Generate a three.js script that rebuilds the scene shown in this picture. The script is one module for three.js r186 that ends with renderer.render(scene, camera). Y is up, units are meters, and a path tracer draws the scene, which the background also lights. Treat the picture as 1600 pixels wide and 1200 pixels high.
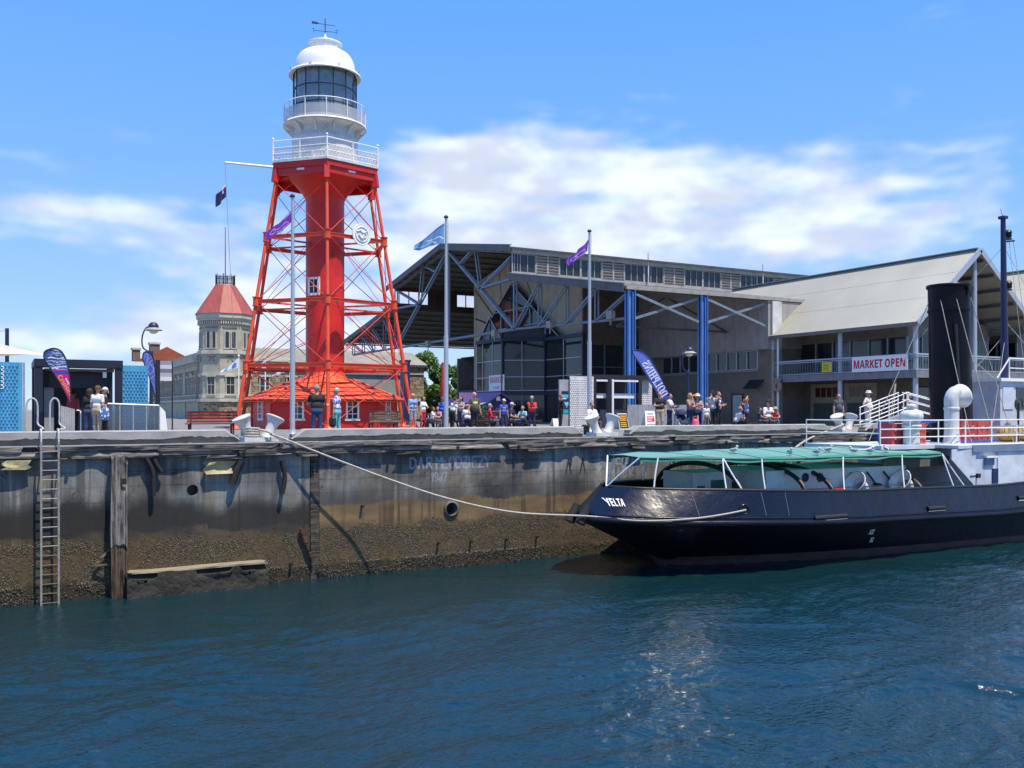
import * as THREE from 'three';
import { mergeGeometries, mergeVertices, toCreasedNormals } from 'three/addons/utils/BufferGeometryUtils.js';
import { FontLoader } from 'three/addons/loaders/FontLoader.js';
import { TextGeometry } from 'three/addons/geometries/TextGeometry.js';

// ---------------------------------------------------------------- camera, sky, sun, exposure
// world: x runs along the quay (to the right), +z towards the water, quay face at z = 0, water at y = 0
const scene = new THREE.Scene();
const EYE = new THREE.Vector3(0, 5.13, 27.75), FOC = 1450, HZ = 642;
const FW = new THREE.Vector3(0.4816, 0, -0.8764), RT = new THREE.Vector3(0.8764, 0, 0.4816);
const camera = new THREE.PerspectiveCamera(2 * Math.atan(600 / FOC) * 180 / Math.PI, 4 / 3, 0.1, 6000);
camera.position.copy(EYE);
camera.lookAt(EYE.clone().add(FW));
camera.setViewOffset(1600, 1200, 0, -(HZ - 600), 1600, 1200);
camera.updateProjectionMatrix();
scene.add(camera);
const renderer = new THREE.WebGLRenderer({ antialias: true });
renderer.toneMapping = THREE.LinearToneMapping;
renderer.toneMappingExposure = 1.32;
renderer.shadowMap.enabled = true;
renderer.setSize(1024, 768);

// noise
let seed = 7;
const rnd = () => { seed = (seed * 1664525 + 1013904223) >>> 0; return seed / 4294967296; };
const rr = (a, b) => a + (b - a) * rnd();
const h3 = (x, y, z) => { let n = (Math.imul(x | 0, 374761393) + Math.imul(y | 0, 668265263) + Math.imul(z | 0, 2147483647 ^ 0x5bd1e995)) | 0; n = Math.imul(n ^ (n >>> 13), 1274126177); return ((n ^ (n >>> 16)) >>> 0) / 4294967296; };
const sm = t => t * t * (3 - 2 * t);
const lerp = (a, b, t) => a + (b - a) * t;
const clamp = (v, a = 0, b = 1) => Math.min(b, Math.max(a, v));
const sstep = (a, b, v) => sm(clamp((v - a) / (b - a)));
function n3(x, y, z = 0) {
  const i = Math.floor(x), j = Math.floor(y), k = Math.floor(z), u = sm(x - i), v = sm(y - j), w = sm(z - k);
  const L = (a, b, c) => h3(i + a, j + b, k + c);
  return lerp(lerp(lerp(L(0, 0, 0), L(1, 0, 0), u), lerp(L(0, 1, 0), L(1, 1, 0), u), v), lerp(lerp(L(0, 0, 1), L(1, 0, 1), u), lerp(L(0, 1, 1), L(1, 1, 1), u), v), w);
}
const fbm = (x, y, z = 0, o = 4) => { let s = 0, a = 0.5, t = 0; for (let i = 0; i < o; i++) { s += a * n3(x, y, z + i * 17.3); t += a; a *= 0.5; x *= 2.03; y *= 2.03; z *= 2.03; } return s / t; };

// one sky: blue air and a bank of broken fair-weather cloud, going round the whole horizon
{
  const w = 2048, h = 1024, d = new Float32Array(w * h * 4), az0 = Math.atan2(FW.z, FW.x);
  const blobs = [ // azimuth from the view axis, elevation, half widths, strength
    [2.5, 14.3, 8.5, 3.2, 0.8], [7, 12.2, 13, 3.0, 0.8], [17, 11.8, 8, 2.5, 0.72], [12, 9.6, 14, 2.6, 0.62], [-4, 10.5, 7, 4, 0.62], [-25, 11.0, 9, 1.4, 0.8], [-15, 8.2, 8, 2.0, 0.8],
    [-24, 4.2, 13, 2.2, 0.95], [-8, 6, 9, 3.0, 0.6], [25, 10, 5, 2, 0.25],
    [-60, 13, 22, 4, 0.6], [62, 14, 20, 5, 0.6], [105, 20, 25, 6, 0.5], [-110, 17, 24, 5, 0.55], [165, 15, 25, 5, 0.6]];
  for (let j = 0; j < h; j++) for (let i = 0; i < w; i++) {
    const o = (j * w + i) * 4, th = ((j + 0.5) / h - 0.5) * Math.PI, ph = ((i + 0.5) / w - 0.5) * 2 * Math.PI;
    const el = th * 180 / Math.PI;
    let r, g, b;
    if (el < -2) { r = 0.10; g = 0.13; b = 0.15; }
    else {
      const e = Math.max(0, el), t = 1 - Math.exp(-e / 13), t2 = clamp(e / 90);
      r = lerp(0.46, 0.066, t); g = lerp(0.66, 0.298, t); b = lerp(0.93, 0.86, t);
      r = lerp(r, 0.05, t2 * 0.8); g = lerp(g, 0.19, t2 * 0.8); b = lerp(b, 0.66, t2 * 0.8);
      let az = (ph - az0) * 180 / Math.PI; if (az > 180) az -= 360; if (az < -180) az += 360;
      let m = 0;
      for (const [ba, be, wa, we, s] of blobs) { let da = az - ba; if (da > 180) da -= 360; if (da < -180) da += 360; const q = (da / wa) ** 2 + ((el - be) / we) ** 2; if (q < 6) m += s * Math.exp(-q * 0.75) * 0.85; }
      m = Math.min(m, 0.92);
      const cx = Math.cos(ph) * 9, cz = Math.sin(ph) * 9;
      const warp = fbm(cx * 0.8, el * 0.25, cz * 0.8, 3) * 1.4;
      const f = fbm(cx * 1.1 + warp, el * 0.34 + warp, cz * 1.1, 6), wisp = fbm(cx * 1.6 + el * 0.22, el * 1.25, cz * 1.6, 5);
      let c = sstep(0.30, 1.02, m * 0.93 + (f - 0.5) * 0.95 + (wisp - 0.5) * 0.85 + (fbm(cx * 6, el * 2.6, cz * 6, 4) - 0.5) * 0.2);
      c = Math.max(c, 0.55 * sstep(0.58, 0.9, wisp) * sstep(2, 6, el) * (1 - sstep(11, 17, el)));
      const lowhaze = 0.38 * (1 - sstep(0.5, 6, el)); c = Math.max(c, lowhaze);
      const sh = 0.76 + 0.30 * sstep(0.34, 0.68, fbm(cx * 2.2 + 5, el * 0.8 + 2, cz * 2.2, 6));
      r = lerp(r, 0.69 * sh, c); g = lerp(g, 0.755 * sh, c); b = lerp(b, 0.86 * Math.min(1, sh + 0.05), c);
    }
    d[o] = r; d[o + 1] = g; d[o + 2] = b; d[o + 3] = 1;
  }
  const t = new THREE.DataTexture(d, w, h, THREE.RGBAFormat, THREE.FloatType);
  t.mapping = THREE.EquirectangularReflectionMapping; t.magFilter = t.minFilter = THREE.LinearFilter; t.needsUpdate = true;
  scene.background = t; scene.environment = t;
}
// high summer sun, nearly overhead, a little behind the camera and to its right
const sun = new THREE.DirectionalLight(0xfff3de, 4.8);
sun.position.set(16, 124, 46).add(new THREE.Vector3(20, 0, -10));
sun.target.position.set(20, 0, -10);
sun.castShadow = true; sun.shadow.mapSize.set(4096, 4096);
Object.assign(sun.shadow.camera, { left: -80, right: 90, top: 110, bottom: -60, near: 1, far: 320 });
sun.shadow.radius = 1;
scene.add(sun, sun.target);

// ---------------------------------------------------------------- helpers
const V = (x, y, z) => new THREE.Vector3(x, y, z);
const DECK = 4.2;
const tOf = px => (px - 800) / FOC;
const at = (px, py, Z) => EYE.clone().addScaledVector(RT, tOf(px) * Z).addScaledVector(FW, Z).add(V(0, (HZ - py) / FOC * Z, 0)); // point at depth Z
const gnd = (px, Z) => { const p = at(px, HZ, Z); p.y = DECK; return p; };
const zOn = (px, z) => (EYE.z - z) / (0.8764 - 0.4816 * tOf(px));   // depth of a column of the picture on the plane z
const onZ = (px, py, z) => at(px, py, zOn(px, z));
const onX = (px, py, x) => at(px, py, x / (0.8764 * tOf(px) + 0.4816));
const wx = px => onZ(px, HZ, 0).x;

const SC = {};
function numbered(name) { const k = SC[name] = (SC[name] || 0) + 1; return k === 1 ? name : `${name}_${String(k - 1).padStart(3, '0')}`; }
function thing(name, label, category, group, pos = [0, 0, 0], ry = 0) {
  const o = new THREE.Group(); o.name = numbered(name); o.userData = { label, category }; if (group) o.userData.group = group;
  o.position.set(...(pos.isVector3 ? pos.toArray() : pos)); o.rotation.y = ry; scene.add(o); return o;
}
const strip = g => {
  let q = g.index ? g.toNonIndexed() : g;
  for (const k of Object.keys(q.attributes)) if (!['position', 'normal', 'color'].includes(k)) q.deleteAttribute(k);
  if (!q.attributes.normal) q.computeVertexNormals();
  return q;
};
function triUV(g) {
  const p = g.attributes.position, n = g.attributes.normal, uv = new Float32Array(p.count * 2);
  for (let i = 0; i < p.count; i += 3) {
    let ax = 0, ay = 0, az = 0; for (let k = 0; k < 3; k++) { ax += n.getX(i + k); ay += n.getY(i + k); az += n.getZ(i + k); }
    ax = Math.abs(ax); ay = Math.abs(ay); az = Math.abs(az);
    for (let k = 0; k < 3; k++) {
      const x = p.getX(i + k), y = p.getY(i + k), z = p.getZ(i + k), o = (i + k) * 2;
      if (ay >= ax && ay >= az) { uv[o] = x; uv[o + 1] = z; } else if (ax > az) { uv[o] = z; uv[o + 1] = y; } else { uv[o] = x; uv[o + 1] = y; }
    }
  }
  g.setAttribute('uv', new THREE.BufferAttribute(uv, 2)); return g;
}
function geo(list) {
  list = (Array.isArray(list) ? list : [list]).flat(Infinity).map(strip);
  const hasC = list.some(g => g.attributes.color);
  if (hasC) list.forEach(g => { if (!g.attributes.color) g.setAttribute('color', new THREE.BufferAttribute(new Float32Array(g.attributes.position.count * 3).fill(1), 3)); });
  return triUV(list.length === 1 ? list[0] : mergeGeometries(list));
}
function part(name, g, m, parent = scene, label) {
  const o = new THREE.Mesh(g.isBufferGeometry && g.attributes.uv && g.userData.keep ? g : geo(g), m); o.name = name; o.castShadow = o.receiveShadow = true;
  if (label) o.userData.label = label; parent.add(o); return o;
}
function solo(name, g, m, label, category, group) { const o = part(numbered(name), g, m); o.userData = { label, category }; if (group) o.userData.group = group; return o; }
function struct(name, g, m) { const o = part(name, g, m); o.userData = { kind: 'structure' }; return o; }
const keep = g => { g.userData.keep = true; return g; };

const bx = (w, h, d, x = 0, y = 0, z = 0, ry = 0) => { const g = new THREE.BoxGeometry(w, h, d); if (ry) g.rotateY(ry); return g.translate(x, y, z); };
const b2 = (x0, x1, y0, y1, z0, z1) => bx(Math.abs(x1 - x0), Math.abs(y1 - y0), Math.abs(z1 - z0), (x0 + x1) / 2, (y0 + y1) / 2, (z0 + z1) / 2);
const _q = new THREE.Quaternion(), _m = new THREE.Matrix4();
function rod(a, b, r, r2 = r, s = 8, open = false) {
  const d = b.clone().sub(a), L = d.length(), g = new THREE.CylinderGeometry(r2, r, L, s, 1, open);
  _q.setFromUnitVectors(V(0, 1, 0), d.normalize()); return g.applyQuaternion(_q).translate((a.x + b.x) / 2, (a.y + b.y) / 2, (a.z + b.z) / 2);
}
function bar(a, b, w, h) { // rectangular member, h is upright
  const d = b.clone().sub(a), L = d.length(), z = d.clone().normalize(); let x = V(0, 1, 0).cross(z); if (x.length() < 1e-3) x = V(1, 0, 0); x.normalize(); const y = z.clone().cross(x);
  const g = new THREE.BoxGeometry(w, h, L); _m.makeBasis(x, y, z); return g.applyMatrix4(_m).translate((a.x + b.x) / 2, (a.y + b.y) / 2, (a.z + b.z) / 2);
}
const tube = (pts, r, n = 24, s = 6, closed = false) => new THREE.TubeGeometry(new THREE.CatmullRomCurve3(pts, closed), n, r, s, closed);
const lathe = (pts, s = 24, x = 0, y = 0, z = 0) => new THREE.LatheGeometry(pts.map(p => new THREE.Vector2(p[0], p[1])), s).translate(x, y, z);
function ext(pts, depth, bev = 0) { const s = new THREE.Shape(pts.map(p => new THREE.Vector2(p[0], p[1]))); return new THREE.ExtrudeGeometry(s, { depth, bevelEnabled: bev > 0, bevelSize: bev, bevelThickness: bev, bevelSegments: 2, curveSegments: 10 }); }
function poly(pts) { const p = []; for (let i = 1; i < pts.length - 1; i++) p.push(pts[0].x, pts[0].y, pts[0].z, pts[i].x, pts[i].y, pts[i].z, pts[i + 1].x, pts[i + 1].y, pts[i + 1].z); const g = new THREE.BufferGeometry(); g.setAttribute('position', new THREE.Float32BufferAttribute(p, 3)); g.computeVertexNormals(); return g; }
function slab(pts, th) { // polygon given in order, with thickness along -normal
  const n = new THREE.Vector3().subVectors(pts[1], pts[0]).cross(new THREE.Vector3().subVectors(pts[2], pts[0])).normalize().multiplyScalar(-th);
  const q = pts.map(p => p.clone().add(n)), out = [poly(pts), poly([...q].reverse())];
  pts.forEach((p, i) => { const j = (i + 1) % pts.length; out.push(poly([p, q[i], q[j], pts[j]])); }); return out;
}
const grid = (nu, nv, f) => { // open parametric sheet
  const p = [], idx = []; for (let j = 0; j <= nv; j++) for (let i = 0; i <= nu; i++) { const v = f(i / nu, j / nv); p.push(v.x, v.y, v.z); }
  for (let j = 0; j < nv; j++) for (let i = 0; i < nu; i++) { const a = j * (nu + 1) + i, b = a + 1, c = a + nu + 1, e = c + 1; idx.push(a, b, e, a, e, c); }
  const g = new THREE.BufferGeometry(); g.setAttribute('position', new THREE.Float32BufferAttribute(p, 3)); g.setIndex(idx); g.computeVertexNormals(); return g;
};

// ---------------------------------------------------------------- procedural materials (uv in metres)
function dataTex(n, m, f, srgb = true) {
  const d = new Uint8Array(n * m * 4);
  for (let j = 0; j < m; j++) for (let i = 0; i < n; i++) { const c = f(i, j), o = (j * n + i) * 4; d[o] = clamp(c[0]) * 255; d[o + 1] = clamp(c[1]) * 255; d[o + 2] = clamp(c[2]) * 255; d[o + 3] = 255; }
  const t = new THREE.DataTexture(d, n, m, THREE.RGBAFormat); if (srgb) t.colorSpace = THREE.SRGBColorSpace;
  t.wrapS = t.wrapT = THREE.RepeatWrapping; t.magFilter = THREE.LinearFilter; t.minFilter = THREE.LinearMipmapLinearFilter; t.generateMipmaps = true; t.needsUpdate = true; return t;
}
const tn = (x, y, P, s, o = 4) => { // tileable fbm over a unit square
  let v = 0, a = 0.5, t = 0; for (let k = 0; k < o; k++) { const p = P << k; const X = x * p, Y = y * p * s, i = Math.floor(X), j = Math.floor(Y), u = sm(X - i), w = sm(Y - j), py = Math.max(1, Math.round(p * s));
    const L = (aa, bb) => h3((i + aa) % p, (j + bb) % py, k * 31 + P); v += a * lerp(lerp(L(0, 0), L(1, 0), u), lerp(L(0, 1), L(1, 1), u), w); t += a; a *= 0.55; } return v / t; };
const MOT = dataTex(256, 256, (i, j) => { const v = 0.74 + 0.26 * tn(i / 256, j / 256, 4, 1, 6) + 0.07 * (tn(i / 256, j / 256, 32, 1, 3) - 0.5); return [v, v, v]; });
const MOTB = dataTex(256, 256, (i, j) => { const v = tn(i / 256, j / 256, 8, 1, 5); return [v, v, v]; }, false);
const STREAK = dataTex(256, 256, (i, j) => { const v = 0.72 + 0.28 * sm(clamp(tn(i / 256, j / 256, 32, 0.0625, 4) * 0.6 + tn(i / 256, j / 256, 4, 1, 4) * 0.5)); return [v, v * 0.99, v * 0.97]; });
const GRAIN = dataTex(256, 256, (i, j) => { const g = tn(i / 256, j / 256, 2, 16, 5), k = tn(i / 256, j / 256, 4, 1, 4), c = tn(i / 256, j / 256, 1, 32, 4); const v = 0.25 + 0.75 * clamp(g * 0.8 + k * 0.45 - (c > 0.62 ? 0.45 : 0)); return [v, v * 0.97, v * 0.93]; });
const REDT = dataTex(512, 512, (i, j) => { const x = i / 512, y = j / 512, p = tn(x, y, 3, 1, 6), s = tn(x, y, 24, 0.125, 4), k = tn(x, y, 16, 1, 4); const v = 0.80 + 0.22 * p + 0.08 * (k - 0.5), rust = 0.5 * sstep(0.66, 0.80, s * 0.7 + k * 0.32), fade = 0.5 * sstep(0.56, 0.75, p); return [v * (1 - rust * 0.5), (v + fade * 0.12) * (1 - rust * 0.2), (v + fade * 0.12) * (1 - rust * 0.3)]; });
const GRAINB = dataTex(256, 256, (i, j) => { const v = tn(i / 256, j / 256, 2, 16, 5); return [v, v, v]; }, false);
const CORR = dataTex(64, 8, (i) => { const v = 0.5 + 0.5 * Math.sin(i / 64 * Math.PI * 16); return [v, v, v]; }, false);
const rep = (t, sx, sy = sx) => { const c = t.clone(); c.repeat.set(sx, sy); c.needsUpdate = true; return c; };
const texCache = {};
const R = (t, key, sx, sy = sx) => texCache[key + sx + ',' + sy] || (texCache[key + sx + ',' + sy] = rep(t, sx, sy));
const lin = c => Array.isArray(c) ? new THREE.Color().setRGB(...c) : new THREE.Color(c);
const std = (c, rough = 0.7, o = {}) => new THREE.MeshStandardMaterial({ color: lin(c), roughness: rough, ...o });
const mot = (c, rough = 0.8, s = 0.5, bump = 0.004, o = {}) => new THREE.MeshStandardMaterial({ color: lin(c), roughness: rough, map: R(MOT, 'm', s), bumpMap: R(MOTB, 'b', s * 2), bumpScale: bump, ...o });
const stk = (c, rough = 0.6, s = 0.35, o = {}) => new THREE.MeshStandardMaterial({ color: lin(c), roughness: rough, map: R(STREAK, 's', s), ...o });
const wood = (c, o = {}) => new THREE.MeshStandardMaterial({ color: lin(c), roughness: 0.85, map: R(GRAIN, 'g', 0.8), bumpMap: R(GRAINB, 'gb', 0.8), bumpScale: 0.015, ...o });
const vcol = (rough = 0.8, o = {}) => new THREE.MeshStandardMaterial({ vertexColors: true, roughness: rough, ...o });
const M = {
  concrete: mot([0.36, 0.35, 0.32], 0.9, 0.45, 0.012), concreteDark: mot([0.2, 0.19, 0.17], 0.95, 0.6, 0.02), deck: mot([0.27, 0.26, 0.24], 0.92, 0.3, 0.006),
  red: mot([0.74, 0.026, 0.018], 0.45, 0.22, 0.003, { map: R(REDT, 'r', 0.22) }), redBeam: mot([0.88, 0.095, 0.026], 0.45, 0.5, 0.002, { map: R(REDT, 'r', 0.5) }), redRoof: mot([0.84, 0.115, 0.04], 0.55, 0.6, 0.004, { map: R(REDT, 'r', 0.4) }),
  white: mot([0.82, 0.82, 0.80], 0.45, 0.3, 0.002), whiteP: std([0.82, 0.82, 0.80], 0.4), steel: std([0.42, 0.46, 0.5], 0.4, { metalness: 0.25 }), galv: mot([0.5, 0.52, 0.54], 0.45, 1.2, 0.001, { metalness: 0.4 }),
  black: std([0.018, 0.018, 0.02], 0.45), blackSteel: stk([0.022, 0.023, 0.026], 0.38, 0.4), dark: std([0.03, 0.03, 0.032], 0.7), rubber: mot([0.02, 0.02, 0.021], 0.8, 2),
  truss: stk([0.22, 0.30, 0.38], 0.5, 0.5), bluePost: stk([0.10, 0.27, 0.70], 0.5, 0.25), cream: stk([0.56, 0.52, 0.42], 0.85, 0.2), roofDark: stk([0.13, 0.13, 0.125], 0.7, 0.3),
  glass: new THREE.MeshPhysicalMaterial({ color: lin([0.022, 0.027, 0.03]), roughness: 0.06, ior: 1.55 }),
  clear: new THREE.MeshPhysicalMaterial({ color: lin([0.86, 0.9, 0.92]), roughness: 0.03, transmission: 1, thickness: 0, ior: 1.5 }),
  navyPaint: stk([0.012, 0.018, 0.06], 0.3, 0.5), navyPost: std([0.012, 0.02, 0.075], 0.45), wood: wood([0.34, 0.27, 0.19]), greyWood: wood([0.42, 0.39, 0.35]), darkWood: wood([0.16, 0.09, 0.05]), redWood: wood([0.5, 0.03, 0.02]),
  rope: mot([0.62, 0.58, 0.48], 0.9, 6, 0.01), wire: std([0.3, 0.3, 0.3], 0.5),
};
function canvasTex(w, h, draw) { const c = document.createElement('canvas'); c.width = w; c.height = h; const x = c.getContext('2d'); draw(x, w, h); const t = new THREE.CanvasTexture(c); t.colorSpace = THREE.SRGBColorSpace; t.magFilter = THREE.LinearFilter; return t; }
const printed = (tex, rough = 0.7, o = {}) => new THREE.MeshStandardMaterial({ map: tex, roughness: rough, ...o });
// sheet with its own 0..1 uv from four corners (bottom-left, bottom-right, top-right, top-left)
function quadUV(a, b, c, d) { const g = new THREE.BufferGeometry(); g.setAttribute('position', new THREE.Float32BufferAttribute([a, b, c, a, c, d].flatMap(p => p.toArray()), 3)); g.setAttribute('uv', new THREE.Float32BufferAttribute([0, 0, 1, 0, 1, 1, 0, 0, 1, 1, 0, 1], 2)); g.computeVertexNormals(); return keep(g); }
// ---------------------------------------------------------------- ground, water
struct('wharf_ground', b2(-1500, 1500, 3.0, DECK, -3000, -0.62), M.deck);
{
  const xs = [], zs = [];
  for (let x = -3000; x < -22; x += Math.max(1, (-x - 22) * 0.35)) xs.push(x);
  for (let x = -22; x < 54; x += 0.085) xs.push(x);
  for (let x = 54; x < 3000; x += Math.max(1, (x - 54) * 0.35)) xs.push(x);
  for (let z = -0.35; z < 22; z += 0.075) zs.push(z);
  for (let z = 22; z < 3000; z += Math.max(0.3, (z - 22) * 0.35)) zs.push(z);
  const W = [];
  for (let i = 0; i < 26; i++) { const L = 0.32 * Math.pow(1.145, i), a = 1.25 + (rnd() - 0.5) * 2.3 + (i % 7 === 3 ? 1.4 : 0); W.push([Math.cos(a) * 6.283 / L, Math.sin(a) * 6.283 / L, 0.0068 * Math.pow(L, 0.85) * rr(0.5, 1.1) / (1 + L * 0.18), rnd() * 6.3]); }
  const nx = xs.length, nz = zs.length, pos = new Float32Array(nx * nz * 3), idx = new Uint32Array((nx - 1) * (nz - 1) * 6);
  for (let j = 0; j < nz; j++) for (let i = 0; i < nx; i++) {
    const x = xs[i], z = zs[j], o = (j * nx + i) * 3;
    const near = sstep(-22, -18, x) * (1 - sstep(50, 54, x)) * (1 - sstep(19, 22, z));
    let y = 0;
    if (near > 0) {
      const lee = lerp(0.5, 1.0, sstep(0.5, 9, z)), gust = 0.3 + 1.3 * fbm(x * 0.13 + z * 0.1, z * 0.24, 3, 3);
      const wx_ = x + (n3(x * 0.35, z * 0.35, 1) - 0.5) * 2.6, wz_ = z + (n3(x * 0.35, z * 0.35, 9) - 0.5) * 2.6;
      for (const [kx, kz, a, p] of W) y += a * Math.sin(kx * wx_ + kz * wz_ + p);
      const rd = 1 - Math.abs(2 * fbm(wx_ * 0.9, wz_ * 1.9, 4, 3) - 1);
      y = y * near * lee * gust * 1.0 + (rd - 0.6) * 0.08 * near * lee * gust;
    }
    pos[o] = x; pos[o + 1] = y; pos[o + 2] = z;
  }
  let k = 0;
  for (let j = 0; j < nz - 1; j++) for (let i = 0; i < nx - 1; i++) { const a = j * nx + i, b = a + 1, c = a + nx, d = c + 1; idx[k++] = a; idx[k++] = c; idx[k++] = d; idx[k++] = a; idx[k++] = d; idx[k++] = b; }
  const g = new THREE.BufferGeometry(); g.setAttribute('position', new THREE.BufferAttribute(pos, 3)); g.setIndex(new THREE.BufferAttribute(idx, 1));
  const uv = new Float32Array(nx * nz * 2); for (let i = 0; i < nx * nz; i++) { uv[2 * i] = pos[3 * i]; uv[2 * i + 1] = pos[3 * i + 2]; }
  g.setAttribute('uv', new THREE.BufferAttribute(uv, 2)); g.computeVertexNormals(); keep(g);
  const m = new THREE.MeshPhysicalMaterial({ color: lin([0.0045, 0.0245, 0.031]), roughness: 0.06, ior: 1.62, bumpMap: R(MOTB, 'b', 0.9, 1.3), bumpScale: 0.035 });
  struct('water', g, m);
}

// ---------------------------------------------------------------- the quay wall
const FONT = { // hand-painted strokes on a 4 x 6 box
  D: [[0, 0, 0, 6, 2, 6, 3.4, 4.5, 3.4, 1.5, 2, 0, 0, 0]], A: [[0, 0, 1.6, 6, 3.2, 0], [0.7, 2.4, 2.6, 2.4]], R: [[0, 0, 0, 6, 2.4, 6, 3, 4.6, 2.4, 3.2, 0, 3], [1.2, 3, 3, 0]],
  M: [[0, 0, 0, 6, 1.6, 3, 3.2, 6, 3.2, 0]], L: [[0, 6, 0, 0, 2.8, 0]], '\u0141': [[0, 6, 0, 0, 2.8, 0], [-0.6, 2.4, 1.4, 4]], O: [[1, 0, 0, 1.5, 0, 4.5, 1, 6, 2.4, 6, 3.2, 4.5, 3.2, 1.5, 2.4, 0, 1, 0]],
  Z: [[0, 6, 3, 6, 0, 0, 3, 0]], '\u017b': [[0, 6, 3, 6, 0, 0, 3, 0], [0.7, 3, 2.3, 3]], I: [[0.4, 0, 0.4, 6]], E: [[3, 6, 0, 6, 0, 0, 3, 0], [0, 3, 2.2, 3]], Y: [[0, 6, 1.5, 3, 3, 6], [1.5, 3, 1.5, 0]],
  T: [[0, 6, 3.2, 6], [1.6, 6, 1.6, 0]], C: [[3, 5, 2, 6, 0.8, 6, 0, 4.5, 0, 1.5, 0.8, 0, 2, 0, 3, 1]], K: [[0, 0, 0, 6], [3, 6, 0.2, 2.8, 3, 0]], S: [[3, 5.4, 2, 6, 0.6, 6, 0, 4.6, 0.8, 3.2, 2.4, 2.8, 3.1, 1.4, 2.2, 0, 0.8, 0, 0, 0.8]],
  1: [[0.2, 5, 1, 6, 1, 0]], 9: [[2.8, 3.4, 1, 3, 0.2, 4.4, 1, 6, 2.4, 6, 2.8, 4.6, 2.6, 1.6, 1.4, 0]], 8: [[1.4, 3.1, 0.2, 4.6, 1.4, 6, 2.6, 4.6, 1.4, 3.1, 0.1, 1.4, 1.4, 0, 2.8, 1.4, 1.4, 3.1]], 7: [[0, 6, 2.8, 6, 1, 0]], v: [[1.4, 7.5, 1.4, -1], [0, 1, 1.4, -1.4, 2.8, 1]], '^': [[0, 0, 1.3, 6, 2.6, 0]] };
const strokes = [];
function scrawl(text, x, y, h, adv, c) { for (const ch of text) { const st = FONT[ch]; if (st) for (const s of st) for (let i = 0; i + 3 < s.length; i += 2) strokes.push([x + s[i] / 6 * h, y + s[i + 1] / 6 * h, x + s[i + 2] / 6 * h, y + s[i + 3] / 6 * h, c]); x += (ch === 'I' || ch === '1') ? adv * 0.6 : adv; } }
scrawl('DAR', 11.5, 3.27, 0.33, 0.29, 1); scrawl('M\u0141ODZIE\u017bY', 12.42, 3.25, 0.35, 0.235, 1); scrawl('1987', 12.25, 2.83, 0.26, 0.16, 0.7);
scrawl('v', 18.7, 3.05, 0.42, 0.3, 1); scrawl('YELTA', 19.25, 3.2, 0.4, 0.31, 1); scrawl('MACK S', 19.3, 2.72, 0.32, 0.29, 0.6); scrawl('^ ^', 17.4, 2.9, 0.5, 0.3, -0.8);
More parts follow.
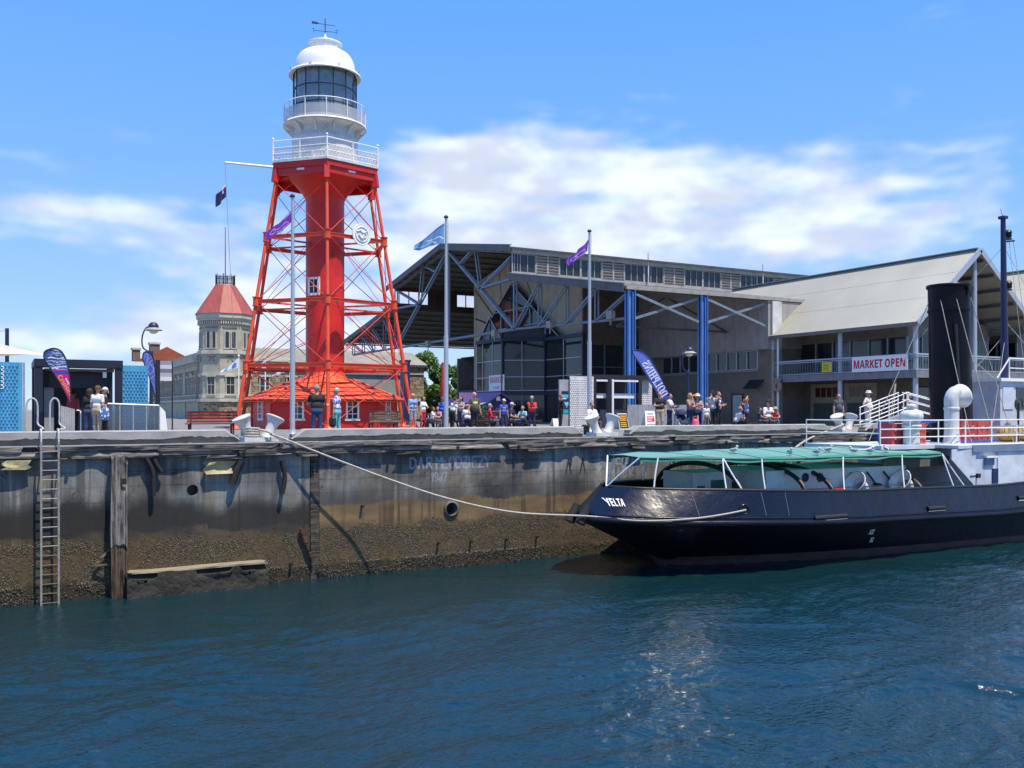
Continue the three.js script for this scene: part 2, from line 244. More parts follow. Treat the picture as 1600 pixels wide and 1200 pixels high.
function wallTex(x0, x1, n, left) {
  const m = 320, y0 = -0.6, y1 = 4.2;
  return dataTex(n, m, (i, j) => {
    const x = lerp(x0, x1, i / n), y = lerp(y0, y1, j / m);
    const f = fbm(x * 0.9, y * 0.9, 1, 5), fine = fbm(x * 9, y * 9, 3, 3), run = fbm(x * 3.2, y * 0.28, 7, 4), runf = fbm(x * 11, y * 0.5, 12, 3), edge = (fbm(x * 0.8, 0, 5, 5) - 0.5);
    const board = 0.5 + 0.5 * Math.sin(y * 2 * Math.PI / 0.42 + n3(x * 0.2, 1) * 0.5);
    let v = 0.43 + 0.34 * (f - 0.5) * 1.8 + 0.16 * (run - 0.5) * 2 + 0.10 * (fine - 0.5);
    v -= 0.07 * sstep(0.95, 1, board) + (Math.abs((x / 3.05) % 1) < 0.008 ? 0.1 : 0);
    const crk = Math.abs(fbm(x * 1.1, y * 1.5, 41, 5) - 0.5); if (crk < 0.006 && n3(x * 0.6, y * 0.6, 50) > 0.45) v -= 0.16;
    v += 0.10 * (fbm(x * 28, y * 1.2, 60, 3) - 0.5) + 0.08 * (fbm(x * 30, y * 30, 61, 2) - 0.5);
    let c = [v * 1.02, v * 1.0, v * 0.95];
    const mix = (d, k) => { for (let q = 0; q < 3; q++) c[q] = lerp(c[q], d[q], k); };
    mix([0.44, 0.47, 0.47], 0.5 * sstep(0.5, 0.72, fbm(x * 0.45 + 4, y * 0.8, 21, 4)));           // bluish lime bloom
    mix([0.19, 0.19, 0.18], 0.55 * sstep(0.52, 0.72, run * 0.75 + runf * 0.3));                    // dark runs down from the deck
    mix([0.44, 0.36, 0.24], 0.35 * sstep(0.62, 0.8, fbm(x * 1.7, y * 0.4, 33, 3)));                 // rust-brown runs
    const top = (left ? 1.78 : 2.22) + edge * (left ? 0.5 : 0.45) + (left && x > 5.2 ? -0.15 : 0);
    if (left) mix([0.13, 0.128, 0.125], 0.82 * sstep(2.75, 2.25, y + edge * 0.9 + (f - 0.5) * 0.7));  // tar-dark tide stain
    else mix([0.17, 0.17, 0.175], 0.5 * sstep(2.9, 2.3, y + edge * 0.8));
    const tanK = sstep(top + 0.05, top - 0.05, y + (fine - 0.5) * 0.1) * (left ? 0.8 : 0.92);
    const tv = 0.9 + 0.5 * (fbm(x * 1.4, y * 5, 9, 4) - 0.5);
    mix([0.52 * tv, 0.425 * tv, 0.29 * tv], tanK * (left ? 0.25 + 0.55 * sstep(0.38, 0.62, fbm(x * 0.5, 2, 4, 4) + (fine - 0.5) * 0.2) : 1) );
    mix([0.20, 0.17, 0.13], 0.55 * sstep(0.55, 0.74, runf * 0.6 + run * 0.5) * sstep(2.4, 2.0, y));   // dirt washed down over the tan band
    const bar = sstep(1.62, 1.46, y + edge * 0.4 + (fine - 0.5) * 0.25);
    const sp = fbm(x * 24, y * 24, 15, 2);
    mix([0.33 + 0.2 * (sp - 0.5), 0.275 + 0.18 * (sp - 0.5), 0.185 + 0.14 * (sp - 0.5)], 0.88 * bar);  // barnacle crust
    mix([0.15, 0.14, 0.08], 0.7 * sstep(0.52, 0.30, y + edge * 0.5 + (fine - 0.5) * 0.3));         // weed
    let chalk = 0;
    for (const [ax, ay, bx_, by_, k] of strokes) {
      if (x < Math.min(ax, bx_) - 0.06 || x > Math.max(ax, bx_) + 0.06 || y < Math.min(ay, by_) - 0.06 || y > Math.max(ay, by_) + 0.06) continue;
      const dx = bx_ - ax, dy = by_ - ay, t = clamp(((x - ax) * dx + (y - ay) * dy) / (dx * dx + dy * dy)), q = Math.hypot(x - ax - dx * t, y - ay - dy * t);
      const kk = k * sstep(0.042, 0.016, q) * (0.35 + 0.65 * sstep(0.3, 0.55, fine + run * 0.3)); if (Math.abs(kk) > Math.abs(chalk)) chalk = kk;
    }
    if (chalk > 0) mix([0.62, 0.68, 0.72], chalk * 0.72); else if (chalk < 0) mix([0.08, 0.08, 0.1], -chalk);
    return c;
  });
}
const QX0 = -7, QS0 = wx(484), QS1 = wx(499), QX1 = 60;
{
  const w = thing('quay_wall', 'long stained concrete quay wall rising from the water', 'wall');
  const panel = (name, x0, x1, holes, n, left, lab) => {
    const s = new THREE.Shape(); s.moveTo(x0, -1.5); s.lineTo(x1, -1.5); s.lineTo(x1, DECK); s.lineTo(x0, DECK); s.closePath();
    for (const [hx, hy, r] of holes) { const p = new THREE.Path(); p.absarc(hx, hy, r, 0, 6.2832, true); s.holes.push(p); }
    const g = new THREE.ExtrudeGeometry(s, { depth: 0.6, bevelEnabled: false, curveSegments: 24 }).translate(0, 0, -0.6);
    const p = g.attributes.position, uv = g.attributes.uv; for (let i = 0; i < p.count; i++) uv.setXY(i, (p.getX(i) - x0) / (x1 - x0), (p.getY(i) + 0.6) / 4.8);
    const t = wallTex(x0, x1, n, left); t.wrapT = t.wrapS = THREE.ClampToEdgeWrapping;
    return part(name, keep(g), new THREE.MeshStandardMaterial({ map: t, roughness: 0.93 }), w, lab);
  };
  const pipe = onZ(705, 795, 0), sp = onZ(301, 766, 0);
  panel('wall_face', QX0, QS0, [[sp.x, sp.y, 0.16]], 1280, true, 'dark tar-stained part of the wall beside the ladder');
  panel('wall_face', QS1, QX1, [[pipe.x, pipe.y, 0.21]], 2048, false, 'paler part of the wall with a tan tide band and chalk writing');
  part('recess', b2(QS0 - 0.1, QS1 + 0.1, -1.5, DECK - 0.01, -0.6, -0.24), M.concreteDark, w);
  part('outfall_pipe', [lathe([[0.21, 0], [0.26, 0], [0.26, 0.5], [0.21, 0.5], [0.21, 0]], 28).rotateX(-Math.PI / 2).translate(pipe.x, pipe.y, 0.06)], M.concreteDark, w);
  part('pipe_end', new THREE.CircleGeometry(0.22, 20).translate(pipe.x, pipe.y, -0.42), M.black, w);
  part('drain_end', new THREE.CircleGeometry(0.17, 20).translate(sp.x, sp.y, -0.3), M.black, w);
  for (const [px, py] of [[565, 790], [735, 845], [684, 848], [838, 838], [790, 842], [454, 880]]) { const p = onZ(px, py, 0); part('bolt_stub', rod(p, p.clone().add(V(0, -0.01, 0.14)), 0.035, 0.045), M.rubber, w); }
  // ledge of poured concrete at the foot
  const l0 = onZ(198, 900, 0.5).x, l1 = onZ(418, 880, 0.5).x;
  const lg = new THREE.BoxGeometry(l1 - l0, 1.3, 0.62, 60, 14, 8).translate((l0 + l1) / 2, 0.02, 0.29); const lp = lg.attributes.position;
  for (let i = 0; i < lp.count; i++) { const x = lp.getX(i), y = lp.getY(i), z = lp.getZ(i); const k = (fbm(x * 3, y * 3, z * 3) - 0.5); lp.setXYZ(i, x, y + k * 0.08 - (z > 0.4 && y > 0.5 ? 0.16 * sstep(0.5, 0.65, n3(x * 2.2, 3)) : 0), z + (z > 0.3 ? k * 0.12 : 0)); }
  lg.computeVertexNormals(); part('ledge_cap', timber(l0 + 0.05, l1 - 0.05, 0.66, 0.71, 0.0, 0.52, 9), mot([0.34, 0.29, 0.2], 0.95, 0.9, 0.02), w, 'pale broken top of the low ledge'); part('foot_ledge', lg, mot([0.05, 0.046, 0.034], 0.95, 0.8, 0.03), w, 'low broken concrete ledge just above the water');
}
// barnacle crust on the tidal zone
{
  const n = 60000, g = new THREE.ConeGeometry(0.022, 0.03, 5, 1).rotateX(Math.PI / 2).translate(0, 0, 0.008), m = new THREE.MeshStandardMaterial({ color: 0xffffff, roughness: 0.95 });
  const im = new THREE.InstancedMesh(g, m, n), d = new THREE.Object3D(), c = new THREE.Color(); let k = 0;
  while (k < n) {
    const x = rr(-6, 27), y = rr(0, 1) ** 0.8 * 1.7 - 0.02, e = fbm(x * 0.8, 0, 5, 5) - 0.5;
    const dens = sstep(1.68, 1.35, y + e * 0.4) * (0.06 + 0.94 * sstep(0.36, 0.62, fbm(x * 1.3, y * 2.6, 8, 4)));
    if (rnd() > dens || (x > QS0 && x < QS1)) continue;
    const big = y < 0.45 ? rr(0.7, 1.9) : rr(0.4, 0.95);
    d.position.set(x, y, 0.002); d.rotation.set(rr(-0.7, 0.7), rr(-0.7, 0.7), rr(0, 6)); d.scale.set(big * rr(0.6, 1.3), big * rr(0.6, 1.3), big * rr(0.6, 1.3)); d.updateMatrix(); im.setMatrixAt(k, d.matrix);
    const t = rnd(), wv = y < 0.4 ? 0.55 : 1; im.setColorAt(k, c.setRGB((0.075 + 0.16 * t * t) * wv, (0.06 + 0.13 * t * t) * wv, (0.036 + 0.085 * t * t) * wv)); k++;
  }
  im.name = 'barnacles'; im.userData = { kind: 'stuff', label: 'brown crust of barnacles and oysters along the tide line', category: 'barnacles' }; im.castShadow = im.receiveShadow = true; scene.add(im);
}
// kerb: upper coping with a spalled lower edge on a rougher course; slopes down at the bollard gaps
const kx = px => onZ(px, 672, -0.15).x;
const copingM = mot([0.46, 0.455, 0.43], 0.88, 0.5, 0.006), courseM = mot([0.36, 0.30, 0.22], 0.95, 0.7, 0.02);
function kerb(x0, x1, s0, s1, label) {
  const o = thing('kerb', label, 'kerb', 'concrete kerb blocks along the quay edge');
  const n = Math.round((x1 - x0) / 0.07), slope = 0.42;
  const top = x => { let h = 4.58; if (s0) h = Math.min(h, 4.30 + (x - x0) * 0.28 / slope); if (s1) h = Math.min(h, 4.30 + (x1 - x) * 0.28 / slope); return h; };
  const prof = (x) => { const h = top(x), e = fbm(x * 1.3, 2, 0, 5), f = n3(x * 9, 5), yb = Math.min(h - 0.03, 4.36 + (e - 0.5) * 0.16 + (f - 0.5) * 0.05 * sstep(0.4, 0.6, e)); const zf = -0.12 + (n3(x * 0.7, 8) - 0.5) * 0.01; return [[4.25, -0.5], [yb, -0.3], [yb, zf], [h - 0.03, zf], [h, zf - 0.035], [h, -0.55], [4.2, -0.57]]; };
  const g = grid(n, 6, (a, b) => { const x = lerp(x0, x1, a), p = prof(x)[Math.round(b * 6)]; return V(x, p[0], p[1]); });
  const cap = x => poly(prof(x).map(p => V(x, p[0], p[1])));
  part('coping', [toCreasedNormals(g, 0.5), cap(x0), cap(x1)], copingM, o);
  const cg = new THREE.BoxGeometry(x1 - x0 - 0.05, 0.22, 0.34, Math.round((x1 - x0) * 8), 3, 2).translate((x0 + x1) / 2, 4.31, -0.36), p = cg.attributes.position;
  for (let i = 0; i < p.count; i++) if (p.getZ(i) > -0.3) p.setZ(i, p.getZ(i) + (fbm(p.getX(i) * 3, p.getY(i) * 5) - 0.5) * 0.07);
  cg.computeVertexNormals(); part('course', cg, courseM, o);
}
kerb(-7, kx(374), false, true, 'concrete kerb left of the first bollard, in front of the blue kiosk');
kerb(kx(456), kx(912), true, true, 'long concrete kerb in front of the red lighthouse');
kerb(kx(984), kx(1300), true, true, 'concrete kerb between the two far bollards, behind the tug awning');
kerb(kx(1352), 60, true, false, 'concrete kerb right of the last bollard by the gangway');
// gap floors at the bollards, a slab under the kerbs
{ const o = struct('quay_edge', b2(QX0, QX1, 3.9, DECK - 0.003, -0.66, -0.58), M.concrete); }
// rough timber walings
function timber(x0, x1, y0, y1, z0, z1, sd, m = M.greyWood, rag = 1) {
  const n = Math.max(8, Math.round((x1 - x0) * 9)), g = new THREE.BoxGeometry(x1 - x0, y1 - y0, z1 - z0, n, 4, 3).translate((x0 + x1) / 2, (y0 + y1) / 2, (z0 + z1) / 2), p = g.attributes.position;
  for (let i = 0; i < p.count; i++) { let x = p.getX(i), y = p.getY(i), z = p.getZ(i); const k = fbm(x * 1.2 + sd, y * 9, z * 6 + sd, 4) - 0.5, e = Math.min(x - x0, x1 - x); const wob = (n3(x * 0.5, sd) - 0.5) * 0.05;
    const bite = sstep(0.60, 0.78, fbm(x * 0.9 + sd * 3, y * 2, 3, 3)) * (z > (z0 + z1) / 2 ? 1 : 0); p.setXYZ(i, x + (e < 0.01 ? (fbm(y * 12, z * 12, sd) - 0.5) * 0.35 * rag : 0), y + wob + k * 0.05 * rag, z + k * 0.12 * rag - bite * 0.12 * rag); }
  g.computeVertexNormals(); return toCreasedNormals(g, 0.6);
}
{
  const o = thing('timber_fender', 'weathered grey timber beams bolted along the top of the quay wall', 'fender');
  const ms = [wood([0.40, 0.38, 0.36]), wood([0.30, 0.285, 0.27]), wood([0.22, 0.21, 0.20])];
  let sd = 1;
  for (const [y0, y1, z1] of [[4.03, 4.17, 0.2], [3.84, 4.02, 0.22]]) { let x = -6.5; while (x < 52) { const L = rr(2.2, 5.5), gap = rnd() < 0.3 ? rr(0.1, 0.4) : 0.03; part('beam', timber(x, x + L, y0 + rr(-0.02, 0.02), y1 + rr(-0.015, 0.015), 0, z1 + rr(-0.08, 0.04), sd++), ms[sd % 3], o); x += L + gap; } }
  for (const [px, w] of [[345, 0.75], [370, 0.5], [640, 0.7], [840, 0.6], [1000, 0.55], [480, 0.6]]) { const p = onZ(px, 712, 0.3); part('splinter_plank', timber(p.x - w / 2, p.x + w / 2, 3.76, 3.83, 0.04, 0.24, sd++), ms[2], o); }
  part('edge_strip', b2(-7, 55, 4.172, 4.2, -0.12, 0.14), mot([0.5, 0.49, 0.46], 0.8, 0.5, 0.004), o, 'pale strip along the top of the timbers');
  for (let x = -3; x < 40; x += 2.3) part('bolt', rod(V(x, 3.93, 0.2), V(x, 3.93, 0.27), 0.05), M.rubber, o);
}
{
  const x = wx(184), o = thing('fender_pile', 'split grey timber pile standing against the quay wall', 'pile');
  const wv = (c) => { const m = wood(c); m.map = m.map.clone(); m.map.rotation = Math.PI / 2; m.map.needsUpdate = true; m.bumpMap = m.bumpMap.clone(); m.bumpMap.rotation = Math.PI / 2; m.bumpMap.needsUpdate = true; return m; };
  part('pile_foot', timber(-1.3, 1.62, -x - 0.2, -x + 0.2, 0.02, 0.39, 78, M.greyWood, 1.4).applyMatrix4(new THREE.Matrix4().makeBasis(V(0, 1, 0), V(-1, 0, 0), V(0, 0, 1))), wv([0.22, 0.16, 0.10]), o, 'brown rotted lower end of the pile');
  part('pile', timber(1.45, 3.86, -x - 0.21, -x + 0.21, 0.02, 0.4, 77, M.greyWood, 1.2).applyMatrix4(new THREE.Matrix4().makeBasis(V(0, 1, 0), V(-1, 0, 0), V(0, 0, 1))), wv([0.42, 0.41, 0.40]), o);
  part('bracket', [bar(V(x - 0.2, 0.93, 0.2), V(x - 0.62, 0.9, 0.12), 0.05, 0.05), bar(V(x - 0.6, 0.93, 0.12), V(x - 0.2, 1.35, 0.1), 0.04, 0.05)], M.wood, o);
  part('bolt_plate', b2(x + 0.06, x + 0.18, 3.12, 3.28, 0.395, 0.43), M.rubber, o);
}
{
  const xp = (QS0 + QS1) / 2, o = thing('recess_pile', 'dark wet timber pile set in the wall recess', 'pile');
  part('pile', timber(-1.2, 3.84, -xp - 0.13, -xp + 0.13, -0.24, 0.02, 31).applyMatrix4(new THREE.Matrix4().makeBasis(V(0, 1, 0), V(-1, 0, 0), V(0, 0, 1))), wood([0.16, 0.14, 0.11]), o);
  part('loose_batten', bar(onZ(470, 825, 0.1), onZ(490, 880, 0.1), 0.09, 0.07), M.darkWood, o);
}
for (const [pts, lab] of [[[[228, 716], [238, 735], [240, 775]], 'black rubber strip hanging from the beams right of the timber pile'], [[[240, 717], [246, 728], [252, 737]], 'short black rubber strip hooked beside the longer one'], [[[378, 720], [370, 735], [363, 756]], 'thick black rubber fender piece hanging by the yellowish block'], [[[440, 720], [445, 745], [441, 772]], 'thin curved black rubber strip under the rope end of the beams']]) {
  const w = lab.includes('thick') ? 0.11 : 0.07; solo('rubber_strip', tube(pts.map(([x, y]) => onZ(x, y, 0.16)), w, 12, 6).scale(1, 1, 1), M.rubber, lab, 'rubber fender', 'torn rubber fender strips');
}
for (const [a, b, y0, y1, lab] of [[5, 44, 719, 733, 'yellowish packing block under the beams at the far left'], [323, 366, 722, 740, 'yellowish packing block under the beams by the thick rubber piece'], [1262, 1312, 690, 700, 'yellowish packing block under the beams behind the tug awning']]) {
  const p = onZ(a, y0, 0.2), q = onZ(b, y1, 0.2); solo('packing_block', timber(p.x, q.x, q.y, p.y, 0.02, 0.2, a, M.wood), mot([0.55, 0.47, 0.26], 0.95, 1.2, 0.01), lab, 'block', 'packing blocks');
}
// the quay ladder with hoop handrails
{
  const o = thing('quay_ladder', 'steel ladder down the quay wall with white hoop handrails at its top', 'ladder');
  const a = wx(63.5), b = wx(90.5), z = 0.42;
  for (const x of [a, b]) part('stile', [b2(x - 0.025, x + 0.025, -0.3, 4.3, z - 0.02, z + 0.02)], mot([0.36, 0.34, 0.31], 0.7, 1.5), o);
  for (let i = 0; i < 17; i++) part('rung', rod(V(a, 0.06 + i * 0.25, z), V(b, 0.06 + i * 0.25, z), 0.014), i < 6 ? mot([0.2, 0.16, 0.11], 0.9, 3) : mot([0.42, 0.4, 0.37], 0.7, 3), o);
  for (const x of [a, b]) part('stay', bar(V(x, 3.6, z), V(x, 3.6, -0.02), 0.03, 0.05), M.galv, o);
  for (const [x, px0, px1] of [[a, 41, 59], [b, 78, 93]]) {
    const l = onZ(px0, 674, -0.75), r = onZ(px1, 674, -0.75), t = onZ((px0 + px1) / 2, 622, -0.75), w = (r.x - l.x) / 2, cx = (l.x + r.x) / 2;
    const pts = [V(l.x, 4.2, -0.75), V(l.x, 5.0, -0.75), V(cx - w * 0.75, t.y - 0.08, -0.75), V(cx, t.y, -0.75), V(cx + w * 0.75, t.y - 0.08, -0.75), V(r.x, 5.0, -0.75), V(r.x, 4.78, -0.75), V(r.x + 0.12, 4.66, -0.5), V(x, 4.62, -0.1), V(x, 4.62, 0.3), V(x, 4.3, z)];
    part('handrail', tube(pts, 0.024, 60, 8), mot([0.62, 0.62, 0.6], 0.5, 2), o);
  }
}
// bollards: two flared horns leaning apart on a shared foot
function bollard(px, Z, s, label) {
  const p = gnd(px, Z), o = thing('bollard', label, 'bollard', 'white twin-horn bollards', p, 0.12);
  const horn = (sg) => { const g = lathe([[0, 0], [0.26, 0], [0.21, 0.12], [0.165, 0.3], [0.17, 0.52], [0.22, 0.68], [0.30, 0.79], [0.315, 0.83], [0.29, 0.86], [0, 0.88]], 28); return g.rotateZ(-sg * 0.42).translate(sg * 0.24, 0.02, 0); };
  const f = bx(1.15, 0.16, 0.62, 0, 0.06, 0);
  const pm = mot([0.78, 0.78, 0.77], 0.5, 0.8, 0.004);
  part('foot', f.scale(s, s, s), pm, o); for (const sg of [-1, 1]) part('horn', horn(sg).scale(s, s, s), pm, o);
  return o;
}
bollard(404, 28.3, 0.93, 'white twin-horn bollard beside the lighthouse, with ropes around it');
bollard(941, 34.5, 0.92, 'white twin-horn bollard in front of the white perforated kiosk');
bollard(1319, 40.5, 0.92, 'white twin-horn bollard beside the gangway, with ropes to the tug');
// ---------------------------------------------------------------- the lighthouse
{
  const P = gnd(508, 50), lh = thing('lighthouse', 'red iron skeleton lighthouse with a central column and white lantern house', 'lighthouse', null, P, 0);
  const face = Math.atan2(EYE.x - P.x, EYE.z - P.z) + 0.03;       // one corner of the hexagon points at the water
  lh.rotation.y = face;                                            // local +z is the front corner
  const Y = y => y - DECK, ang = k => k * Math.PI / 3, RAD = y => 2.95 + (17.0 - y) * 0.173;
  const leg = (k, y) => V(Math.sin(ang(k)) * RAD(y), Y(y), Math.cos(ang(k)) * RAD(y));
  const lev = [4.2, 7.42, 10.7, 14.05, 17.3];
  for (let k = 0; k < 6; k++) {
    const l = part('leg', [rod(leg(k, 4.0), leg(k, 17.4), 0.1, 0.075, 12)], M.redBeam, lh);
    part('foot_plate', lathe([[0.0, 0], [0.34, 0], [0.34, 0.06], [0.2, 0.12], [0.18, 0.3]], 12, leg(k, 4.2).x, 0, leg(k, 4.2).z), M.redBeam, l);
    for (let i = 1; i < 4; i++) { const c = leg(k, lev[i]); part('joint_collar', [rod(c.clone().add(V(0, -0.2, 0)), c.clone().add(V(0, 0.2, 0)), 0.165, 0.16, 12), rod(c.clone().add(V(0, -0.24, 0)), c.clone().add(V(0, -0.2, 0)), 0.2, 0.2, 12), rod(c.clone().add(V(0, 0.2, 0)), c.clone().add(V(0, 0.24, 0)), 0.2, 0.2, 12)], M.redBeam, l); }
  }
  for (let k = 0; k < 6; k++) for (let i = 1; i < 4; i++) {
    const a = leg(k, lev[i]), b = leg((k + 1) % 6, lev[i]), up = V(0, 0.08, 0);
    part('ring_beam', [bar(a.clone().add(up), b.clone().add(up), 0.13, 0.035), bar(a.clone().sub(up), b.clone().sub(up), 0.13, 0.035), bar(a, b, 0.03, 0.15)], M.redBeam, lh);
    part('radial_beam', bar(a, V(a.x * 0.2, a.y, a.z * 0.2), 0.07, 0.09), M.redBeam, lh);
  }
  const rodM = stk([0.72, 0.05, 0.03], 0.45, 0.6);
  for (let k = 0; k < 6; k++) for (let i = 0; i < 4; i++) {
    const a0 = leg(k, lev[i] + (i ? 0 : 0.1)), b0 = leg((k + 1) % 6, lev[i] + (i ? 0 : 0.1)), a1 = leg(k, lev[i + 1]), b1 = leg((k + 1) % 6, lev[i + 1]);
    if (i === 3) { a1.y -= 0.4; b1.y -= 0.4; }
    part('brace_rod', [rod(a0, b1, 0.022, 0.022, 6)], rodM, lh); part('brace_rod', [rod(b0, a1, 0.022, 0.022, 6)], rodM, lh);
    if (i > 0) part('tie_rod', rod(a0, V(a0.x * 0.25, a1.y, a0.z * 0.25), 0.014, 0.014, 5), rodM, lh);
    if (i === 0) part('tie_rod', rod(a1, V(a1.x * 0.22, a1.y + 1.4, a1.z * 0.22), 0.02, 0.02, 5), rodM, lh);
  }
  // central column flaring into the platform
  const col = [[1.02, 2.6], [1.02, 12.2]]; for (let i = 1; i <= 12; i++) { const t = i / 12; col.push([1.02 + 1.0 * (t * t * 0.5 + t * 0.5), 12.2 + t * 1.2]); }
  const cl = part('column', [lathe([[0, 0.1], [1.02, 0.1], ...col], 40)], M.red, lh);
  part('column_base', lathe([[1.02, 3.0], [1.06, 2.85], [1.2, 2.7], [1.42, 2.56]], 36), M.redBeam, cl);
  for (const y of [5.0, 7.3, 9.6]) part('plate_seam', new THREE.TorusGeometry(1.02, 0.008, 6, 40).rotateX(Math.PI / 2).translate(0, y, 0), M.red, cl);
  { // column window, left of the front leg
    const a = -0.62, c = V(Math.sin(a) * 0.98, Y(11.72), Math.cos(a) * 0.98), tr = gs => gs.map(g => g.rotateY(a).translate(c.x, c.y, c.z));
    const w = part('window', tr([bx(0.62, 0.12, 0.1, 0, 0.42, 0.06), bx(0.62, 0.12, 0.1, 0, -0.42, 0.06), bx(0.11, 0.96, 0.1, -0.3, 0, 0.06), bx(0.11, 0.96, 0.1, 0.3, 0, 0.06)]), M.whiteP, lh);
    part('pane', tr([bx(0.56, 0.8, 0.05, 0, 0, 0.03)]), M.glass, w); part('glazing_bar', tr([bx(0.03, 0.8, 0.03, 0, 0, 0.08), bx(0.5, 0.03, 0.03, 0, 0, 0.085)]), M.whiteP, w);
  }
  // gallery platform
  const hex = (r, k) => V(Math.sin(ang(k)) * r, 0, Math.cos(ang(k)) * r), hp = (r, y0, y1) => { const out = []; for (let k = 0; k < 6; k++) { const a = hex(r, k), b = hex(r, k + 1); out.push(poly([V(a.x, y1, a.z), V(a.x, y0, a.z), V(b.x, y0, b.z), V(b.x, y1, b.z)]), poly([V(0, y1, 0), V(a.x, y1, a.z), V(b.x, y1, b.z)]), poly([V(0, y0, 0), V(b.x, y0, b.z), V(a.x, y0, a.z)])); } return out; };
  const PY = Y(17.95);
  const pl = part('gallery_platform', [...hp(3.08, PY - 0.32, PY - 0.02)], M.red, lh);
  part('platform_edge', [...hp(3.14, PY - 0.02, PY + 0.06)], M.white, pl);
  for (let k = 0; k < 6; k++) {
    const c = leg(k, 17.3), d = c.clone().setY(0).normalize();
    part('corner_bracket', [bar(V(c.x, PY - 1.0, c.z).addScaledVector(d, 0.1), V(c.x, PY - 0.32, c.z), 0.26, 0.3), slab([V(0, 0, 0).addScaledVector(d, 1.9).add(V(0, PY - 0.36, 0)), V(0, 0, 0).addScaledVector(d, 2.98).add(V(0, PY - 0.36, 0)), V(0, 0, 0).addScaledVector(d, 2.95).add(V(0, PY - 1.0, 0))], 0.09)], M.red, pl);
    const n1 = hex(1, (k + 1)), a = hex(2.92, k), b = hex(2.92, k + 1);
    part('edge_girder', [bar(V(a.x, PY - 0.5, a.z), V(b.x, PY - 0.5, b.z), 0.12, 0.36)], M.red, pl);
    // white railing: posts, rails, scrolled lattice panels
    const A = hex(3.1, k), B = hex(3.1, k + 1), L = (t, y) => V(lerp(A.x, B.x, t), PY + y, lerp(A.z, B.z, t));
    const ra = part('railing', [rod(L(0, 0.05), L(0, 1.16), 0.045), rod(L(0.5, 0.05), L(0.5, 1.1), 0.03), ...[0.12, 0.42, 0.72, 1.08].map(y => rod(L(0, y), L(1, y), y > 1 ? 0.032 : 0.024)), new THREE.SphereGeometry(0.07, 8, 6).translate(L(0, 1.2).x, L(0, 1.2).y, L(0, 1.2).z)], M.whiteP, lh);
    for (let h = 0; h < 2; h++) { const sc = []; for (let q = 0; q < 7; q++) for (const y0 of [0.13, 0.43]) { const t0 = h * 0.5 + 0.03 + q * 0.064, t1 = t0 + 0.064; sc.push(rod(L(t0, y0), L(t1, y0 + 0.28), 0.014, 0.014, 4), rod(L(t0, y0 + 0.28), L(t1, y0), 0.014, 0.014, 4)); const c = L(t0 + 0.032, y0 + 0.14); sc.push(new THREE.TorusGeometry(0.075, 0.014, 4, 10).rotateY(Math.atan2(B.x - A.x, B.z - A.z) + Math.PI / 2).translate(c.x, c.y, c.z)); } part('lattice_panel', sc, M.white, ra); }
  }
  for (const k of [-0.5, 0.5]) part('flood_light', bx(0.42, 0.1, 0.22).rotateY(ang(k)).translate(Math.sin(ang(k)) * 2.5, PY - 0.42, Math.cos(ang(k)) * 2.5), M.whiteP, lh);
  // white drum and lantern gallery
  const zC = 50, yy = py => 5.13 + (642 - py) * zC / 1450 - DECK;
  part('lower_drum', [lathe([[1.75, PY], [1.75, yy(222)], [1.66, yy(220)], [1.66, yy(208)], [1.75, yy(205)], [2.2, yy(203)], [2.2, yy(199)], [0, yy(199)]], 40)], M.white, lh);
  for (let k = 0; k < 12; k++) { const a = k * Math.PI / 6 + 0.2; part('gallery_bracket', slab([V(Math.sin(a) * 1.64, yy(219), Math.cos(a) * 1.64), V(Math.sin(a) * 2.15, yy(204), Math.cos(a) * 2.15), V(Math.sin(a) * 1.64, yy(204), Math.cos(a) * 1.64)], 0.06), M.white, lh); }
  for (let k = 0; k < 16; k++) { const a = k * Math.PI / 8; part('drum_pilaster', bx(0.1, 0.7, 0.05).rotateY(a).translate(Math.sin(a) * 1.77, PY + 0.42, Math.cos(a) * 1.77), M.whiteP, lh); }
  const gr = part('lantern_rail', [new THREE.TorusGeometry(2.15, 0.028, 6, 48).rotateX(Math.PI / 2).translate(0, yy(199) + 0.98, 0), ...Array.from({ length: 12 }, (_, k) => rod(V(Math.sin(k * Math.PI / 6) * 2.15, yy(199), Math.cos(k * Math.PI / 6) * 2.15), V(Math.sin(k * Math.PI / 6) * 2.15, yy(199) + 0.98, Math.cos(k * Math.PI / 6) * 2.15), 0.025))], M.whiteP, lh);
  part('mesh_screen', new THREE.CylinderGeometry(2.13, 2.13, 0.62, 48, 1, true).translate(0, yy(199) + 0.35, 0), new THREE.MeshPhysicalMaterial({ color: lin([0.62, 0.65, 0.68]), roughness: 0.5, transmission: 0.55, thickness: 0 }), gr);
  // lantern: 14 sides, three rows of panes, curtains and lens inside
  const G0 = yy(199), G1 = yy(120), NS = 14, lr = 1.66;
  part('lantern_sill', lathe([[1.5, G0 + 0.002], [1.72, G0 + 0.002], [1.72, G0 + 0.3], [1.6, G0 + 0.34], [1.5, G0 + 0.34]], NS), M.white, lh);
  const rows = [G0 + 0.34, G0 + 0.95, G0 + 1.85, G1], pc = (k, y, r = lr) => V(Math.sin((k + 0.5) * 2 * Math.PI / NS) * r, y, Math.cos((k + 0.5) * 2 * Math.PI / NS) * r);
  const fb = []; for (let k = 0; k < NS; k++) { fb.push(bar(pc(k, rows[0]), pc(k, rows[3]), 0.06, 0.08)); for (const y of rows) fb.push(bar(pc(k, y), pc(k + 1, y), 0.05, 0.05)); }
  const fr = part('lantern_frame', fb, M.black, lh);
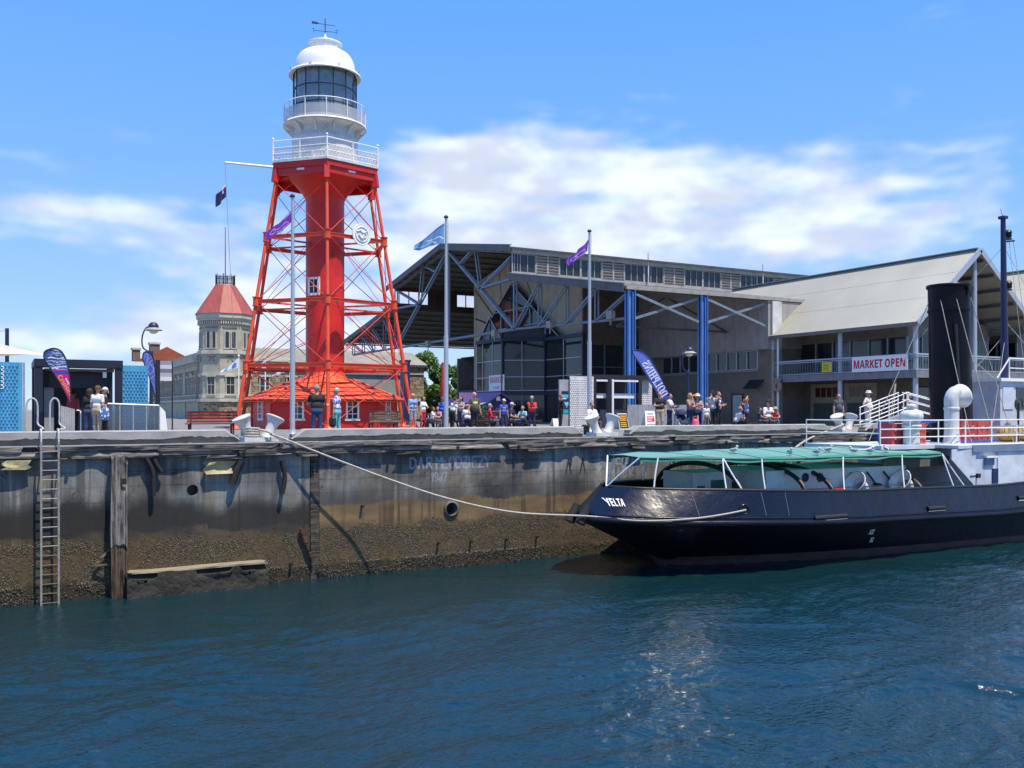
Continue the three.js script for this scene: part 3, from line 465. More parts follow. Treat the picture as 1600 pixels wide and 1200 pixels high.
  for (let k = 0; k < NS; k++) for (let i = 0; i < 3; i++) part('pane', slab([pc(k, rows[i] + 0.02, lr - 0.012), pc(k + 1, rows[i] + 0.02, lr - 0.012), pc(k + 1, rows[i + 1] - 0.02, lr - 0.012), pc(k, rows[i + 1] - 0.02, lr - 0.012)], 0.004), M.clear, fr);
  const cu = []; for (let i = 0; i <= 160; i++) { const a = i / 160 * Math.PI * 2; cu.push([Math.sin(a) * (1.42 + 0.03 * Math.sin(i * 2.1)), Math.cos(a) * (1.42 + 0.03 * Math.sin(i * 2.1))]); }
  part('curtain', grid(160, 1, (a, b) => { const c = cu[Math.round(a * 160)]; return V(c[0], lerp(rows[0], G1 - 0.05, b), c[1]); }), mot([0.62, 0.68, 0.68], 0.95, 0.8, 0.003, { side: THREE.DoubleSide }), fr);
  part('floor_plate', new THREE.CylinderGeometry(1.6, 1.6, 0.05, 24).translate(0, G0 + 0.05, 0), M.dark, fr);
  // dome
  const dm = []; for (let i = 0; i <= 12; i++) { const t = i / 12 * 1.45; dm.push([1.0 + 0.62 * Math.pow(Math.cos(t), 0.95), G1 + 0.16 + Math.sin(t) / Math.sin(1.45) * (yy(84) - G1 - 0.16)]); }
  const D = part('dome', [lathe([[0, G1 + 0.05], [1.7, G1], [1.9, G1 - 0.1], [1.92, G1 - 0.04], [1.9, G1 + 0.04], [1.62, G1 + 0.16], ...dm, [0.8, yy(84)]], 44)], M.whiteP, lh);
  part('dome_step_ring', [new THREE.TorusGeometry(1.22, 0.025, 6, 40).rotateX(Math.PI / 2).translate(0, yy(90), 0), ...Array.from({ length: 8 }, (_, k) => rod(V(Math.sin(k * 0.785) * 1.0, yy(88), Math.cos(k * 0.785) * 1.0), V(Math.sin(k * 0.785) * 1.22, yy(90), Math.cos(k * 0.785) * 1.22), 0.018))], M.whiteP, D);
  part('vent_drum', [lathe([[0.8, yy(86)], [0.8, yy(73)], [0.88, yy(72)], [0.9, yy(69)], [0.82, yy(68)], [0.5, yy(66)], [0.2, yy(64)], [0.12, yy(62)], [0.05, yy(54)], [0, yy(52)]], 28), ...Array.from({ length: 8 }, (_, k) => bx(0.05, 0.34, 0.03).rotateY(k * 0.785).translate(Math.sin(k * 0.785) * 0.81, yy(80), Math.cos(k * 0.785) * 0.81))], M.whiteP, D);
  for (let k = 0; k < 8; k++) { const a = k * 0.785 + 0.35; part('roof_eyelet', new THREE.TorusGeometry(0.06, 0.018, 5, 10).rotateY(a).translate(Math.sin(a) * 1.9, G1 + 0.1, Math.cos(a) * 1.9), M.galv, D); }
  const vy = yy(49), vs = []; for (const [a, b] of [[1, 0], [0, 1]]) vs.push(rod(V(-0.62 * a, vy, -0.62 * b), V(0.62 * a, vy, 0.62 * b), 0.016));
  part('weather_vane', [rod(V(0, yy(54), 0), V(0, yy(29), 0), 0.022), ...vs, bx(0.16, 0.02, 0.02, 0.62, vy + 0.1, 0), bx(0.02, 0.2, 0.02, 0.62, vy, 0), bx(0.02, 0.2, 0.02, -0.62, vy, 0), bx(0.1, 0.02, 0.02, -0.62, vy + 0.1, 0), bx(0.02, 0.2, 0.02, 0, vy, 0.62), bx(0.02, 0.2, 0.02, 0, vy, -0.62), rod(V(-0.7, yy(38), 0.1), V(0.55, yy(38), -0.1), 0.016), slab([V(-0.7, yy(38) + 0.07, 0.1), V(-0.35, yy(38) + 0.05, 0.05), V(-0.35, yy(38) - 0.05, 0.05), V(-0.7, yy(38) - 0.07, 0.1)], 0.01)], M.dark, D);
  // yard arm for signal flags, off the left corner
  { const a = hex(3.1, 5), up = V(a.x, PY - 0.25, a.z), out = up.clone().add(V(-2.35, 0.02, 0.35)); part('yard_arm', [rod(up, out, 0.07, 0.05, 8)], M.whiteP, lh); lh.userData.yard = 0;
    lh.updateMatrixWorld(true); globalThis.__yard = lh.localToWorld(out.clone()); delete lh.userData.yard; }
  // round white emblem plate on the front-right ring
  { const a = leg(0, 14.2), b = leg(1, 14.2), c = a.clone().lerp(b, 0.56), an = Math.atan2(b.x - a.x, b.z - a.z) - Math.PI / 2, pr = g => g.rotateY(an).translate(c.x * 1.06, c.y + 0.02, c.z * 1.06);
    const e = part('emblem_plate', [pr(new THREE.CylinderGeometry(0.56, 0.56, 0.05, 32).rotateX(Math.PI / 2)), pr(new THREE.TorusGeometry(0.53, 0.035, 6, 36))], M.whiteP, lh, 'round white plate with a raised grey-white crest');
    const rg = std([0.6, 0.64, 0.65], 0.5);
    part('crest', [pr(new THREE.TorusGeometry(0.38, 0.025, 6, 30).translate(0, 0, 0.035)), pr(tube([V(-0.3, 0.12, 0.045), V(-0.12, 0.2, 0.045), V(0.05, 0.1, 0.045), V(0.28, 0.16, 0.045)], 0.035, 16, 5)), pr(tube([V(-0.2, -0.02, 0.045), V(-0.02, -0.2, 0.045), V(0.12, -0.02, 0.045), V(0.06, -0.24, 0.045)], 0.05, 16, 5)), pr(new THREE.TorusGeometry(0.1, 0.03, 5, 14).translate(0.17, -0.05, 0.04))], rg, e); }
  // the octagonal keeper's hut round the foot
  const o8 = (r, k, y) => { const a = k * Math.PI / 4 - 0.03; return V(Math.sin(a) * r, y, Math.cos(a) * r); }, EV = 1.52, HR = 3.8;
  for (let k = 0; k < 8; k++) {
    const a = o8(HR, k, 0), b = o8(HR, k + 1, 0), mid = a.clone().lerp(b, 0.5), n = mid.clone().normalize(), an = Math.atan2(n.x, n.z);
    const w = part('hut_wall', slab([o8(HR, k, -0.02), o8(HR, k + 1, -0.02), o8(HR, k + 1, EV), o8(HR, k, EV)], 0.12), M.red, lh);
    part('corner_post', rod(o8(HR, k, 0), o8(HR, k, EV), 0.07, 0.07, 8), M.red, w);
    const pr = g => g.rotateY(an).translate(mid.x, 0.98, mid.z), ww = 0.62, hh = 0.98;
    const wf = part('window', [[ww + 0.16, 0.09, 0, hh / 2], [ww + 0.2, 0.1, 0, -hh / 2], [0.09, hh, -ww / 2, 0], [0.09, hh, ww / 2, 0]].map(([q, h, x, y]) => pr(bx(q, h, 0.09, x, y, 0.03))), M.whiteP, w);
    part('pane', pr(bx(ww, hh, 0.04, 0, 0, 0.01)), M.glass, wf);
    part('glazing_bar', [pr(bx(0.035, hh, 0.03, 0, 0, 0.045)), pr(bx(ww, 0.035, 0.03, 0, 0.16, 0.046)), pr(bx(ww, 0.035, 0.03, 0, -0.2, 0.046))], M.whiteP, wf);
    // roof of lapped iron sheets
    const ra = (t, s) => { const r = lerp(4.25, 1.4, t), y = lerp(EV - 0.04, 2.62, t) + 0.10 * Math.sin(t * Math.PI) * -0.4; return o8(r, k, y).lerp(o8(r, k + 1, y), s); };
    const rf = part('hut_roof', slab([ra(0, 0), ra(0, 1), ra(1, 1), ra(1, 0)].map(p => p.add(V(0, -0.03, 0))), 0.06), M.redRoof, lh);
    const rowsN = [6, 5, 4, 3, 2];
    rowsN.forEach((n_, i) => { for (let q = 0; q < n_; q++) { const t0 = i / 5 - 0.02, t1 = (i + 1) / 5 + 0.015, s0 = q / n_ + 0.008, s1 = (q + 1) / n_ - 0.008, j = rr(0.005, 0.03); part('roof_sheet', slab([ra(t0, s0).add(V(0, 0.055 + j, 0)), ra(t0, s1).add(V(0, 0.055 + rr(0, 0.02), 0)), ra(t1, s1).add(V(0, 0.012, 0)), ra(t1, s0).add(V(0, 0.012, 0))], 0.035), M.redRoof, rf); } });
    part('hip_roll', rod(ra(0, 0).add(V(0, 0.05, 0)), ra(1, 0).add(V(0, 0.05, 0)), 0.05), M.redRoof, rf);
  }
}
// ---------------------------------------------------------------- the market shed
const corrM = (c, rough = 0.65, n = 1.6, axis = 0) => new THREE.MeshStandardMaterial({ color: lin(c), roughness: rough, map: R(STREAK, 's', 0.3), bumpMap: axis ? R(CORR, 'c', 0.001, n) : R(CORR, 'c', n, 0.001), bumpScale: 0.02 });
const SX = 34.2, SX1 = 100, ZE = -19.25, ZC = -33.95, ZR = -46.1, ZF = -58.3, ZB = -73, YE = 12.9, YC0 = 15.45, YC1 = 17.5, YR = 19.55;
{
  const sh = thing('market_shed', 'big old wharf shed with open steel trusses, clerestory windows and grey iron roof', 'building');
  const roofM = corrM([0.2, 0.2, 0.195]), fascia = stk([0.16, 0.165, 0.17], 0.7), pale = mot([0.5, 0.49, 0.45], 0.85, 0.4, 0.006);
  const plane = (x0, x1, za, ya, zb, yb, th) => slab([V(x0, ya, za), V(x1, ya, za), V(x1, yb, zb), V(x0, yb, zb)], th);
  part('aisle_roof', plane(SX - 0.5, SX1, ZE, YE, ZC, YC0, 0.12), roofM, sh);
  part('monitor_roof', plane(SX - 0.7, SX1, ZC + 0.5, YC1, ZR, YR, 0.12), roofM, sh);
  part('monitor_roof', plane(SX - 0.7, SX1, ZR, YR, ZF - 0.6, YC1 - 0.1, 0.12), roofM, sh);
  part('aisle_roof', plane(SX - 0.5, SX1, ZF, YC0, ZB, YE, 0.12), roofM, sh);
  part('bargeboard', [bar(V(SX - 0.78, YC1 - 0.1, ZC + 0.5), V(SX - 0.78, YR - 0.1, ZR), 0.08, 0.5), bar(V(SX - 0.78, YR - 0.1, ZR), V(SX - 0.78, YC1 - 0.25, ZF - 0.7), 0.08, 0.5)], fascia, sh);
  part('bargeboard', [bar(V(SX - 0.55, YE - 0.12, ZE + 0.05), V(SX - 0.55, YC0 - 0.12, ZC), 0.08, 0.5)], fascia, sh);
  part('bargeboard', [bar(V(SX - 0.55, YC0 - 0.1, ZF), V(SX - 0.55, YE - 0.1, ZB), 0.08, 0.5)], fascia, sh);
  part('gable_flashing', [bar(V(SX - 0.72, YC1 + 0.14, ZC + 0.5), V(SX - 0.72, YR + 0.16, ZR), 0.3, 0.05), bar(V(SX - 0.5, YE + 0.15, ZE), V(SX - 0.5, YC0 + 0.14, ZC), 0.3, 0.05)], M.galv, sh);
  part('ridge_cap', b2(SX - 0.7, SX1, YR, YR + 0.12, ZR - 0.25, ZR + 0.25), M.galv, sh);
  part('eave_gutter', [b2(SX - 0.4, 52, YE - 0.24, YE - 0.02, ZE + 0.02, ZE + 0.2)], mot([0.42, 0.41, 0.37], 0.8, 0.7, 0.02), sh, 'weathered pale gutter along the eave');
  // clerestory: louvres and windows in turn
  const cl = part('clerestory_frame', [b2(SX - 0.4, SX1, YC1 - 0.42, YC1 - 0.06, ZC - 0.08, ZC + 0.3), b2(SX - 0.4, SX1, YC0, YC0 + 0.22, ZC - 0.05, ZC + 0.12)], pale, sh);
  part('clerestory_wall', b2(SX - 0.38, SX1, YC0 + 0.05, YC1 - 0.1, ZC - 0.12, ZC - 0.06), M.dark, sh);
  const wg = M.glass, lm = mot([0.46, 0.45, 0.42], 0.8, 1.2, 0.004), y0 = YC0 + 0.22, y1 = YC1 - 0.42;
  let x = SX - 0.35;
  const winUnit = (w) => { const f = part('clerestory_window', [b2(x, x + 0.09, y0, y1, ZC, ZC + 0.1), b2(x + w - 0.09, x + w, y0, y1, ZC, ZC + 0.1), b2(x, x + w, y0, y0 + 0.06, ZC + 0.01, ZC + 0.11), b2(x, x + w, y1 - 0.06, y1, ZC + 0.01, ZC + 0.11)], lm, sh); const n = 3; for (let i = 0; i < n; i++) { const a = x + 0.09 + (w - 0.18) * i / n, b = x + 0.09 + (w - 0.18) * (i + 1) / n; part('pane', b2(a + 0.03, b - 0.03, y0 + 0.06, y1 - 0.06, ZC - 0.03, ZC + 0.02), wg, f); if (i) part('mullion', b2(a - 0.03, a + 0.03, y0 + 0.06, y1 - 0.06, ZC - 0.02, ZC + 0.08), lm, f); } x += w; };
  const louvre = (w) => { const f = part('louvre', b2(x + 0.02, x + w - 0.02, y0, y1, ZC - 0.04, ZC), M.dark, sh); part('jamb', b2(x, x + 0.08, y0, y1, ZC, ZC + 0.14), lm, f); part('jamb', b2(x + w - 0.08, x + w, y0, y1, ZC, ZC + 0.14), lm, f); for (let i = 0; i < 6; i++) { const y = y0 + (i + 0.4) * (y1 - y0) / 6; part('slat', bx(w - 0.16, 0.2, 0.03).rotateX(0.75 + rr(-0.12, 0.12)).translate(x + w / 2, y, ZC + 0.08), lm, f); } x += w; };
  winUnit(2.1); louvre(1.05); louvre(1.05);
  while (x < 72) { winUnit(2.0); winUnit(2.0); louvre(1.1); louvre(1.1); }
  for (const px of [1013, 1192]) { const q = onZ(px, 450, ZC + 0.3); part('vent_pipe', [rod(V(q.x, YC0, ZC + 0.3), V(q.x, YC1 + 0.6, ZC + 0.3), 0.06)], M.white, sh); }
  // far clerestory, open to the sky between its posts
  part('far_clerestory', [b2(SX, SX1, YC1 - 0.5, YC1, ZF - 0.1, ZF + 0.1), b2(SX, SX1, YC0 - 0.2, YC0 + 0.35, ZF - 0.1, ZF + 0.1)], stk([0.12, 0.07, 0.05]), sh);
  for (let q = SX + 0.3, i = 0; q < 80; q += 1.05, i++) { const m3 = i % 6; part('far_mullion', m3 < 3 ? b2(q - 0.04, q + 0.04, YC0 + 0.35, YC1 - 0.5, ZF - 0.05, ZF + 0.05) : b2(q - 0.04, q + 1.1, YC0 + 0.33, YC1 - 0.48, ZF - 0.06, ZF + 0.06), stk([0.10, 0.06, 0.05]), sh); }
  // purlins under the roofs
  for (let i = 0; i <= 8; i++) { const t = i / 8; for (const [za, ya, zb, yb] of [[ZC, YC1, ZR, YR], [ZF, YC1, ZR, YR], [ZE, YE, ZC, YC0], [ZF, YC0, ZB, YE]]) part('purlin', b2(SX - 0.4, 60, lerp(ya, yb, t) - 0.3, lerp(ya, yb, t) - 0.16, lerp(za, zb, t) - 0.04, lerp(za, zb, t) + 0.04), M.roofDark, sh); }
  // trusses; the end truss in blue-grey steel, others behind it in the dark
  const truss = (tx, m, name, full) => {
    const Q = (z, y) => V(tx, y, z), bot = 11.3, mem = [];
    const T = (z0, y0_, z1, y1_, w = 0.16) => { mem.push(part(name, [bar(Q(z0, y0_).add(V(-0.13, 0, 0)), Q(z1, y1_).add(V(-0.13, 0, 0)), 0.07, w), bar(Q(z0, y0_).add(V(0.13, 0, 0)), Q(z1, y1_).add(V(0.13, 0, 0)), 0.07, w)], m, sh)); };
    const b1 = 11.35, bE = 10.9;
    part('bottom_chord', rod(Q(ZE, bE), Q(ZC + 0.0, b1), 0.1), m, sh); part('bottom_chord', rod(Q(ZC, b1), Q(ZB + 2, b1), 0.12), m, sh);
    T(ZE, YE - 0.35, ZC, YC0 - 0.35); T(ZC, YC1 - 0.3, ZR, YR - 0.3); T(ZF, YC1 - 0.3, ZR, YR - 0.3); T(ZF, YC0 - 0.3, ZB, YE - 0.4);
    T(ZC, b1, ZC, YC1 - 0.3, 0.18); T(ZF, b1, ZF, YC1 - 0.3, 0.18); T(ZR, b1, ZR, YR - 0.4, 0.24);
    T(ZC, b1, ZR, YR - 0.4, 0.2); T(ZF, b1, ZR, YR - 0.4, 0.2);
    for (const [z, s] of [[ZC, 1], [ZF, -1]]) { const mid = lerp(z, ZR, 0.48), my = lerp(b1, YR - 0.4, 0.48); T(z, YC0 - 0.2, mid, my); T(mid, my, z, YC1 - 0.4); T(mid, my, lerp(z, ZR, 0.55), lerp(YC1, YR, 0.55) - 0.3); T(lerp(z, ZR, 0.8), lerp(b1, YR - 0.4, 0.8), lerp(z, ZR, 0.6), lerp(YC1, YR, 0.6) - 0.3); }
    for (let i = 0; i < 4; i++) { const za = lerp(ZC, ZE, i / 4), zb = lerp(ZC, ZE, (i + 1) / 4), ba = lerp(b1, bE, i / 4), bb = lerp(b1, bE, (i + 1) / 4), ta = lerp(YC0, YE, i / 4) - 0.35, tb = lerp(YC0, YE, (i + 1) / 4) - 0.35; T(za, ba, zb, tb, 0.12); T(zb, bb, zb, tb, 0.1); }
    for (let i = 0; i < 4; i++) { const za = lerp(ZF, ZB + 2, i / 4), zb = lerp(ZF, ZB + 2, (i + 1) / 4), ta = lerp(YC0, YE, i / 4) - 0.4, tb = lerp(YC0, YE, (i + 1) / 4) - 0.4; T(za, b1, zb, tb, 0.12); T(zb, b1, zb, tb, 0.1); }
  };
  truss(SX, M.truss, 'truss_member'); truss(SX + 24, M.truss, 'inner_truss_member');
  for (const px of [672, 776, 863, 958]) { const z = EYE.z - (0.8764 - 0.4816 * tOf(px)) * SX / (0.8764 * tOf(px) + 0.4816); part('flood_lamp', [b2(SX - 0.35, SX - 0.05, 11.0, 11.5, z - 0.3, z + 0.3), rod(V(SX - 0.2, 10.6, z), V(SX - 0.2, 11.1, z), 0.05)], mot([0.45, 0.42, 0.33], 0.6), sh); }
  // blue columns on the water side, with cross-braces between them
  const colX = [SX, SX + 5.8, SX + 11.6];
  for (const cx of colX.slice(0, 2)) part('blue_column', [b2(cx - 0.27, cx + 0.27, DECK - 0.05, YE - 0.25, ZE - 0.04, ZE + 0.04), b2(cx - 0.27, cx - 0.22, DECK - 0.05, YE - 0.25, ZE - 0.22, ZE + 0.22), b2(cx + 0.22, cx + 0.27, DECK - 0.05, YE - 0.25, ZE - 0.22, ZE + 0.22), rod(V(cx + 0.12, DECK, ZE + 0.12), V(cx + 0.12, YE - 0.4, ZE + 0.12), 0.05)], M.bluePost, sh, 'tall bright blue steel column');
  for (let i = 0; i < 2; i++) { const a = colX[i] + 0.4, b = colX[i + 1] - 0.4; for (const [ya, yb] of [[10.9, YE - 0.5], [YE - 0.5, 10.9]]) part('cross_brace', bar(V(a, ya, ZE + (ya > yb ? 0.07 : -0.07)), V(b, yb, ZE + (ya > yb ? 0.07 : -0.07)), 0.08, 0.16), M.truss, sh); }
  part('back_brace', [bar(V(36, 10.8, ZE - 4), V(45.6, 10.8, ZE - 4), 0.12, 0.16), bar(V(36, 10.8, ZE - 4), V(40, 12.9, ZE - 4), 0.08, 0.14), bar(V(45.6, 10.8, ZE - 4), V(40.4, 12.9, ZE - 4), 0.08, 0.14)], M.roofDark, sh);
  // enclosed east part: windowed side wall facing the open bay
  const WX = 46, zA = ZE + 0.1, zB = ZC;
  const renderM = mot([0.26, 0.22, 0.18], 0.92, 0.35, 0.012);
  part('side_wall_lower', [b2(WX, WX + 0.4, DECK - 0.02, 8.0, zB, zA), b2(WX, WX + 0.4, 8.0, 9.36, zB, -31.0), b2(WX, WX + 0.4, 8.0, 9.36, -20.5, zA), b2(WX + 0.4, SX1, DECK - 0.02, 9.4, zA - 0.4, zA - 0.01)], renderM, sh, 'brown rendered lower wall');
  part('side_wall_upper', [slab([V(WX - 0.06, 9.36, zA), V(WX - 0.06, YE - 0.1, zA), V(WX - 0.06, YC0 - 0.15, zB), V(WX - 0.06, 9.36, zB)].reverse(), 0.3), b2(WX + 0.25, SX1, 9.41, YE - 0.3, zA - 0.3, zA + 0.03)], new THREE.MeshStandardMaterial({ color: lin([0.45, 0.44, 0.43]), roughness: 0.7, map: R(STREAK, 's', 0.3), bumpMap: R(CORR, 'c', 0.8, 0.001), bumpScale: 0.02 }), sh, 'pale corrugated upper wall');
  part('corner_pier', b2(WX - 0.08, WX + 0.75, DECK - 0.02, 9.3, zA + 0.02, zA + 0.22), mot([0.46, 0.41, 0.33], 0.9, 0.5, 0.01), sh); part('corner_flashing', b2(WX - 0.1, WX + 0.75, 9.3, YE - 0.3, zA + 0.04, zA + 0.16), M.white, sh);
  for (let i = 0; i < 10; i++) { const z0 = lerp(-31, -20.5, i / 10), z1 = lerp(-31, -20.5, (i + 1) / 10); const f = part('side_window', [b2(WX - 0.05, WX + 0.1, 8.0, 9.36, z1 - 0.05, z1 + 0.05), b2(WX - 0.05, WX + 0.1, 8.0, 8.07, z0 + 0.05, z1 - 0.05), b2(WX - 0.05, WX + 0.1, 9.29, 9.36, z0 + 0.05, z1 - 0.05)], M.galv, sh); part('pane', b2(WX + 0.04, WX + 0.08, 8.07, 9.29, z0 + 0.05, z1 - 0.05), M.glass, f); }
  part('window_sill', b2(WX - 0.12, WX, 7.86, 7.98, -31.1, -20.4), M.concrete, sh);
  { const z = EYE.z - (0.8764 - 0.4816 * tOf(1153)) * WX / (0.8764 * tOf(1153) + 0.4816); const d = part('side_door', [b2(WX - 0.06, WX, DECK, 6.25, z - 0.5, z + 0.5)], M.galv, sh); part('door_frame', [b2(WX - 0.1, WX, DECK, 6.35, z - 0.6, z - 0.5), b2(WX - 0.1, WX, DECK, 6.35, z + 0.5, z + 0.6), b2(WX - 0.1, WX, 6.25, 6.35, z - 0.5, z + 0.5)], stk([0.16, 0.02, 0.03]), d);
    part('door_hood', slab([V(WX - 0.02, 7.3, z + 1.2), V(WX - 0.7, 6.7, z + 1.2), V(WX - 0.7, 6.7, z + 2.6), V(WX - 0.02, 7.3, z + 2.6)], 0.06), M.dark, sh); }
  // back wall of the bay with tall glazing
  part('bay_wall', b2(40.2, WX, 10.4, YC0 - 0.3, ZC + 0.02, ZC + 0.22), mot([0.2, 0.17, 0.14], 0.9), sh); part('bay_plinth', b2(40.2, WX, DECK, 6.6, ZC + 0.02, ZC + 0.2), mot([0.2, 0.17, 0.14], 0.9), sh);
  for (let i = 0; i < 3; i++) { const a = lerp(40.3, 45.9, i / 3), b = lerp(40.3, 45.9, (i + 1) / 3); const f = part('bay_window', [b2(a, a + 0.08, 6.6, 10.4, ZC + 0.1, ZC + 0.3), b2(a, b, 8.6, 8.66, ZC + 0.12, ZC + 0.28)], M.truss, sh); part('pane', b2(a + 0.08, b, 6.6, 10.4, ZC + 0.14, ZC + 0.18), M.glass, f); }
  // cream end wall behind the trusses
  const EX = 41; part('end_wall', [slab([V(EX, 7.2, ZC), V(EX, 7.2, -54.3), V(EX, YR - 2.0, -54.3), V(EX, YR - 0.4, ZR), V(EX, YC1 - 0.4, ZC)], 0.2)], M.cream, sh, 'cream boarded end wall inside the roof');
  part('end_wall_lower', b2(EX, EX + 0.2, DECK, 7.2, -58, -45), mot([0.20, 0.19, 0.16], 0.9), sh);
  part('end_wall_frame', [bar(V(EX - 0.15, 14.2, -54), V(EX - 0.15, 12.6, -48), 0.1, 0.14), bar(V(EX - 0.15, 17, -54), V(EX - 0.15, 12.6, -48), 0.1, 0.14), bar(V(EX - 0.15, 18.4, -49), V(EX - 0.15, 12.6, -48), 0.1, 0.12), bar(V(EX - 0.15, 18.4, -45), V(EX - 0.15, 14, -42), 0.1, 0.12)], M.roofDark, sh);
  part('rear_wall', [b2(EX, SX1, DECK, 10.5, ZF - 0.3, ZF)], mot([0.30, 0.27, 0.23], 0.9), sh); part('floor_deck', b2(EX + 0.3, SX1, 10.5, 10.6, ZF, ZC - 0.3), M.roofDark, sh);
}
// glazed entrance pavilion under the shed roof
{
  const pv = thing('entrance_pavilion', 'two-storey glazed entrance pavilion with navy frames under the market shed roof', 'pavilion');
  const A = V(37, 0, -46.05), B = V(37, 0, -41.2), C = V(40.06, 0, -39.3), D = V(40.06, 0, -33.5), Y0 = 6.75, Y1 = 11.05;
  const nav = std([0.02, 0.028, 0.06], 0.45), al = std([0.5, 0.53, 0.56], 0.4, { metalness: 0.3 });
  const L = (p, q, t, y) => V(lerp(p.x, q.x, t), y, lerp(p.z, q.z, t));
  const gl = new THREE.MeshPhysicalMaterial({ color: lin([0.016, 0.02, 0.022]), roughness: 0.05, ior: 1.48 });
  const wall = (p, q, cuts, rows) => {
    part('storey_beam', bar(L(p, q, 0, Y0 - 0.12), L(p, q, 1, Y0 - 0.12), 0.3, 0.36), nav, pv); part('eave_beam', bar(L(p, q, 0, Y1 + 0.1), L(p, q, 1, Y1 + 0.1), 0.3, 0.3), nav, pv);
    for (let i = 0; i + 1 < cuts.length; i++) { for (let j = 0; j + 1 < rows.length; j++) { const w = part('glazing_frame', [bar(L(p, q, cuts[i], rows[j]), L(p, q, cuts[i + 1], rows[j]), 0.08, 0.06), bar(L(p, q, cuts[i], rows[j]), L(p, q, cuts[i], rows[j + 1]), 0.08, 0.08)], al, pv); part('pane', slab([L(p, q, cuts[i], rows[j]), L(p, q, cuts[i + 1], rows[j]), L(p, q, cuts[i + 1], rows[j + 1]), L(p, q, cuts[i], rows[j + 1])], 0.02), gl, w); }
      part('lower_pane', slab([L(p, q, cuts[i], DECK), L(p, q, cuts[i + 1], DECK), L(p, q, cuts[i + 1], Y0 - 0.3), L(p, q, cuts[i], Y0 - 0.3)], 0.02), M.glass, pv); part('mullion', bar(L(p, q, cuts[i], DECK), L(p, q, cuts[i], Y0 - 0.3), 0.08, 0.08), al, pv); }
    part('corner_post', bar(L(p, q, 1, DECK), L(p, q, 1, Y1 + 0.2), 0.22, 0.22), nav, pv);
  };
  wall(A, B, [0, 0.235, 0.62, 1], [Y0 + 0.1, 8.0, 9.4, Y1]); wall(B, C, [0, 0.45, 1], [Y0 + 0.1, 8.0, 9.4, Y1]); wall(C, D, [0, 0.5, 1], [Y0 + 0.1, 8.0, 9.4, Y1]);
  part('canopy_roof', slab([V(37, Y1 + 0.28, B.z), V(40.06, Y1 + 0.28, C.z), V(40.06, 12.2, C.z - 0.4), V(38.2, 12.6, B.z - 1.2)], 0.08), stk([0.1, 0.11, 0.13]), pv);
  // glazed gables stepping up behind the truss
  const gable = (p, q, h, mid, n) => { const ap = L(p, q, mid, Y1 + 0.25 + h), a = L(p, q, 0, Y1 + 0.25), b = L(p, q, 1, Y1 + 0.25), f = part('gable_frame', [bar(a, ap, 0.1, 0.1), bar(b, ap, 0.1, 0.1), bar(a, b, 0.1, 0.1), bar(L(p, q, mid, Y1 + 0.25), ap, 0.1, 0.08)], nav, pv); part('gable_trim', [bar(a.clone().add(V(-0.08, 0, 0)), ap.clone().add(V(-0.08, 0, 0)), 0.05, 0.05), bar(b.clone().add(V(-0.08, 0, 0)), ap.clone().add(V(-0.08, 0, 0)), 0.05, 0.05)], al, f); part('pane', slab([a, b, ap], 0.02), gl, f); };
  gable(V(37, 0, -45.6), V(37, 0, -41.4), 1.9, 0.5);
  gable(V(40.2, 0, -52.6), V(40.2, 0, -37.4), 5.3, 0.47);
  for (const [z, y] of [[-49.3, 13.4], [-47.3, 15.0], [-42, 14.6], [-40, 13.0]]) part('gable_mullion', bar(V(40.1, Y1 + 0.25, z), V(40.1, y - 0.6, z), 0.08, 0.08), al, pv);
  part('gable_rail', [bar(V(40.1, 12.6, -50.6), V(40.1, 12.6, -39.3), 0.06, 0.06), bar(V(40.1, 14.2, -48.6), V(40.1, 14.2, -41.6), 0.06, 0.06)], al, pv);
  const sg = canvasTex(256, 200, (c, w, h) => { c.fillStyle = '#e9e8e6'; c.fillRect(0, 0, w, h); c.fillStyle = '#c8152a'; c.font = 'bold 92px sans-serif'; c.textAlign = 'center'; c.save(); c.translate(w / 2, 100); c.scale(0.62, 1.15); c.fillText('MARKET', 0, 0); c.restore(); c.fillStyle = '#5a6470'; c.font = 'bold 40px sans-serif'; c.save(); c.translate(w / 2, 172); c.scale(0.8, 1); c.fillText('TODAY', 0, 0); c.restore(); });
  const s = thing('market_window_sign', 'white window sign with red lettering MARKET on the pavilion glass', 'sign');
  const x = 36.9, q0 = onX(764, 606, x), q1 = onX(788, 606, x), yT = onX(776, 586, x).y, yB = onX(776, 611, x).y;
  part('sign_sheet', quadUV(V(x, yB, q0.z), V(x, yB, q1.z), V(x, yT, q1.z), V(x, yT, q0.z)), printed(sg, 0.5), s);
  part('sign_back', b2(x + 0.004, x + 0.03, yB, yT, q0.z, q1.z), M.whiteP, s);
}
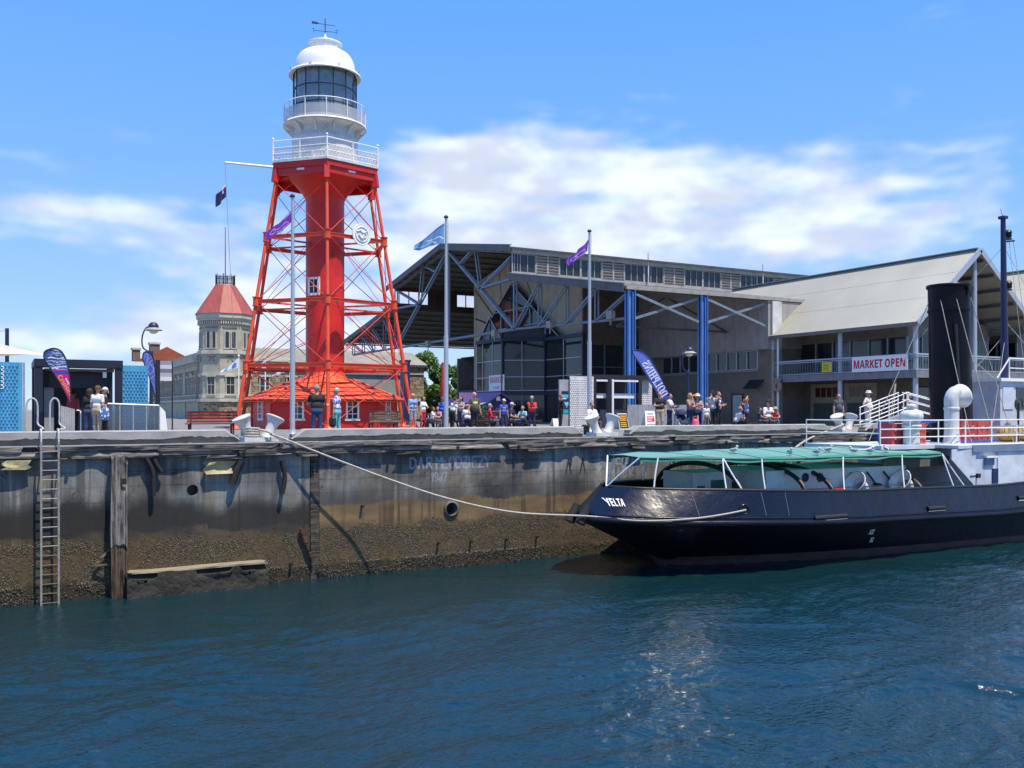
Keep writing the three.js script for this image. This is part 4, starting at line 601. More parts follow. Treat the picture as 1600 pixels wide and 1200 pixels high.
// ---------------------------------------------------------------- the tavern: two gabled roofs end-on to the water
function gableHall(name, label, x0, zFront, detail) {
  const o = thing(name, label, 'building', 'gabled waterfront halls', [x0, DECK, zFront]), W = 10.4, YV = 6.45, YP = 10.7, zb = -21, ov = 0.5;
  const roofM = new THREE.MeshStandardMaterial({ color: lin([0.56, 0.535, 0.42]), roughness: 0.6, map: R(MOT, 'm', 0.02), bumpMap: R(CORR, 'c', 0.001, 1.2), bumpScale: 0.02 }), rp = (x, z) => V(x, YP - Math.abs(x - W / 2) * (YP - YV) / (W / 2), z);
  const rL = slab([rp(-ov, ov), rp(W / 2, ov), rp(W / 2, zb), rp(-ov, zb)], 0.1), rR = slab([rp(W / 2, ov), rp(W + ov, ov), rp(W + ov, zb), rp(W / 2, zb)], 0.1);
  part('roof_slope', rL, roofM, o); part('roof_slope', rR, roofM, o);
  part('bargeboard', [bar(rp(-ov, ov + 0.04).add(V(0, -0.1, 0)), rp(W / 2, ov + 0.04).add(V(0, -0.1, 0)), 0.06, 0.34)], M.steel, o); part('bargeboard', [bar(rp(W + ov, ov + 0.04).add(V(0, -0.1, 0)), rp(W / 2, ov + 0.04).add(V(0, -0.1, 0)), 0.06, 0.34)], M.steel, o);
  part('ridge_cap', [bar(rp(W / 2, ov).add(V(-0.14, 0.0, 0)), rp(W / 2, zb).add(V(-0.14, 0.0, 0)), 0.32, 0.05)], M.galv, o); for (const k of [0.34, 0.67]) part('sheet_lap', slab([rp(lerp(-ov, W / 2, k), ov).add(V(0, 0.012, 0)), rp(lerp(-ov, W / 2, k + 0.012), ov).add(V(0, 0.012, 0)), rp(lerp(-ov, W / 2, k + 0.012), zb).add(V(0, 0.012, 0)), rp(lerp(-ov, W / 2, k), zb).add(V(0, 0.012, 0))], 0.015), roofM, o);
  part('gutter', b2(-ov - 0.15, -ov, YV - 0.65, YV - 0.45, zb + 9, ov), stk([0.24, 0.21, 0.19]), o);
  for (let i = 0; i < 5; i++) { const x = 0.7 + i * 1.0; part('roof_batten', [bar(rp(x, 0.3).add(V(0, -0.28, 0)), rp(x, -3).add(V(0, -0.28, 0)), 0.12, 0.16)], M.roofDark, o); const xr = W - x; part('roof_batten', [bar(rp(xr, 0.3).add(V(0, -0.28, 0)), rp(xr, -3).add(V(0, -0.28, 0)), 0.12, 0.16)], M.roofDark, o); }
  const post = (x, z, h) => part('verandah_post', rod(V(x, -0.02, z), V(x, h, z), 0.15, 0.15, 12), M.steel, o);
  post(0, 0, YV - 0.1); post(W / 2, 0.1, YP - 0.2); post(W, 0, YV - 0.1); post(0, -5.5, YV - 0.2);
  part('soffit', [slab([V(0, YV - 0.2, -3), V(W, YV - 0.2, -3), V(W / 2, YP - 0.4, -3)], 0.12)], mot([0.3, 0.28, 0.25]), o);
  // upper floor balcony round the west and water sides
  const FY = 3.1; part('balcony_floor', [b2(-0.2, W + 0.2, FY - 0.12, FY + 0.02, -2.4, 0.2), b2(-0.2, 2.4, FY - 0.12, FY + 0.02, -11, -2.4)], mot([0.22, 0.19, 0.16]), o);
  part('balcony_edge', [b2(-0.28, W + 0.28, FY - 0.25, FY + 0.18, 0.2, 0.28), b2(-0.28, -0.2, FY - 0.25, FY + 0.18, -11, 0.2)], stk([0.25, 0.26, 0.30], 0.6), o);
  const rail = (a, b, n) => { const L = (t, y) => V(lerp(a.x, b.x, t), FY + y, lerp(a.z, b.z, t)); const r = part('balcony_rail', [bar(L(0, 1.12), L(1, 1.12), 0.09, 0.09), bar(L(0, 0.24), L(1, 0.24), 0.05, 0.05), bar(L(0, 1.0), L(1, 1.0), 0.05, 0.05)], M.steel, o); const len = a.distanceTo(b), k = Math.floor(len / 0.14); const bs = []; for (let i = 0; i <= k; i++) bs.push(rod(L(i / k, 0.24), L(i / k, 1.0), 0.012, 0.012, 4)); const p = part('balusters', bs, M.steel, r); p.userData.kind = 'stuff'; };
  rail(V(-0.2, 0, -11), V(-0.2, 0, -5.5)); rail(V(-0.2, 0, -5.5), V(-0.2, 0, 0.15)); rail(V(-0.2, 0, 0.15), V(W / 2, 0, 0.15)); rail(V(W / 2, 0, 0.15), V(W, 0, 0.15));
  // rooms behind
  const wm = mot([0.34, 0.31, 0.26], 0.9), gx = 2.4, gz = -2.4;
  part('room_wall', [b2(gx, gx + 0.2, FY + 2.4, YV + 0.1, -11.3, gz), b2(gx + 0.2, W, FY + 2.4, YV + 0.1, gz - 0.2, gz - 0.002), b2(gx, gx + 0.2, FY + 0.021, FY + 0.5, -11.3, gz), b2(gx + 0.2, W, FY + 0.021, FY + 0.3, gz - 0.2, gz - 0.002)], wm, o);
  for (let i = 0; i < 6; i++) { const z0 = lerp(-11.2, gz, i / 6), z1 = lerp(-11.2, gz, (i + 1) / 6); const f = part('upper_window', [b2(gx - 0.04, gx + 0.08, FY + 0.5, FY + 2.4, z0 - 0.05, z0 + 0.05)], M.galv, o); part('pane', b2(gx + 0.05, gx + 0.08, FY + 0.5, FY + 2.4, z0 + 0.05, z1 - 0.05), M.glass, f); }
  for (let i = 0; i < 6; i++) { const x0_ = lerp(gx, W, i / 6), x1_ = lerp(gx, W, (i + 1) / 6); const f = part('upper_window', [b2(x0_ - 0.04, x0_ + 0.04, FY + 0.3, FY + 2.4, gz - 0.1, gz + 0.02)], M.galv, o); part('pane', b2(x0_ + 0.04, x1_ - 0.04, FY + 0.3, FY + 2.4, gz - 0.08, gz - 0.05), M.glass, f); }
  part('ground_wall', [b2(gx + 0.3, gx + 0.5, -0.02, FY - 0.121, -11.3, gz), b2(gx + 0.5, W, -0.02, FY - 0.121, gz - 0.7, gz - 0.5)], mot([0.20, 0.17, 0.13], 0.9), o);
  if (detail) {
    for (const [z0, z1] of [[-10.4, -7.6], [-7.5, -4.9]]) {
      const d = part('barn_door', [b2(gx + 0.2, gx + 0.3, 0, 2.75, z0, z1)], mot([0.45, 0.40, 0.28], 0.85), o);
      part('door_panel', b2(gx + 0.16, gx + 0.21, 0.35, 1.45, z0 + 0.3, z1 - 0.3), mot([0.10, 0.13, 0.10], 0.7), d);
      for (let i = 0; i < 4; i++) part('pane', b2(gx + 0.17, gx + 0.21, 1.85, 2.5, lerp(z0 + 0.4, z1 - 0.4, i / 4) + 0.05, lerp(z0 + 0.4, z1 - 0.4, (i + 1) / 4) - 0.05), stk([0.09, 0.03, 0.02], 0.2), d);
    }
    for (let i = 0; i < 3; i++) { const f = part('ground_window', b2(gx + 0.5 + i * 2.4, gx + 2.6 + i * 2.4, 0.3, 2.5, gz - 0.52, gz - 0.46), M.dark, o); part('pane', b2(gx + 0.6 + i * 2.4, gx + 2.5 + i * 2.4, 0.4, 2.4, gz - 0.46, gz - 0.42), M.glass, f); }
    part('downpipe', rod(V(-0.25, 0, -10.6), V(-0.25, YV - 0.5, -10.6), 0.08, 0.08, 8), M.whiteP, o);
    part('hose_reel', [new THREE.TorusGeometry(0.28, 0.12, 8, 18).rotateY(Math.PI / 2).translate(-0.5, 2.6, -10.4), bx(0.2, 0.2, 0.5, -0.45, 3.05, -10.4)], mot([0.5, 0.32, 0.25]), o);
  }
  return o;
}
const TX = 46.3, TZ = EYE.z - 35.8;
gableHall('tavern', 'balconied waterfront hall with a cream gabled roof, right of the blue columns', TX, TZ, true);
gableHall('tavern_annexe', 'second cream gabled hall behind the tug mast at the right edge', TX + 10.9, TZ, false);
{
  const t = canvasTex(1024, 256, (c, w, h) => { c.fillStyle = '#eceae8'; c.fillRect(0, 0, w, h); c.fillStyle = '#d3121c'; c.strokeStyle = '#7c0d14'; c.lineWidth = 5; c.font = 'bold 190px sans-serif'; c.textAlign = 'center'; c.save(); c.translate(w / 2, 196); c.scale(0.74, 1); c.fillText('MARKET OPEN', 0, 0); c.strokeText('MARKET OPEN', 0, 0); c.restore(); });
  const s = thing('market_banner', 'white banner reading MARKET OPEN in red on the balcony rail', 'banner');
  const x = TX - 0.42, a = onX(1331, 570, x), b = onX(1418, 570, x), yb = DECK + 3.3, yt = DECK + 4.22;
  part('banner_sheet', quadUV(V(x, yb, a.z), V(x, yb, b.z), V(x, yt, b.z), V(x, yt, a.z)), printed(t, 0.6), s); part('banner_back', b2(x + 0.004, x + 0.03, yb, yt, a.z, b.z), M.whiteP, s);
  const n = thing('yellow_notice', 'small yellow notice on the balcony rail left of the banner', 'sign'), c0 = onX(1284, 570, x), c1 = onX(1299, 570, x);
  const t2 = canvasTex(64, 64, c => { c.fillStyle = '#d8d23a'; c.fillRect(0, 0, 64, 64); c.fillStyle = '#4a4a20'; for (let i = 0; i < 5; i++) c.fillRect(8, 10 + i * 10, 48 - (i % 2) * 12, 4); });
  part('notice_sheet', quadUV(V(x, yb + 0.1, c0.z), V(x, yb + 0.1, c1.z), V(x, yt - 0.2, c1.z), V(x, yt - 0.2, c0.z)), printed(t2), n); part('notice_back', b2(x + 0.004, x + 0.03, yb + 0.1, yt - 0.2, c0.z, c1.z), M.whiteP, n);
}
// ---------------------------------------------------------------- the customs house with its corner tower
{
  const Zt = 105, P = gnd(352, Zt), sc = Zt / FOC, Y = py => 5.13 + (HZ - py) * sc - DECK;
  const o = thing('customs_house', 'old stone customs house with an octagonal corner tower and red tower roof', 'building', null, P, 0);
  const ren = mot([0.58, 0.54, 0.39], 0.9, 0.25, 0.006), trim = mot([0.70, 0.66, 0.51], 0.85, 0.4, 0.004), dk = mot([0.27, 0.27, 0.2], 0.9, 0.6);
  const stoneT = dataTex(256, 256, (i, j) => { const r = Math.floor(j / 16), x = (i + (r % 2) * 12 + 256 + Math.floor(h3(r, 1, 2) * 20)) % 256, k = Math.floor(x / 24), e = (x % 24 < 2 || j % 16 < 2), t = h3(k, r, 3), n = h3(i, j, 4) * 0.1; const b = e ? [0.62, 0.58, 0.48] : t < 0.4 ? [0.45, 0.36, 0.27] : t < 0.75 ? [0.56, 0.5, 0.4] : [0.36, 0.27, 0.22]; return b.map(v => v + n); });
  const stone = new THREE.MeshStandardMaterial({ map: rep(stoneT, 0.25), roughness: 0.9 });
  const rt = 2.86, oc = (r, k, y) => V(Math.sin((k + 0.5) * Math.PI / 4) * r, y, Math.cos((k + 0.5) * Math.PI / 4) * r);
  const ring = (r0, r1, y0, y1) => { const g = []; for (let k = 0; k < 8; k++) g.push(poly([oc(r0, k, y0), oc(r0, k + 1, y0), oc(r1, k + 1, y1), oc(r1, k, y1)])); return g; };
  const disc = (r, y) => poly(Array.from({ length: 8 }, (_, k) => oc(r, k, y)));
  const band = (r, y0, y1) => [...ring(r, r, y0, y1), disc(r, y1), disc(r, y0)];
  part('tower_base', band(rt + 0.06, 0, Y(626)), stone, o);
  part('tower_shaft', [...ring(rt, rt, Y(626), Y(494))], ren, o);
  for (const [y0, y1, e] of [[628, 623, 0.3], [588, 584, 0.14], [555, 549, 0.22], [500, 493, 0.35], [504, 500, 0.2], [616, 622, 0.08]]) part('string_course', band(rt + e, Math.min(Y(y0), Y(y1)), Math.max(Y(y0), Y(y1))), trim, o);
  for (let k = 0; k < 8; k++) for (let i = 0; i < 9; i++) { const c = oc(rt + 0.12, k, Y(507)).lerp(oc(rt + 0.12, k + 1, Y(507)), (i + 0.5) / 9); part('dentil', bx(0.12, 0.3, 0.2).rotateY((k + 1) * Math.PI / 4).translate(c.x, c.y, c.z), trim, o); }
  // red truncated roof with iron cresting
  const rf = part('tower_roof', [...ring(rt + 0.45, 1.05, Y(493), Y(446)), disc(1.05, Y(446))], stk([0.43, 0.095, 0.075], 0.6, 0.35), o, 'faded red iron roof of the tower');
  for (let k = 0; k < 8; k++) part('roof_hip', rod(oc(rt + 0.46, k, Y(493)), oc(1.06, k, Y(446)), 0.05, 0.05, 6), stk([0.45, 0.09, 0.08]), rf);
  for (let k = 0; k < 8; k++) { const bs = [rod(oc(1.05, k, Y(446)), oc(1.05, k, Y(429)), 0.05), bar(oc(1.05, k, Y(434)), oc(1.05, k + 1, Y(434)), 0.05, 0.06), bar(oc(1.05, k, Y(444)), oc(1.05, k + 1, Y(444)), 0.05, 0.06)]; for (let i = 1; i < 5; i++) bs.push(rod(oc(1.05, k, Y(445)).lerp(oc(1.05, k + 1, Y(445)), i / 5), oc(1.05, k, Y(431)).lerp(oc(1.05, k + 1, Y(431)), i / 5), 0.022, 0.022, 4)); part('roof_railing', bs, M.black, rf); }
  part('flagstaff', rod(V(0, Y(446), 0), V(0, Y(355), 0), 0.06, 0.035), M.dark, o);
  const win = (parent, c, an, w, h, arch, m = trim) => {
    const pr = g => g.rotateY(an).translate(c.x, c.y, c.z); let g = new THREE.BoxGeometry(w, h, 0.1);
    if (arch) { const s = new THREE.Shape(); s.moveTo(-w / 2, -h / 2); s.lineTo(w / 2, -h / 2); s.lineTo(w / 2, h / 2 - w / 2); s.absarc(0, h / 2 - w / 2, w / 2, 0, Math.PI, false); s.closePath(); g = new THREE.ExtrudeGeometry(s, { depth: 0.06, bevelEnabled: false }); }
    const f = part('window', [pr(bx(0.1, h, 0.16, -w / 2 - 0.05, 0, 0.04)), pr(bx(0.1, h, 0.16, w / 2 + 0.05, 0, 0.04)), pr(bx(w + 0.4, 0.12, 0.24, 0, -h / 2 - 0.06, 0.08)), ...(arch ? [] : [pr(bx(w + 0.4, 0.16, 0.22, 0, h / 2 + 0.08, 0.08))])], m, parent);
    part('pane', pr(g), M.glass, f); if (!arch) part('sash_bar', [pr(bx(w, 0.06, 0.04, 0, 0.1, 0.07)), pr(bx(0.04, h, 0.04, 0, 0, 0.071))], trim, f); return f;
  };
  for (let k = 0; k < 8; k++) {
    const an = (k + 1) * Math.PI / 4, R0 = rt * Math.cos(Math.PI / 8), n = V(Math.sin(an), 0, Math.cos(an)), s = V(n.z, 0, -n.x);
    for (const q of [-0.36, 0.36]) win(o, n.clone().multiplyScalar(R0).addScaledVector(s, q).setY((Y(546) + Y(521)) / 2), an, 0.4, Y(521) - Y(546), true);
    part('window_hood', [bx(1.5, 0.12, 0.16, 0, 0.05, 0).rotateY(an).translate(n.x * R0, Y(515), n.z * R0)], dk, o);
    win(o, n.clone().multiplyScalar(R0).setY((Y(617) + Y(590)) / 2), an, 0.85, Y(590) - Y(617), false);
    const kx_ = bx(1.5, 0.22, 0.2).rotateY(an).translate(n.x * R0, Y(587), n.z * R0); part('window_hood', kx_, dk, o);
    part('plaster_crest', [bx(1.0, 0.12, 0.1, 0, 0.5, 0), bx(0.1, 0.55, 0.1, 0.25, 0.1, 0).rotateZ(0.5), bx(0.1, 0.55, 0.1, -0.25, 0.1, 0).rotateZ(-0.5)].map(g => g.rotateY(an).translate(n.x * R0, Y(566), n.z * R0)), dk, o);
  }
  // wing along the street (going back) and wing along the water
  const wz0 = -1.2, wz1 = -40, wxL = -2.7;
  part('street_wing_wall', b2(wxL, wxL + 8, 0, Y(566) , wz1, wz0), stone, o);
  part('street_wing_base', b2(wxL - 0.08, wxL, 0, Y(627), wz1, wz0), ren, o);
  part('street_cornice', [b2(wxL - 0.5, wxL + 8, Y(566), Y(563), wz1, wz0)], trim, o); part('street_parapet', b2(wxL - 0.15, wxL + 8, Y(563), Y(551), wz1, wz0), ren, o); part('street_frieze', b2(wxL - 0.16, wxL, Y(578), Y(566.2), wz1, wz0), ren, o);
  for (let i = 0; i < 44; i++) part('dentil', bx(0.3, 0.3, 0.22, wxL - 0.2, Y(569), wz0 - 0.5 - i * 0.75), trim, o);
  part('balcony_band', [b2(wxL - 0.4, wxL, Y(627), Y(623.5), wz1, wz0)], trim, o); 
  for (let i = 0; i < 10; i++) { const z = wz0 - 2 - i * 2.2 - Math.floor(i / 3) * 1.8; win(o, V(wxL, Y(604), z), -Math.PI / 2, 0.8, 2.3, false); if (i % 3 === 1) part('pediment', slab([V(wxL - 0.15, Y(588), z - 0.9), V(wxL - 0.15, Y(588), z + 0.9), V(wxL - 0.15, Y(580), z)], 0.15), trim, o); }
  part('balustrade', [b2(wxL - 0.35, wxL - 0.2, Y(618), Y(616.5), wz1, wz0)], trim, o); for (let i = 0; i < 40; i++) part('baluster', bx(0.1, 0.45, 0.1, wxL - 0.28, Y(621), wz0 - 0.4 - i * 0.8), trim, o);
  part('pilaster', b2(wxL - 0.22, wxL, 0, Y(566.3), wz0 - 8.9, wz0 - 7.6), ren, o);
  const E = 24; part('water_wing_wall', b2(2.2, E, 0, Y(567), -9, 0.9), stone, o); part('water_wing_cornice', b2(2.2, E + 0.3, Y(567), Y(564), -9, 1.2), trim, o);
  part('water_wing_band', b2(2.2, E, Y(626), Y(622), 0.9, 1.1), trim, o); part('water_wing_trim', b2(2.2, E, Y(580), Y(578), 0.9, 1.02), trim, o);
  for (let i = 0; i < 6; i++) win(o, V(4.2 + i * 3.1, Y(604), 0.9), 0, 1.0, 2.3, false);
  for (let i = 0; i < 6; i++) win(o, V(4.2 + i * 3.1, Y(643), 0.9), 0, 1.2, 1.9, true);
  part('water_wing_roof', [slab([V(2, Y(564) + 0.02, 1.3), V(E + 0.3, Y(564) + 0.02, 1.3), V(E + 0.3, Y(538), -4), V(2, Y(538), -4)], 0.12)], new THREE.MeshStandardMaterial({ color: lin([0.36, 0.33, 0.26]), roughness: 0.7, map: R(MOT, 'm', 0.15), bumpMap: R(CORR, 'c', 0.5, 0.001), bumpScale: 0.03 }), o);
  // roofs and chimneys behind the parapet
  part('back_roof', slab([V(wxL + 1, Y(551), wz0 - 3), V(wxL + 6, Y(541), wz0 - 3), V(wxL + 6, Y(541), wz1), V(wxL + 1, Y(551), wz1)], 0.1), M.roofDark, o);
  part('brick_gable', slab([V(-7, Y(553), -22), V(1, Y(553), -22), V(-3, Y(540) + 1.1, -22)], 0.5), mot([0.40, 0.10, 0.05], 0.9, 0.8), o, 'red brick gable end above the parapet');
  for (const [x, z, w, h] of [[-6.6, -24, 0.9, 1.5], [-4.3, -24, 1.2, 2.3], [1.5, -12, 4, 1.3]]) { const c = part('chimney', bx(w, h, 1.4, x, Y(551) + h / 2, z), mot([0.27, 0.18, 0.13], 0.9, 0.9), o); part('chimney_cap', bx(w + 0.25, 0.25, 1.65, x, Y(551) + h + 0.1, z), trim, c); }
}
// low grey store behind the lighthouse
{
  const a = onZ(536, 640, -78), b = onZ(632, 640, -78), o = thing('grey_store', 'plain grey store wall seen under the shed roof behind the lighthouse', 'building');
  part('store_wall', b2(a.x, b.x, DECK, onZ(590, 586, -78).y, -84, -78), mot([0.42, 0.43, 0.42], 0.85, 0.2), o); part('store_roof', b2(a.x - 0.2, b.x + 0.2, onZ(590, 586, -78).y, onZ(590, 586, -78).y + 0.25, -84, -77.8), M.galv, o); part('roller_door', b2(b.x - 5, b.x - 2, DECK, DECK + 2.6, -78, -77.94), M.galv, o);
  const n = gnd(633, 62); const q = thing('navy_post', 'dark navy post beside the right leg of the lighthouse', 'post', null, n); part('shaft', bx(0.5, 4.2, 0.5, 0, 2.1, 0), M.navyPost, q); part('cap', bx(0.6, 0.15, 0.6, 0, 4.25, 0), M.navyPost, q);
}
// ---------------------------------------------------------------- trees behind the shed
function leafTree(name, label, px, Z, pyTop, pyLow, halfPx, sd, n = 5200) {
  const p = gnd(px, Z), s = Z / FOC, H = 5.13 + (HZ - pyTop) * s - DECK, low = Math.max(0.5, 5.13 + (HZ - pyLow) * s - DECK), rad = halfPx * s, o = thing(name, label, 'tree', 'leafy street trees', p);
  seed = sd; const tr = [rod(V(0, -0.05, 0), V(0.1, H * 0.45, 0), 0.22, 0.15, 8)]; const cl = [];
  for (let i = 0; i < 30; i++) { const a = rnd() * 6.28, h = lerp(low, H, rnd()), k = Math.sqrt(Math.max(0, 1 - ((h - (low + H) / 2) / ((H - low) / 2 + 0.01)) ** 2)), r = rad * (0.35 + 0.6 * rnd()) * (0.45 + 0.55 * k); const c = V(Math.cos(a) * r, h, Math.sin(a) * r); cl.push([c, rr(0.5, 1.0) * rad * 0.36]); if (i < 9) tr.push(rod(V(0.05, H * 0.3, 0), c, 0.08, 0.03, 5)); }
  part('trunk', tr, M.darkWood, o);
  const P = [], N = [], C = []; for (let i = 0; i < n; i++) { const [c, r] = cl[i % cl.length]; const u = V(rnd() * 2 - 1, rnd() * 2 - 1, rnd() * 2 - 1).normalize(), d = r * Math.pow(rnd(), 0.4), q = c.clone().addScaledVector(u, d), L = rr(0.16, 0.32), t1 = V(rnd() - 0.5, rnd() - 0.5, rnd() - 0.5).normalize(), t2 = t1.clone().cross(V(rnd() - 0.5, rnd() + 0.2, rnd() - 0.5)).normalize(); const g = rr(0.7, 1.4), col = [0.11 * g * rr(0.7, 1.4), 0.22 * g, 0.035 * g]; const v = [q.clone().addScaledVector(t1, L), q.clone().addScaledVector(t2, L * 0.5), q.clone().addScaledVector(t1, -L), q.clone().addScaledVector(t2, -L * 0.5)]; for (const k of [0, 1, 2, 0, 2, 3]) { P.push(v[k].x, v[k].y, v[k].z); C.push(...col); } }
  const g = new THREE.BufferGeometry(); g.setAttribute('position', new THREE.Float32BufferAttribute(P, 3)); g.setAttribute('color', new THREE.Float32BufferAttribute(C, 3)); g.computeVertexNormals();
  part('crown', g, new THREE.MeshPhysicalMaterial({ vertexColors: true, roughness: 0.9, side: THREE.DoubleSide, transmission: 0.3, thickness: 0 }), o);
}
leafTree('leafy_tree', 'green leafy tree just right of the lighthouse leg', 666, 122, 558, 640, 40, 11, 15000); leafTree('leafy_tree', 'green leafy tree behind the middle flagpole, beside the shed wall', 702, 132, 574, 642, 32, 23, 11000); leafTree('leafy_tree', 'dark green tree half hidden behind the lighthouse leg', 628, 140, 572, 645, 24, 31, 7000);
// ---------------------------------------------------------------- flagpoles and flags
function cloth(tl, bl, tr, br, amp, ph, nu = 26, nv = 14, folds = 2.2) { // hoist edge tl-bl, fly edge tr-br, with uv
  const nrm = tr.clone().sub(tl).cross(bl.clone().sub(tl)).normalize();
  const g = grid(nu, nv, (a, b) => { const t = tl.clone().lerp(tr, a), d = bl.clone().lerp(br, a), p = d.lerp(t, b); return p.addScaledVector(nrm, amp * Math.sin(a * folds * 6.28 + b * 1.6 + ph) * Math.min(1, a * 3)).add(V(0, amp * 0.3 * Math.sin(a * 5 + ph), 0)); });
  const uv = []; for (let j = 0; j <= nv; j++) for (let i = 0; i <= nu; i++) uv.push(i / nu, j / nv); g.setAttribute('uv', new THREE.Float32BufferAttribute(uv, 2)); return keep(g);
}
const flagM = t => new THREE.MeshPhysicalMaterial({ map: t, roughness: 0.85, side: THREE.DoubleSide, transmission: 0.25, thickness: 0 });
const purple = canvasTex(256, 128, (c, w, h) => { c.fillStyle = '#7d35b4'; c.fillRect(0, 0, w, h); c.strokeStyle = '#d9b8ee'; c.lineWidth = 9; c.beginPath(); c.moveTo(30, 90); c.bezierCurveTo(80, 10, 120, 120, 170, 40); c.stroke(); c.beginPath(); c.arc(190, 70, 26, 0, 6.3); c.stroke(); c.fillStyle = '#e6d2f3'; c.font = 'bold 30px sans-serif'; c.fillRect(20, 104, 120, 8); });
const pblue = canvasTex(256, 128, (c, w, h) => { c.fillStyle = '#6f9fd0'; c.fillRect(0, 0, w, h); c.strokeStyle = '#e8f0f8'; c.lineWidth = 8; c.beginPath(); c.moveTo(10, 100); c.bezierCurveTo(60, 40, 90, 110, 150, 50); c.stroke(); c.beginPath(); c.moveTo(60, 116); c.bezierCurveTo(120, 60, 160, 120, 240, 70); c.stroke(); c.fillStyle = '#3f72ac'; c.fillRect(0, 0, w, 14); });
function flagpole(px, pyTop, Z, label) { const p = gnd(px, Z), h = at(px, pyTop, Z).y - DECK, o = thing('flagpole', label, 'flagpole', 'grey flagpoles along the wharf', p); part('lower_mast', rod(V(0, -0.02, 0), V(0, h * 0.45, 0), 0.10, 0.095, 12), M.steel, o); part('upper_mast', rod(V(0, h * 0.45, 0), V(0, h - 0.06, 0), 0.072, 0.05, 12), M.steel, o); part('truck', [lathe([[0, 0], [0.09, 0.01], [0.1, 0.06], [0.05, 0.12], [0, 0.13]], 12, 0, h - 0.08, 0)], M.dark, o); part('base_collar', lathe([[0.22, 0], [0.22, 0.04], [0.14, 0.1], [0.12, 0.25]], 14), M.steel, o); part('halyard', rod(V(0.09, 1.2, 0.02), V(0.08, h - 0.15, 0.02), 0.008, 0.008, 4), M.wire, o); return o; }
flagpole(457, 305, 34.7, 'grey flagpole in front of the lighthouse'); flagpole(697, 338, 38.5, 'grey flagpole between the lighthouse and the pavilion'); flagpole(921, 360, 41.5, 'grey flagpole beside the white perforated screen');
const flag = (pts, Z, tex, amp, label, cat = 'flag') => { const o = thing('flag', label, cat, 'flags on the wharf'); const q = pts.map(([x, y], i) => at(x, y, Z + (i > 1 ? -0.4 : 0))); part('cloth', cloth(q[0], q[1], q[2], q[3], amp, Z), flagM(tex), o); return o; };
flag([[455.5, 331], [455, 347], [414, 366], [417, 378]], 34.65, purple, 0.13, 'purple flag blowing left in front of the lighthouse');
flag([[694.5, 350], [694, 381], [648, 382], [645, 391]], 38.45, pblue, 0.16, 'pale blue flag with white lines on the middle flagpole');
flag([[919.5, 373], [918, 391], [885, 410], [890, 416]], 41.45, purple, 0.12, 'purple flag above the market pavilion');
{ // signal flag on the lighthouse yard
  const y = globalThis.__yard, foot = y.clone(); foot.y -= 10.2; foot.x += 0.5;
  const o = thing('signal_flag', 'dark blue flag hanging from the lighthouse yard arm', 'flag'); part('halyard', [rod(y, foot, 0.012, 0.012, 4)], M.wire, o);
  const tx = canvasTex(128, 64, (c, w, h) => { c.fillStyle = '#101a55'; c.fillRect(0, 0, w, h); c.fillStyle = '#e8e8ee'; c.fillRect(0, 0, 62, 8); c.fillRect(26, 0, 10, 34); c.fillStyle = '#b02030'; c.fillRect(0, 14, 62, 6); });
  const h = y.y; part('cloth', cloth(V(y.x + 0.05, h - 1.15, y.z), V(y.x + 0.06, h - 1.75, y.z), V(y.x - 0.5, h - 1.75, y.z + 0.2), V(y.x - 0.45, h - 2.35, y.z + 0.2), 0.09, 1, 20, 10, 1.6), flagM(tx), o);
}
const wbt = canvasTex(256, 128, (c, w, h) => { c.fillStyle = '#e9eef6'; c.fillRect(0, 0, w, h); c.fillStyle = '#5b93d6'; c.beginPath(); c.arc(60, 70, 38, 0, 6.3); c.fill(); c.fillRect(20, 100, 200, 12); });
const wpt = canvasTex(256, 128, (c, w, h) => { c.fillStyle = '#e3e0ee'; c.fillRect(0, 0, w, h); c.fillStyle = '#7a58b8'; c.fillRect(40, 20, 120, 60); });
for (const [px, top, Z, tex, lab, fl] of [[373, 556, 78, wbt, 'white and blue flag left of the lighthouse leg, before the stone tower', 'white far flagpole before the stone tower'], [414.5, 560, 80, wpt, 'white and purple flag seen between the lighthouse legs', 'white far flagpole seen between the lighthouse legs'], [453, 562, 82, wbt, 'white and blue flag behind the front flagpole under the lighthouse ring', 'white far flagpole behind the front flagpole']]) {
  const p = gnd(px, Z), h = at(px, top, Z).y - DECK, s = Z / FOC, o = thing('far_flagpole', fl, 'flagpole', 'white flagpoles by the customs house', p); part('mast', rod(V(0, 0, 0), V(0, h, 0), 0.07, 0.05, 8), M.whiteP, o); part('finial', new THREE.SphereGeometry(0.1, 8, 6).translate(0, h, 0), M.whiteP, o);
  const f = thing('flag', lab, 'flag', 'small flags by the customs house'); const q = [[-1, 4], [-1, 19], [-27, 24], [-29, 26]].map(([x, y], i) => at(px + x, top + y, Z - 0.1 - (i > 1 ? 0.5 : 0))); part('cloth', cloth(q[0], q[1], q[2], q[3], 0.12, px), flagM(tex), f);
}
